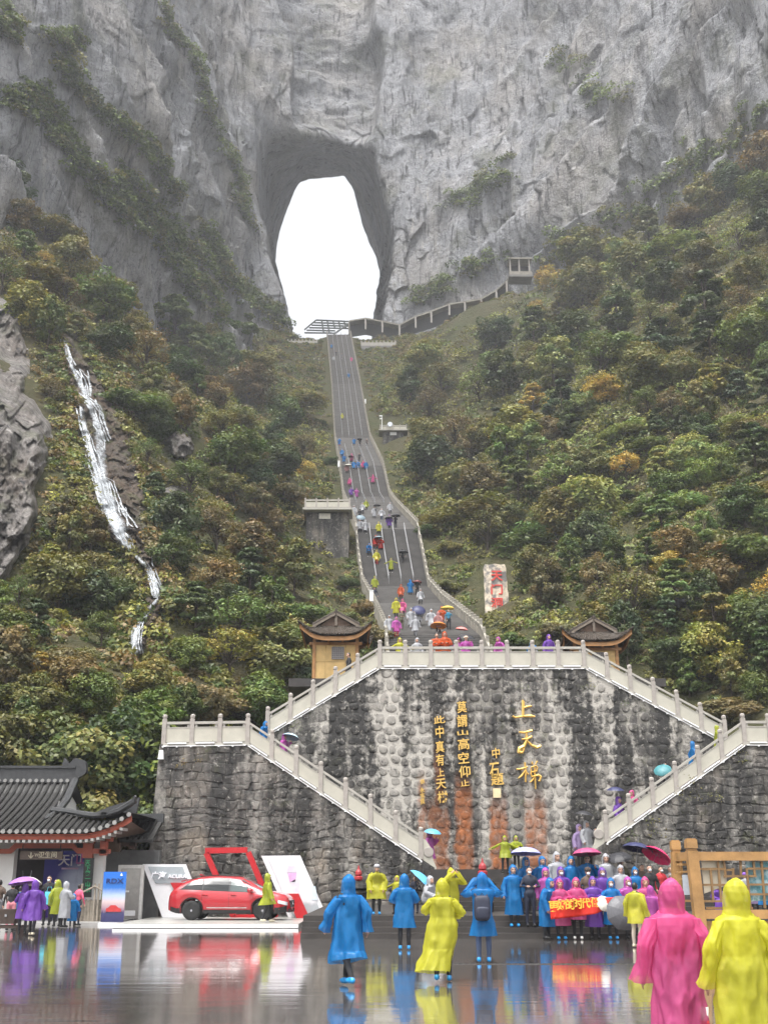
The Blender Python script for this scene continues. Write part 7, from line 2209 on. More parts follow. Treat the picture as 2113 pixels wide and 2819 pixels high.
_body, _coat = {}, {}
def body_mesh(kind, vox):
    key = (kind, vox)
    if key in _body: return _body[key]
    J = pose(kind)
    m_ = MB()
    X = Vector((1, 0, 0))
    def limb(pts, rad, n=10): m_.tube(pts, rad, n)
    # trunk as stacked ellipses
    hip, ch, nk, hd = J['hip'], J['chest'], J['neck'], J['head']
    up = (nk - hip).normalized()
    sh = nk - up * .06
    m_.ellipsoid(hip, (.165, .125, .14), 14, 8); m_.ellipsoid((hip + ch) / 2, (.15, .11, .20), 14, 8); m_.ellipsoid(ch, (.175, .12, .19), 14, 8)
    limb([sh - X * .145, sh, sh + X * .145], [.058, .08, .058]); limb([nk - up * .06, nk + up * .05, hd], [.062, .052, .05])
    m_.ellipsoid(hd, (.076, .094, .112), 14, 10); m_.ellipsoid(hd + Vector((0, -.055, -.055)), (.05, .045, .05), 10, 8)
    m_.ellipsoid(hd + Vector((0, -.098, -.018)), (.014, .02, .024), 8, 6)
    for s in (-1, 1): m_.ellipsoid(hd + Vector((s * .078, .005, -.01)), (.012, .02, .03), 8, 6)
    for s, k, a, e, w in ((-1, 'lk', 'la', 'le', 'lw'), (1, 'rk', 'ra', 're', 'rw')):
        limb([hip + X * s * .085, hip * .5 + J[k] * .5 + X * s * .045, J[k], J[k] * .55 + J[a] * .45 + Vector((0, .02, 0)), J[a]], [.098, .085, .06, .058, .042])
        f = J[a]
        m_.ellipsoid(f + Vector((0, -.055, -.035)), (.047, .125, .045), 12, 8); m_.ellipsoid(f + Vector((0, .02, -.03)), (.045, .055, .05), 10, 8)
        shd = sh + X * s * .15
        limb([shd, J[e], J[w]], [.052, .042, .029])
        d = (J[w] - J[e]).normalized()
        hc = J[w] + d * .055
        n1 = d.cross(Vector((0, 1, 0))); n1 = n1.normalized() if n1.length > .2 else Vector((1, 0, 0))
        n2 = d.cross(n1).normalized()
        limb([J[w], hc, hc + d * .03], [.028, .036, .030], 8)
        for q, ln in zip((-1.5, -.5, .5, 1.5), (.055, .07, .075, .06)):
            b0 = hc + d * .025 + n2 * q * .019
            limb([b0, b0 + d * ln * .55 + n1 * .006 * -s, b0 + d * ln * .9 + n1 * .022 * -s], [.0095, .009, .007], 6)
        b0 = hc - d * .01 - n2 * .03
        limb([b0, b0 - n2 * .022 + d * .03, b0 - n2 * .024 + d * .055], [.011, .010, .008], 6)
    me = m_.mesh('body')
    o = bpy.data.objects.new('tmp', me)
    md = o.modifiers.new('r', 'REMESH'); md.mode = 'VOXEL'; md.voxel_size = vox; md.use_smooth_shade = True
    sm = o.modifiers.new('s', 'SMOOTH'); sm.factor = .5; sm.iterations = 2
    me2 = evaluate(o); bpy.data.meshes.remove(me)
    # colour the parts: 0 skin 1 hair 2 top 3 trousers 4 shoes
    n = len(me2.polygons)
    C = np.zeros(n * 3, np.float32); me2.polygons.foreach_get('center', C); C = C.reshape(-1, 3)
    mi = np.full(n, 2)
    def near(p, r_): return np.linalg.norm(C - np.array(p), axis=1) < r_
    def segd(a, b):
        a, b = np.array(a), np.array(b); t = np.clip(((C - a) @ (b - a)) / ((b - a) @ (b - a)), 0, 1)
        return np.linalg.norm(C - (a + t[:, None] * (b - a)), axis=1)
    dl = np.minimum.reduce([segd(hip + X * s * .09, J[k]) for s, k in ((-1, 'lk'), (1, 'rk'))] + [segd(J[k], J[a]) for k, a in (('lk', 'la'), ('rk', 'ra'))])
    dt = np.minimum(segd(hip + up * .12, nk), np.minimum.reduce([segd(sh + X * s * .17, J[e]) for s, e in ((-1, 'le'), (1, 're'))] + [segd(J[e], J[w]) for e, w in (('le', 'lw'), ('re', 'rw'))]))
    mi[dl < dt] = 3
    for a in ('la', 'ra'):
        f = np.array(J[a]); mi[(np.linalg.norm((C - f - np.array([0, -.05, 0])) / np.array([1, 2.2, 1]), axis=1) < .10) & (C[:, 2] < f[2] + .015)] = 4
    for e, w in (('le', 'lw'), ('re', 'rw')):
        d = np.array((J[w] - J[e]).normalized()); mi[((C - np.array(J[w])) @ d > .005) & near(J[w], .19)] = 0
    hdp = np.array(hd)
    head = near(hd, .155) & (((C - np.array(nk)) @ np.array((hd - nk).normalized())) > .02)
    mi[head] = 0
    rel = C - hdp
    mi[head & ((rel[:, 2] > .055) | ((rel[:, 1] > .0) & (rel[:, 2] > -.09)) | ((rel[:, 1] > -.04) & (rel[:, 2] > .03)))] = 1
    for s in (-1, 1): mi[head & (np.linalg.norm((rel - np.array([s * .032, -.09, .012])) / np.array([1.6, 2, 1]), axis=1) < max(.011, vox * .8))] = 1
    me2.materials.clear()
    for q in (SKIN, HAIR, CLOTH['black'], CLOTH['black'], SHOE['black']): me2.materials.append(q)
    me2.polygons.foreach_set('material_index', mi.astype(np.int32))
    me2.update()
    _body[key] = me2
    return me2

def coat_mesh(kind, hem=.48, hood=True, seed=0, res=1, blow=(0, 0), flare=1.0, poncho=False):
    key = (kind, round(hem, 2), hood, seed, res, blow, flare, poncho)
    if key in _coat: return _coat[key]
    J = pose(kind)
    Rn = random.Random(seed)
    hip, ch, nk, hd = J['hip'], J['chest'], J['neck'], J['head']
    X = Vector((1, 0, 0)); up = (nk - hip).normalized()
    nth = 28 * res; 
    V, Fc = [], []
    def loft(path, close_top=False, fold=1.0):
        """path: (centre, rx, ry, fold amplitude)"""
        path = [(c_, a_ * .93, b_ * .95, f_) for c_, a_, b_, f_ in path]
        dense = []
        k = 3 * res
        for i in range(len(path) - 1):
            for q in range(k):
                f = q / k; a, b = path[i], path[i + 1]
                dense.append((a[0].lerp(b[0], f), a[1] + (b[1] - a[1]) * f, a[2] + (b[2] - a[2]) * f, a[3] + (b[3] - a[3]) * f))
        dense.append(path[-1])
        o = len(V); n = len(dense)
        ph = [Rn.uniform(0, 6.28) for _ in range(6)]
        cs = np.array([d[0] for d in dense]); tt = np.gradient(cs, axis=0)
        for _ in range(3): tt[1:-1] = (tt[:-2] + tt[1:-1] * 2 + tt[2:]) / 4
        for i, (c, rx, ry, fa) in enumerate(dense):
            T_ = Vector(tt[i]).normalized(); N = T_.cross(X)
            N = N.normalized() if N.length > .1 else Vector((0, -1, 0))
            u = i / max(1, n - 1)
            for q in range(nth):
                th = 2 * PI * q / nth
                w = 1 + fa * (.45 * math.sin(5 * th + ph[0] + 1.6 * u) + .35 * math.sin(8 * th + ph[1] - 2.2 * u) + .25 * math.sin(3 * th + ph[2] + 3 * u) + .2 * math.sin(13 * th + ph[3] + 5 * u))
                p = c + X * (rx * w * math.cos(th)) + N * (ry * w * math.sin(th))
                V.append(tuple(p))
        for i in range(n - 1):
            for q in range(nth):
                Fc.append((o + i * nth + q, o + i * nth + (q + 1) % nth, o + (i + 1) * nth + (q + 1) % nth, o + (i + 1) * nth + q))
        return o, n
    mk = (J['lk'] + J['rk']) / 2; ma = (J['la'] + J['ra']) / 2
    b0 = Vector((blow[0], blow[1], 0))
    P = [(nk + up * .02, .065, .06, .0), (nk - up * .015, .10, .085, .01), (nk - up * .028, .17, .12, .015), (nk - up * .06, .232, .142, .02), (nk - up * .13, .236, .16, .035), (ch - up * .02, .222, .168, .05), (hip * .6 + ch * .4, .226, .172, .07), (hip + up * .02, .232 * flare, .18 * flare, .08)]
    if kind == 'sit':
        P += [(hip * .5 + mk * .5 + Vector((0, 0, .02)), .25, .17, .05), (mk + Vector((0, -.02, 0)), .25, .15, .06), (mk + Vector((0, -.07, -.12)), .25, .13, .09), (Vector((mk.x, mk.y - .08, hem)), .27, .13, .12)]
    else:
        lowz = hem
        z0 = hip.z
        for f in (.25, .5, .75, 1.0):
            z = z0 + (lowz - z0) * f
            lx = np.interp(z, [ma.z, mk.z, hip.z], [ma.x, mk.x, hip.x]); ly = np.interp(z, [ma.z, mk.z, hip.z], [ma.y, mk.y, hip.y])
            sp_ = abs(J['la'].y - J['ra'].y) * .3
            fl = (.225 + .05 * f) * flare; fy = (.185 + .05 * f + sp_ * f) * flare
            P.append((Vector((lx, ly * .8, z)) + b0 * f ** 1.6, fl, fy, .08 + .09 * f))
    loft(P)
    for s, e, w in ((-1, 'le', 'lw'), (1, 're', 'rw')):
        shd = nk - up * .075 + X * s * .165
        d = (J[w] - J[e]).normalized()
        k = 1.25 if poncho else 1.0
        loft([(shd - X * s * .05, .07, .07, 0), (shd, .092, .092, .03), (shd.lerp(J[e], .5), .092 * k, .092 * k, .09), (J[e], .088 * k, .088 * k, .12), (J[e].lerp(J[w], .6), .09 * k, .09 * k, .10), (J[w] + d * .05, .108 * k, .10 * k, .10)])
    if hood:
        o = len(V); nh = 24 * res
        prof = [(-.215, .165, .130, .0), (-.165, .132, .122, .0), (-.11, .116, .122, .0), (-.03, .117, .132, .004), (.04, .112, .130, .01), (.09, .094, .113, .016), (.130, .062, .082, .026), (.154, .028, .040, .036), (.164, .004, .005, .042)]
        pr = []
        for i in range(len(prof) - 1):
            for q in range(2 * res):
                f = q / (2 * res); pr.append(tuple(prof[i][m__] + (prof[i + 1][m__] - prof[i][m__]) * f for m__ in range(4)))
        pr.append(prof[-1])
        for i, (z, rx, ry, dy) in enumerate(pr):
            for q in range(nh):
                th = 2 * PI * q / nh
                w = 1 + .03 * math.sin(4 * th + seed + z * 20) + .02 * math.sin(9 * th + seed * 2 + z * 35)
                V.append((hd.x + rx * w * math.cos(th), hd.y + .012 + dy + ry * w * math.sin(th), hd.z + z))
        for i in range(len(pr) - 1):
            for q in range(nh):
                th = 2 * PI * (q + .5) / nh
                z = (pr[i][0] + pr[i + 1][0]) / 2
                front = math.sin(th) < -.55
                if front and -.125 < z < .062: continue
                Fc.append((o + i * nh + q, o + i * nh + (q + 1) % nh, o + (i + 1) * nh + (q + 1) % nh, o + (i + 1) * nh + q))
    A = np.array(V)
    for k, amp in ((5.0, .026 if res == 1 else .016), (15.0, .012 if res == 1 else .006)):
        A = A + np.stack([fbm(A[:, 0] * k + seed, A[:, 1] * k, A[:, 2] * k * .45, octv=2), fbm(A[:, 0] * k + 50, A[:, 1] * k + seed, A[:, 2] * k * .45, octv=2), np.zeros(len(A))], 1) * amp
    rd = np.stack([A[:, 0], A[:, 1], np.zeros(len(A))], 1); rd /= np.maximum(np.linalg.norm(rd, axis=1, keepdims=True), .05)
    rdg = .5 - np.abs(fbm(A[:, 0] * 5.5 + seed * 3, A[:, 1] * 5.5 + A[:, 2] * 1.2, A[:, 2] * 2.0, octv=3)) * 2.2
    low = sstep(hd.z - .14, hd.z - .3, A[:, 2])
    A = A + rd * (rdg * (.045 if res > 1 else .03) * low)[:, None]
    me = MB().add([tuple(p) for p in A], Fc).mesh('raincoat', True)
    _coat[key] = me
    return me

def set_mat(o, i, m_):
    o.material_slots[i].link = 'OBJECT'; o.material_slots[i].material = m_

npeople = 0
def person(label, x, y, z, face=0.0, h=1.68, kind='stand', coat='blue', hem=.48, hood=True, top='black', legs='black', shoe='black', hair=HAIR, mask=False, seed=None, vox=.021, res=1, group=None, blow=(0, 0), flare=1.0, hat=None, poncho=False, tilt=0.0):
    """face: 0 looks at the viewpoint, pi away from it, pi/2 to the right of the picture"""
    global npeople
    npeople += 1
    seed = npeople % 5 if seed is None else seed
    t_ = thing('person', label, 'person', (x, y, z), face, group)
    k = h / 1.68
    t_.scale = (k, k, k)
    if tilt: t_.rotation_euler = (tilt, 0, face)
    b = bpy.data.objects.new('body', body_mesh(kind, vox)); COL.objects.link(b); b.parent = t_
    set_mat(b, 2, COAT[coat] if coat and res == 3 else CLOTH[top]); set_mat(b, 3, CLOTH[legs]); set_mat(b, 4, SHOE[shoe]); set_mat(b, 1, hair)
    J = pose(kind)
    if coat:
        c = bpy.data.objects.new('raincoat', coat_mesh(kind, hem, hood, seed, res, blow, flare, poncho))
        if len(c.data.materials) == 0: c.data.materials.append(COAT[coat])
        COL.objects.link(c); c.parent = t_; set_mat(c, 0, COAT[coat])
    if mask:
        o = obj('face_mask', MB().ellipsoid((J['head'].x, J['head'].y - .088, J['head'].z - .052), (.052, .034, .042), 10, 6), MASKM, t_, loc=(0, 0, 0), smooth=True)
    if hat:
        hd = J['head']
        o = obj('hat', MB().lathe([(.100, .02), (.104, .05), (.098, .09), (.070, .125), (.02, .14)], 14, c=tuple(hd), sy=1.15), hat, t_, loc=(0, 0, 0), smooth=True)
    return t_

M_SHAFT = mat('umbrella_shaft', (.2, .2, .21), .3, .8)
_um = {}
def umb_mesh():
    if _um: return _um
    V, F_ = [], []
    nr, ns = 6, 24
    for i in range(nr + 1):
        f = i / nr; a = f * 1.16
        r_, z = math.sin(a) / math.sin(1.16), (math.cos(a) - math.cos(1.16)) / (1 - math.cos(1.16)) * .42
        for k in range(ns):
            th = 2 * PI * k / ns; rib = (k % 3 == 0)
            rr = r_ * (1 if rib else (1 - .035 * f)); zz = z - (0 if rib else .012 * f) + (0 if rib else .03 * f ** 6)
            V.append((rr * math.cos(th), rr * math.sin(th), zz))
    for i in range(nr):
        for k in range(ns): F_.append((i * ns + k, (i + 1) * ns + k, (i + 1) * ns + (k + 1) % ns, i * ns + (k + 1) % ns))
    _um['canopy'] = MB().add(V, F_).mesh('canopy', False)
    _um['shaft'] = MB().tube([(0, 0, .46), (0, 0, -.95)], .012, 6).mesh('shaft'); _um['shaft'].materials.append(M_SHAFT)
    _um['handle'] = MB().tube([(0, 0, -.95), (0, 0, -1.12)], .03, 8).mesh('handle'); _um['handle'].materials.append(M_BLK)
    m_ = MB()
    for k in range(8):
        th = 2 * PI * k / 8
        pts = []
        for i in range(5):
            a = i / 4 * 1.16; pts.append((math.sin(a) / math.sin(1.16) * .99 * math.cos(th), math.sin(a) / math.sin(1.16) * .99 * math.sin(th), (math.cos(a) - math.cos(1.16)) / (1 - math.cos(1.16)) * .42 - .012))
        m_.tube(pts, .006, 4)
        m_.tube([(0, 0, .05), (pts[2][0], pts[2][1], pts[2][2])], .005, 4)
    _um['ribs'] = m_.mesh('ribs'); _um['ribs'].materials.append(M_SHAFT)
    return _um
UMB = {'lavender': mat('lavender_fabric', (.30, .31, .58), .6), 'maroon': mat('maroon_fabric', (.36, .05, .14), .55), 'black': mat('black_fabric', (.016, .016, .02), .55), 'navy': mat('navy_fabric', (.022, .026, .085), .5), 'crimson': mat('crimson_fabric', (.62, .02, .12), .5), 'sky': mat('sky_fabric', (.10, .38, .62), .5), 'paleblue': mat('pale_blue_fabric', (.42, .60, .70), .5), 'blue': mat('blue_fabric', (.02, .22, .50), .5), 'white': mat('white_fabric', (.70, .67, .60), .5), 'violet': mat('violet_fabric', (.28, .12, .46), .5), 'orange': mat('orange_fabric', (.75, .24, .03), .5), 'coral': mat('coral_fabric', (.70, .20, .18), .5), 'darkred': mat('dark_red_fabric', (.16, .03, .03), .5), 'teal': mat('teal_fabric', (.05, .20, .22), .5), 'greyblue': mat('grey_blue_fabric', (.16, .22, .26), .5), 'grey': mat('grey_fabric', (.09, .09, .10), .5), 'yellow': mat('yellow_fabric', (.62, .45, .05), .5)}
def umbrella(label, x, y, z, col, r_=.50, tilt=(0, 0), panel=None):
    """z: height of the canopy rim"""
    t_ = thing('umbrella', label, 'umbrella', (x, y, z), 0, 'open umbrellas in the rain')
    t_.rotation_euler = (tilt[0], tilt[1], .2); t_.scale = (r_, r_, r_ * 1.0)
    U = umb_mesh()
    for nm in ('canopy', 'shaft', 'handle', 'ribs'):
        o = bpy.data.objects.new(nm, U[nm]); COL.objects.link(o); o.parent = t_
        if nm == 'canopy':
            if len(U[nm].materials) == 0: U[nm].materials.append(UMB[col])
            set_mat(o, 0, UMB[col])
        if nm == 'ribs': stuff(o)
        if nm in ('shaft', 'handle'): o.scale = (.5 / r_, .5 / r_, 1.7 * .5 / r_ if nm == 'shaft' else 1.7 * .5 / r_)
    return t_
def umb_px(label, px, py, Y, col, r_=.5, tilt=(0, 0)):
    p = at(px, py, Y); return umbrella(label, p.x, Y, p.z - r_ * .42, col, r_, tilt)

def by_top(label, px, py_top, Y, zf=None, hmin=1.1, hmax=1.86, kh=1.0, **kw):
    """stand a person whose hood top shows at (px,py_top), on the floor below"""
    p = at(px, py_top, Y)
    z = floor_z(p.x, Y) if zf is None else zf
    raw = (p.z - z) / kh
    return person(label, p.x, Y, z, h=min(hmax, max(hmin, raw)), **kw)
AWAY = PI
# the two walkers close to the viewpoint
by_top('person in a long pink raincoat walking away, close to the viewer', 1842, 2420, 11.0, face=AWAY - .06, kind='stand', coat='pink', hem=.14, hood=True, vox=.013, res=3, seed=3, flare=1.0, legs='black', top='beige', kh=1.02)
by_top('person in a bright yellow raincoat with pointed hood at the right edge', 2020, 2421, 10.5, face=AWAY + .12, kind='stand', coat='yellow', hem=.10, hood=True, vox=.013, res=3, seed=4, flare=1.12, top='grey', kh=1.02)
# paper cup in the pink walker's right hand
p = at(2013, 2792, 13.0)
cup = thing('paper_cup', 'white and red paper cup hanging in the pink walker hand', 'cup', tuple(at(1938, 2806, 10.95)))
obj('cup_body', MB().lathe([(.030, -.10), (.040, .10)], 16), mat('cup_white', (.75, .74, .72), .5), cup, loc=(0, 0, 0), smooth=True)
obj('cup_band', MB().lathe([(.0325, -.09), (.0372, -.01)], 16), mat('cup_red', (.62, .05, .04), .5), cup, loc=(0, 0, 0), smooth=True)
# middle distance
by_top('person in a blue raincoat walking left across the wet plaza', 958, 2414, 19.8, zf=0, face=AWAY + .55, kind='walk', coat='blue', hem=.38, vox=.014, res=2, shoe='blue', seed=1, flare=1.02)
by_top('adult in a wind blown yellow raincoat carrying a child', 1216, 2424, 20.6, zf=0, face=AWAY - .15, kind='carry', coat='yellow', hem=.16, vox=.014, res=2, shoe='blue', blow=(.18, 0), flare=1.18, seed=2)
p = at(1245, 2392, 20.5)
person('small child in a yellow raincoat held at the adult shoulder', p.x, 20.92, p.z - .98, h=.98, face=.4, kind='photo', coat='yellow', hem=.30, vox=.02, seed=1)
by_top('person in a blue raincoat with dark backpack taking a picture', 1326, 2409, 25.3, zf=0, face=AWAY, kind='photo', coat='blue', hem=.50, legs='jeans', shoe='blue', vox=.016, seed=0, flare=.98, kh=.99)
bp = thing('backpack', 'dark navy backpack on the photographer in blue', 'backpack', (at(1326, 2500, 25.05).x, 25.02, at(1326, 2500, 25.05).z))
M_BP = mat('navy_nylon', (.02, .024, .045), .6)
def rbox(m__, c, s, n=10, e=4):
    V = []
    for j in range(n + 1):
        ph = -PI / 2 + PI * j / n
        for k in range(16):
            th = 2 * PI * k / 16
            f = lambda v, q: math.copysign(abs(v) ** (2 / q), v)
            V.append((c[0] + s[0] / 2 * f(math.cos(ph), e) * f(math.cos(th), e), c[1] + s[1] / 2 * f(math.cos(ph), e) * f(math.sin(th), e), c[2] + s[2] / 2 * f(math.sin(ph), e)))
    return m__.add(V, [(j * 16 + k, j * 16 + (k + 1) % 16, (j + 1) * 16 + (k + 1) % 16, (j + 1) * 16 + k) for j in range(n) for k in range(16)])
obj('pack', rbox(MB(), (0, 0, 0), (.34, .20, .50)), M_BP, bp, loc=(0, 0, 0), smooth=True)
obj('pocket', rbox(MB(), (0, -.10, -.09), (.27, .10, .24)), M_BP, bp, loc=(0, 0, 0), smooth=True)
for s in (-1, 1): obj('strap', MB().tube([(s * .10, .05, .22), (s * .13, .18, .27), (s * .14, .30, .2)], .022, 6), M_BP, bp, loc=(0, 0, 0))
obj('haul_loop', MB().tube([(-.03, -.02, .25), (0, -.02, .29), (.03, -.02, .25)], .009, 5), M_BP, bp, loc=(0, 0, 0))
by_top('person in a blue raincoat standing on the plaza before the steps', 1112, 2412, 29.7, zf=0, face=AWAY, kind='front', coat='blue', hem=.50, shoe='blue', vox=.016, seed=2, kh=.99)
by_top('woman with grey beanie and yellow poncho standing on the landing edge', 1036, 2378, 36.6, face=.1, kind='stoop', coat='yellow', hem=.50, hood=False, shoe='blue', hat=mat('grey_wool', (.34, .34, .36), .9), vox=.014, poncho=True, flare=1.25, kh=.97)
by_top('person in a yellow raincoat half hidden behind the blue one before the steps', 1092, 2430, 37.2, face=-.5, kind='wide', coat='yellow', hem=.5, hood=True, seed=2, kh=.97)
by_top('person in dark clothes under a blue umbrella on the landing', 1142, 2414, 38.0, face=-.3, kind='hold', coat=None, top='navy', legs='navy', kh=.97)
umb_px('bright blue umbrella slung low over the dark figure on the landing', 1160, 2408, 37.6, 'sky', .50, tilt=(.15, .75))
by_top('person in a clear white poncho sitting on the landing edge', 1180, 2417, 37.0, face=.9, kind='sit', coat='white', hem=.12, seed=1, hmin=1.4, hmax=1.9, kh=.70, legs='grey')
by_top('person in a lime raincoat walking past the front of the red car', 738, 2407, 43.6, zf=.15, face=-PI / 2 + .25 + PI, kind='walk2', coat='lime', hem=.62, shoe='cream', seed=3)

# ------------------------------------------------------------------ group posing on the steps with the red banner
GRP = 'group posing on the steps with a banner'
G = [ # label, px, py_top, Y, kwargs
 ('tall person in a long blue raincoat at the left end of the group', 1411, 2383, 35.45, dict(kind='stand', coat='blue', hem=.34, shoe='blue', face=.1)),
 ('bareheaded person in a dark navy coat second from the left of the group', 1455, 2385, 35.35, dict(kind='front', coat=None, top='navy', legs='navy', mask=True, face=.05)),
 ('person in a blue raincoat leaning in from the left of the banner', 1500, 2426, 34.6, dict(kind='stoop', coat='blue', hem=.35, face=.9, kh=.92)),
 ('pink raincoat person holding the left part of the banner', 1539, 2424, 34.55, dict(kind='front', coat='pink', hem=.40, shoe='blue', face=.1, kh=.99, hmin=1.3)),
 ('pink raincoat person with white shoes behind the banner middle', 1583, 2419, 34.6, dict(kind='front', coat='pink', hem=.55, shoe='white', face=-.1, seed=4)),
 ('purple raincoat person behind the banner middle', 1630, 2416, 34.75, dict(kind='front', coat='purple', hem=.35, face=0)),
 ('blue raincoat person with blue shoe covers right of the banner lettering', 1679, 2420, 34.6, dict(kind='front', coat='blue', hem=.42, shoe='blue', face=0, mask=True)),
 ('magenta raincoat person beside the dark umbrella in the front row', 1726, 2417, 34.9, dict(kind='stand', coat='magenta', hem=.45, face=.2, mask=True)),
 ('pink hooded person between blue and purple coats in the second row', 1500, 2392, 35.5, dict(kind='stand', coat='magenta', hem=.5, face=.1, seed=2)),
 ('purple hooded person left of centre in the second row', 1542, 2389, 35.55, dict(kind='stand', coat='purple', hem=.5, face=.1, mask=True)),
 ('person with dark cap and white scarf at the centre of the group', 1616, 2389, 35.55, dict(kind='stand', coat=None, top='brown', legs='brown', mask=True, hat=mat('dark_cap', (.05, .035, .03), .9))),
 ('purple hooded masked person right of centre in the second row', 1656, 2391, 35.6, dict(kind='stand', coat='purple', hem=.5, mask=True, seed=3)),
 ('clear white raincoat person wearing a cap in the second row', 1706, 2384, 35.7, dict(kind='stand', coat='white', hem=.5)),
 ('blue hooded masked person at the right of the second row', 1746, 2389, 35.7, dict(kind='stand', coat='blue', hem=.5, mask=True, seed=1)),
 ('woman in a black jacket with long hair at the right of the group', 1785, 2380, 35.9, dict(kind='stand', coat=None, top='black', legs='black', mask=True)),
 ('person in a red jacket under the crimson umbrella', 1815, 2384, 36.1, dict(kind='hold', coat=None, top='red', legs='black', face=.4, mask=True)),
 ('blue hooded person at the left of the back row', 1446, 2362, 37.0, dict(kind='stand', coat='blue', hem=.5, face=.5)),
 ('blue hooded person under the lavender umbrella edge in the back row', 1491, 2360, 37.1, dict(kind='stand', coat='blue', hem=.5, seed=2, face=.2)),
 ('white hooded person with bag straps in the back row', 1531, 2348, 37.2, dict(kind='stand', coat='white', hem=.5, face=.4)),
 ('blue hooded person in the middle of the back row', 1570, 2360, 37.1, dict(kind='stand', coat='blue', hem=.5, seed=4)),
 ('bareheaded person in blue under the maroon umbrella', 1614, 2353, 37.2, dict(kind='hold', coat='blue', hem=.5, hood=False)),
 ('tall person in a white raincoat beside the maroon umbrella', 1666, 2353, 37.3, dict(kind='stand', coat='white', hem=.5, seed=3)),
 ('person in dark clothes under the black umbrella at the back', 1707, 2362, 37.6, dict(kind='stand', coat=None, top='camo', legs='black')),
 ('person in brown raising the navy umbrella', 1764, 2378, 37.0, dict(kind='hold', coat=None, top='brown', legs='black', face=.2)),
 ('pale grey coated person partly behind the timber post', 1842, 2384, 36.6, dict(kind='stand', coat='white', hem=.5, hood=False)),
 ('pink hooded person behind the yellow coat at the right of the group', 1774, 2417, 33.0, dict(kind='stand', coat='pink', hem=.4, zf=0, seed=1)),
 ('child in a magenta raincoat beside the yellow coat', 1788, 2441, 31.6, dict(kind='stand', coat='magenta', hem=.4, zf=0, face=AWAY - .4, seed=0)),
 ('person with dark hair in a yellow raincoat turned toward the group', 1744, 2428, 30.6, dict(kind='stand', coat='yellow', hem=.62, hood=False, legs='beige', zf=0, face=AWAY - .7, seed=3, shoe='cream')),
]
for lab, px, py, Y, kw in G: by_top(lab, px, py, Y, group=GRP, **kw)
umb_px('lavender umbrella above the left of the posing group', 1446, 2332, 36.6, 'lavender', .48, tilt=(-.1, .05))
umb_px('maroon umbrella above the middle of the posing group', 1613, 2334, 36.8, 'maroon', .46, tilt=(-.12, 0))
umb_px('black umbrella at the back of the posing group', 1702, 2347, 37.4, 'black', .42, tilt=(.25, -.2))
umb_px('navy umbrella held high over the right of the group', 1752, 2320, 36.6, 'navy', .48, tilt=(-.1, .22))
umb_px('crimson umbrella tilted at the right of the group', 1803, 2338, 36.4, 'crimson', .47, tilt=(-.2, .6))
umb_px('dark grey umbrella held low beside the yellow coat', 1712, 2492, 32.6, 'grey', .46, tilt=(1.35, -.35))
umb_px('folded white and grey umbrella lying over the banner', 1660, 2478, 34.1, 'white', .22, tilt=(1.2, .6))
# the banner
Yb_ = 34.1
ban = thing('banner', 'red cloth banner with yellow characters held by the front row', 'banner', tuple(at(1600, 2530, Yb_)))
top = [(1512, 2481), (1545, 2477), (1590, 2474), (1640, 2471), (1690, 2470), (1722, 2468)]
bot = [(1516, 2531), (1550, 2527), (1590, 2524), (1640, 2515), (1690, 2494), (1722, 2484)]
V, F_ = [], []
nx, nz_ = 40, 8
for j in range(nz_ + 1):
    for i in range(nx + 1):
        f = i / nx; g_ = j / nz_
        tx_ = np.interp(f, np.linspace(0, 1, 6), [p[0] for p in top]); ty_ = np.interp(f, np.linspace(0, 1, 6), [p[1] for p in top])
        bx_ = np.interp(f, np.linspace(0, 1, 6), [p[0] for p in bot]); by_ = np.interp(f, np.linspace(0, 1, 6), [p[1] for p in bot])
        v = at(tx_ + (bx_ - tx_) * g_, ty_ + (by_ - ty_) * g_, Yb_)
        V.append((v.x, Yb_ + .05 * math.sin(f * 14 + g_ * 2) + .03 * math.sin(f * 31), v.z))
for j in range(nz_):
    for i in range(nx): F_.append((j * (nx + 1) + i, (j + 1) * (nx + 1) + i, (j + 1) * (nx + 1) + i + 1, j * (nx + 1) + i + 1))
bc = obj('cloth', MB().add(V, F_), mat('red_banner', (.66, .025, .012), .7), ban, smooth=True)
_so = bc.modifiers.new('thickness', 'SOLIDIFY'); _so.thickness = .006
M_BCH = mat('banner_yellow', (.85, .48, .05), .6)
for i, (ch_, px, py, sz_) in enumerate((('更', 1523, 2497, .30), ('好', 1546, 2494, .29), ('的', 1568, 2492, .29), ('时', 1590, 2490, .28), ('代', 1611, 2488, .27), ('做', 1637, 2486, .25))):
    p = at(px, py, Yb_ - .10); letters(ch_, 'character', M_BCH, (p.x, Yb_ - .095, p.z), sz_, ban, .012, .006)
# two people in yellow ponchos by the wall
by_top('left of two people in pale yellow ponchos near the foot of the wall', 1388, 2303, 43.4, kind='wide', coat='lime', hem=.7, group=None, kh=.99, poncho=True, flare=1.2)
by_top('right of two people in pale yellow ponchos near the foot of the wall', 1419, 2303, 43.6, kind='front', coat='lime', hem=.7, kh=.99, poncho=True, seed=3)
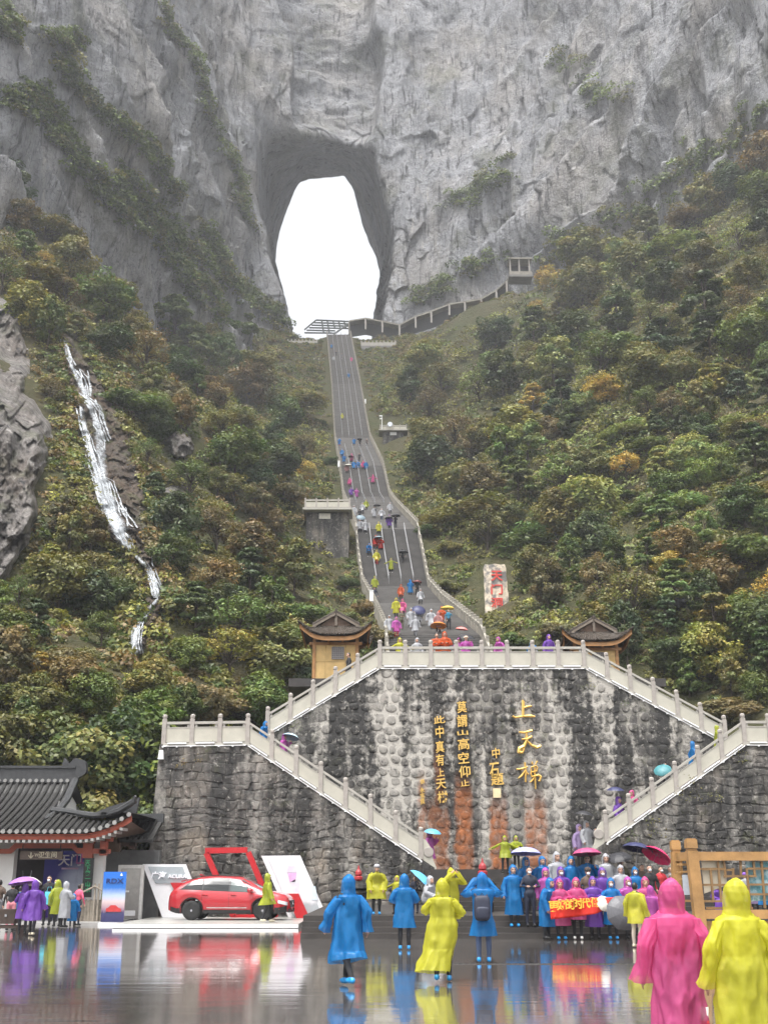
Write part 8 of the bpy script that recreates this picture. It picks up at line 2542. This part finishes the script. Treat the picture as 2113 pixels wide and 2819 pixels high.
# ------------------------------------------------------------------ crowd at the tiled building
LG = 'people gathered at the tiled building'
for lab, px, py, Y, kw in (
 ('person in a glossy purple raincoat walking under the white and violet umbrella', 99, 2427, 36.8, dict(kind='walk2', coat='purple', hem=.50, shoe='cream', zf=0, face=AWAY, flare=1.15, res=2, seed=1)),
 ('second person in purple beside the white and violet umbrella', 72, 2436, 37.4, dict(kind='hold', coat='purple', hem=.55, zf=0, face=AWAY + .2, seed=4)),
 ('person in a puffy black jacket and pale pink skirt at the left', 38, 2430, 40.5, dict(kind='stand', coat=None, top='black', legs='pink', zf=0, face=AWAY)),
 ('person in teal next to the black jacket', 58, 2440, 41.5, dict(kind='stand', coat='blue', hem=.4, zf=0, face=AWAY, hood=False)),
 ('person in brown cut by the left picture edge', 2, 2422, 41.0, dict(kind='stand', coat=None, top='brown', legs='grey', zf=0, face=AWAY)),
 ('masked man in black facing out of the tiled building', 138, 2411, 44.6, dict(kind='stand', coat=None, top='black', legs='black', mask=True, zf=.0)),
 ('person in dark blue beside the masked man', 157, 2420, 45.6, dict(kind='stand', coat=None, top='navy', legs='navy', mask=True, zf=.1)),
 ('person in a lime raincoat turned to the poster', 166, 2420, 43.6, dict(kind='stoop', coat='lime', hem=.45, zf=0, face=AWAY + .6)),
 ('person in a clear white raincoat in front of the blue poster', 184, 2430, 43.0, dict(kind='front', coat='white', hem=.35, zf=0, face=AWAY - .6)),
 ('child in a blue raincoat by the bamboo fence', 205, 2464, 43.6, dict(kind='stand', coat='blue', hem=.3, zf=0, face=AWAY)),
 ('person with long black hair and rose jacket by the bamboo fence', 220, 2434, 44.6, dict(kind='stand', coat=None, top='rose', legs='navy', zf=0, face=AWAY - .5)),
 ('person in yellow half hidden behind the bamboo fence', 276, 2432, 47.4, dict(kind='stand', coat='lime', hem=.5, zf=.1, face=AWAY, hood=False))):
    by_top(lab, px, py, Y, group=LG, kh=.99, **kw)
umb_px('white and violet umbrella at the left crowd', 66, 2414, 37.6, 'violet', .46, tilt=(-.1, -.12))
umb_px('cream umbrella overlapping the violet one at the left crowd', 82, 2415, 37.9, 'white', .40, tilt=(-.25, .1))
bg = thing('tote_bag', 'turquoise tote bag hanging before the man in black', 'bag', tuple(at(134, 2490, 44.2)))
obj('bag_body', MB().box((0, 0, .22), (.34, .12, .44), taper=.85), mat('turquoise_print', (.10, .50, .62), .5, var=.2, scale=9), bg, loc=(0, 0, 0))
obj('bag_handle', MB().tube([(-.1, 0, .43), (-.06, 0, .6), (.06, 0, .6), (.1, 0, .43)], .012, 5), mat('turquoise_strap', (.08, .38, .48), .5), bg, loc=(0, 0, 0))
# beyond the notice board
for lab, px, py, Y, kw in (
 ('person in purple cap and white coat seen through the notice board lattice', 2049, 2418, 37.5, dict(kind='stand', coat='white', hem=.5, hood=False, hat=mat('purple_cap', (.2, .08, .4), .8), face=AWAY)),
 ('person in blue behind the right end of the notice board', 2100, 2440, 36.5, dict(kind='stand', coat='blue', hem=.4, face=AWAY)),
 ('person in black at the far right behind the notice board', 2114, 2405, 37.5, dict(kind='stand', coat=None, top='black', legs='black')),
 ('person in purple low behind the notice board rail', 1975, 2478, 38.5, dict(kind='sit', coat='purple', hem=.1)),
 ('person in lilac seen between the lattice bars of the notice board', 2072, 2436, 38.0, dict(kind='stand', coat='lilac', hem=.4, face=AWAY))):
    by_top(lab, px, py, Y, hmin=1.2, **kw)
# ------------------------------------------------------------------ people on the side flights and the upper platform
def lower_z(x):
    """height of the lower flights (between wing and inscribed wall)"""
    if x < 6: return float(np.interp(x, [A1.x, A2.x], [A1.z, Z_TERR]))
    return float(np.interp(x, [B0.x, B1.x], [Z_TERR + .15, B1.z]))
def upper_z(x):
    if x < 4: return float(np.interp(x, [pC[0].x, pC[1].x], [pC[0].z, ctop]))
    return float(np.interp(x, [pC[2].x, pC[3].x], [ctop, pC[3].z]))
YF = 52.4
def on_flight(lab, px, py, Y, fz, **kw):
    p = at(px, py, Y); z = fz(p.x) + .05
    return person(lab, p.x, Y, z, h=min(1.85, max(1.45, (p.z - z) / .99)), **kw)
on_flight('person in blue bending over at the top of the left lower flight', 724, 1984, YF, lower_z, kind='stoop', coat='blue', hem=.5, face=1.2)
on_flight('person in magenta under the pale blue umbrella on the left lower flight', 782, 2040, YF, lower_z, kind='hold', coat='magenta', hem=.5, face=1.2)
umb_px('pale blue umbrella on the left lower flight', 800, 2020, YF, 'paleblue', .40, tilt=(-.2, .25))
on_flight('person in magenta with blue umbrella at the foot of the left flight', 1182, 2288, 51.9, lambda x: Z_TERR - .05, kind='hold', coat='magenta', hem=.5, face=1.0)
umb_px('blue umbrella with dark underside at the foot of the left flight', 1190, 2282, 51.8, 'sky', .38, tilt=(.2, .1))
on_flight('man in black jacket descending the left upper flight', 960, 1797, 55.6, upper_z, kind='walk', coat=None, top='black', legs='black', face=-1.2)
on_flight('person in a purple raincoat under navy umbrella on the right lower flight', 1700, 2190, YF, lower_z, kind='hold', coat='purple', hem=.5, face=.8)
umb_px('navy umbrella on the right lower flight', 1692, 2166, YF, 'navy', .40, tilt=(.1, 0))
on_flight('person in pink behind the navy umbrella on the right lower flight', 1737, 2178, YF, lower_z, kind='stand', coat='pink', hem=.5, face=-.8)
on_flight('person in white under the black umbrella at the right flight foot', 1612, 2247, 52.0, lower_z, kind='hold', coat='white', hem=.5, face=.6)
on_flight('person in lilac at the right flight foot', 1592, 2268, 52.1, lambda x: Z_TERR, kind='stand', coat='lilac', hem=.5, face=.6)
umb_px('black umbrella at the right flight foot', 1606, 2232, 51.9, 'black', .39, tilt=(.1, .12))
umb_px('teal umbrella held low on the right lower flight', 1822, 2110, YF, 'teal', .40, tilt=(.6, -.5))
on_flight('person climbing under the teal umbrella on the right lower flight', 1826, 2100, YF + .2, lower_z, kind='hold', coat=None, top='grey', legs='black', face=1.2)
on_flight('person in blue climbing the right lower flight', 1905, 2044, YF, lower_z, kind='walk2', coat='blue', hem=.5, face=1.6)
on_flight('person in bright yellow near the top of the right lower flight', 1972, 2003, YF, lower_z, kind='walk2', coat='lime', hem=.5, face=1.4)
UP = 'people on the upper platform'
for lab, px, py, Y, kw in (
 ('person in orange jacket at the platform rail left of centre', 1201, 1738, 57.6, dict(kind='front', coat='orange', hem=.75, hood=False, face=.2)),
 ('hooded person in orange beside the other orange jacket', 1223, 1735, 57.4, dict(kind='front', coat='orange', hem=.75, face=-.1)),
 ('person in yellow with raised arm at the platform rail', 1100, 1757, 58.0, dict(kind='wide', coat='yellow', hem=.55)),
 ('person in clear white at the platform rail', 1147, 1757, 58.2, dict(kind='stand', coat='white', hem=.55)),
 ('person in magenta with sun hat under the dark umbrella at the rail', 1282, 1752, 57.6, dict(kind='hold', coat='magenta', hem=.55, hood=False, hat=mat('straw_hat', (.6, .42, .3), .8))),
 ('person in magenta left of the dark umbrella at the rail', 1263, 1757, 58.4, dict(kind='stand', coat='magenta', hem=.55)),
 ('lone person in magenta at the platform rail right of the stairs', 1375, 1752, 57.6, dict(kind='stoop', coat='magenta', hem=.55, face=-.8)),
 ('person in blue leaning at the platform rail near the right booth', 1467, 1760, 57.6, dict(kind='bend', coat='blue', hem=.5, face=-.5)),
 ('person in purple at the platform rail near the right booth', 1509, 1748, 57.6, dict(kind='stand', coat='purple', hem=.5, face=.3))):
    p = at(px, py, Y)
    person(lab, p.x, Y, ctop + .55, h=min(1.8, max(1.5, (p.z - ctop - .55))), group=UP, **kw)
structure(obj('viewing_step_pavement', MB().box((at(1290, 1800, 57.9).x, 57.95, ctop + .275), (9.6, 1.7, .55)), M_STEP))
umb_px('dark umbrella at the platform rail', 1284, 1746, 58.2, 'black', .46, tilt=(.3, .1))
umb_px('coral umbrella near the foot of the stairway', 1270, 1726, 60.0, 'coral', .34, tilt=(.1, .1))
# ------------------------------------------------------------------ people on the grand stairway
SG = 'people on the grand stairway'
CN = {'lime': 'lime', 'white': 'clear white', 'blue': 'blue', 'magenta': 'magenta', 'pink': 'pink', 'yellow': 'yellow', 'red': 'red', 'orange': 'orange', 'purple': 'purple', 'palepink': 'pale pink'}
S = [(1030, 1664, None, 'navy', 'person in a dark jacket by the left balustrade of the lowest flight'), (1031, 1632, 'lime', 'black', 'person in lime by the left balustrade above the dark jacket'), (1103, 1655, 'orange', 'black', 'person in orange red alone in the middle of the lowest wide flight'),
 (1129, 1643, 'blue', 'black', 'person in long blue coat at the end of the lane rails'), (1148, 1642, None, 'black', 'person in black beside the long blue coat'), (1157, 1668, 'white', 'black', 'person in clear white below the dark red umbrella'),
 (1090, 1702, 'yellow', 'black', 'person in yellow poncho walking with a pink one'), (1108, 1702, 'pink', 'black', 'person in pink walking beside the yellow poncho'), (1105, 1738, None, 'camo', 'person in camouflage below the yellow and pink pair'),
 (1131, 1735, 'white', 'black', 'person in clear white left of the navy umbrella'), (1143, 1757, 'white', 'grey', 'person in billowing white raincoat nearest the foot of the stairs'), (1152, 1728, 'white', 'black', 'person in white hidden under the navy umbrella'),
 (1187, 1738, 'white', 'black', 'tall person in white in the middle near the stair foot'), (1216, 1725, 'orange', 'black', 'person in orange under the yellow and black umbrella'), (1235, 1738, None, 'teal', 'person in a teal jacket under the yellow and black umbrella'),
 (1071, 1757, 'white', 'black', 'person in white by the left balustrade at the stair foot'), (1091, 1760, 'magenta', 'red', 'person in long magenta coat by the left balustrade at the stair foot'), (1206, 1748, 'palepink', 'black', 'person under the orange umbrella at the stair foot'),
 (934, 1229, 'blue', 'pink', 'person in blue at the left of the third landing'), (974, 1229, 'blue', 'black', 'person in blue left of the black umbrella on the third landing'), (990, 1232, None, 'black', 'person in black under umbrella on the third landing'), (1009, 1230, None, 'brown', 'person in brown at the right of the third landing'),
 (941, 1261, 'blue', 'black', 'person in blue just below the third landing at the left'), (946, 1279, 'blue', 'black', 'second person in blue lower at the left rail'), (967, 1274, 'pink', 'black', 'person in pink under a black umbrella high on the stairs'), (989, 1274, None, 'black', 'person in black and grey alone high on the stairs'),
 (954, 1306, 'palepink', 'black', 'person in pale pink under the white umbrella'), (973, 1295, 'blue', 'black', 'left of two people in blue side by side'), (985, 1297, 'blue', 'black', 'right of two people in blue side by side'), (999, 1295, 'pink', 'black', 'person in pink beside a blue one at a lane rail'), (1007, 1297, 'blue', 'black', 'person in blue beside a pink one at a lane rail'),
 (1026, 1337, 'pink', 'black', 'person in pink with arms spread between lane rails'), (962, 1343, 'pink', 'black', 'person in pink at the left lane above the lookout'), (981, 1375, 'magenta', 'black', 'person in magenta just above the second landing'), (966, 1372, 'purple', 'black', 'person in purple next to the left lookout rail'),
 (1007, 1408, 'lime', 'black', 'person in lime at the top of the second landing'), (974, 1428, 'white', 'black', 'person in white at the left edge of the second landing'), (997, 1418, 'white', 'black', 'person in white behind the tilted umbrella on the second landing'), (990, 1436, None, 'black', 'person in black on the second landing'), (1030, 1431, 'white', 'black', 'person in white under a black umbrella on the second landing'), (1050, 1434, 'white', 'jeans', 'person in white with jeans on the second landing'), (1073, 1417, 'white', 'black', 'person in white by the right balustrade corner'),
 (1071, 1457, 'purple', 'navy', 'person in purple under the left of two black umbrellas'), (1088, 1456, None, 'navy', 'person in dark blue under the right of two black umbrellas'), (990, 1470, 'white', 'black', 'left of two people in white at the left balustrade bend'), (1005, 1471, 'white', 'black', 'right of two people in white at the left balustrade bend'), (1042, 1475, 'yellow', 'black', 'person in long yellow coat at the top of the lane rails'),
 (1034, 1516, 'red', 'black', 'left of two people in red under a grey blue umbrella'), (1048, 1520, 'red', 'black', 'right of two people in red under a grey blue umbrella'), (1014, 1533, 'blue', 'black', 'person in blue leaning on a lane rail'), (1036, 1558, 'yellow', 'red', 'person in yellow with red trousers between lane rails'), (1076, 1578, 'lime', 'black', 'person in lime holding a lane rail'), (1108, 1552, None, 'black', 'person in black under an umbrella in the right lane'),
 (912, 962, 'blue', 'black', 'topmost person in blue near the arch'), (925, 981, None, 'black', 'tiny person in black near the stair top'), (940, 989, None, 'grey', 'tiny person in grey near the stair top'), (918, 996, 'white', 'grey', 'tiny person in white near the stair top'), (967, 998, 'pink', 'grey', 'tiny person in pink near the right rail at the stair top'), (959, 1044, 'blue', 'black', 'lone person in blue high on the steep flight'), (941, 1158, 'yellow', 'black', 'lone person in yellow on the long steep flight')]
PK = ['walk2', 'stand', 'walk', 'front', 'hold']
for i, (px, py, coat, cl, lab) in enumerate(S):
    h_ = stair_hit(px, py)
    if h_ is None: continue
    kd = 'wide' if 'spread' in lab or 'holding a lane' in lab else 'bend' if 'leaning' in lab else PK[i % 5]
    hk = 1.66 + .06 * math.sin(i * 2.3)
    person(lab, h_[0], h_[1] + .05, h_[2], h=hk, face=(.25 * math.sin(i * 1.7)) + (AWAY if i % 7 == 3 else 0), kind=kd, coat=coat, hem=.55 if i % 3 else .42, top=cl if coat is None else 'black', legs=cl if cl in ('red', 'jeans', 'pink', 'grey', 'camo', 'black', 'navy') else 'black', shoe='white' if i % 2 else 'black', vox=.026, seed=i % 3, poncho=(i % 4 == 0), group=SG, hood=coat is not None)
def umb_stair(lab, px, py, col, r_, feet, dy=.0, tilt=(0, 0)):
    h_ = stair_hit(px, feet)
    if h_: umb_px(lab, px, py, h_[1] - .1 + dy, col, r_, tilt)
umb_stair('dark red umbrella on the lowest flight', 1147, 1598, 'darkred', .50, 1642); umb_stair('navy umbrella tilted over people in white', 1152, 1672, 'navy', .55, 1728, tilt=(.9, 0)); umb_stair('yellow edged black umbrella near the right balustrade', 1231, 1668, 'yellow', .55, 1735)
umb_stair('orange umbrella near the stair foot', 1206, 1714, 'orange', .62, 1750, tilt=(-.2, .1)); umb_stair('grey blue umbrella over two people in red', 1041, 1476, 'greyblue', .52, 1518); umb_stair('black umbrella in the right lane of the lower steep flight', 1110, 1515, 'black', .55, 1552)
umb_stair('left of two black umbrellas by the right balustrade', 1070, 1422, 'black', .48, 1457); umb_stair('right of two black umbrellas by the right balustrade', 1089, 1415, 'black', .55, 1456); umb_stair('black umbrella on the second landing', 1037, 1388, 'black', .45, 1431); umb_stair('grey blue umbrella tilted on the second landing', 993, 1420, 'greyblue', .55, 1437, tilt=(.8, 0))
umb_stair('white umbrella at the left lane high on the stairs', 958, 1278, 'white', .6, 1306); umb_stair('black umbrella over the person in pink high on the stairs', 966, 1254, 'black', .5, 1274); umb_stair('black umbrella on the third landing', 989, 1206, 'black', .5, 1232)
bpy.data.scenes.remove(_tmp_scene)
print("people", npeople)
# ------------------------------------------------------------------ mist hanging in the amphitheatre
hz = MB().box((0, 190, 227), (460, 480, 458))
m_ = bpy.data.materials.new('thin_mist'); m_.use_nodes = True
nt = m_.node_tree; nt.nodes.clear()
_o = nt.nodes.new('ShaderNodeOutputMaterial'); _v = nt.nodes.new('ShaderNodeVolumePrincipled')
_v.inputs['Color'].default_value = (0.93, 0.95, 1.0, 1)
_v.inputs['Density'].default_value = 0.00044
_v.inputs['Anisotropy'].default_value = 0.2
nt.links.new(_v.outputs[0], _o.inputs['Volume'])
stuff(obj('haze', hz, m_))
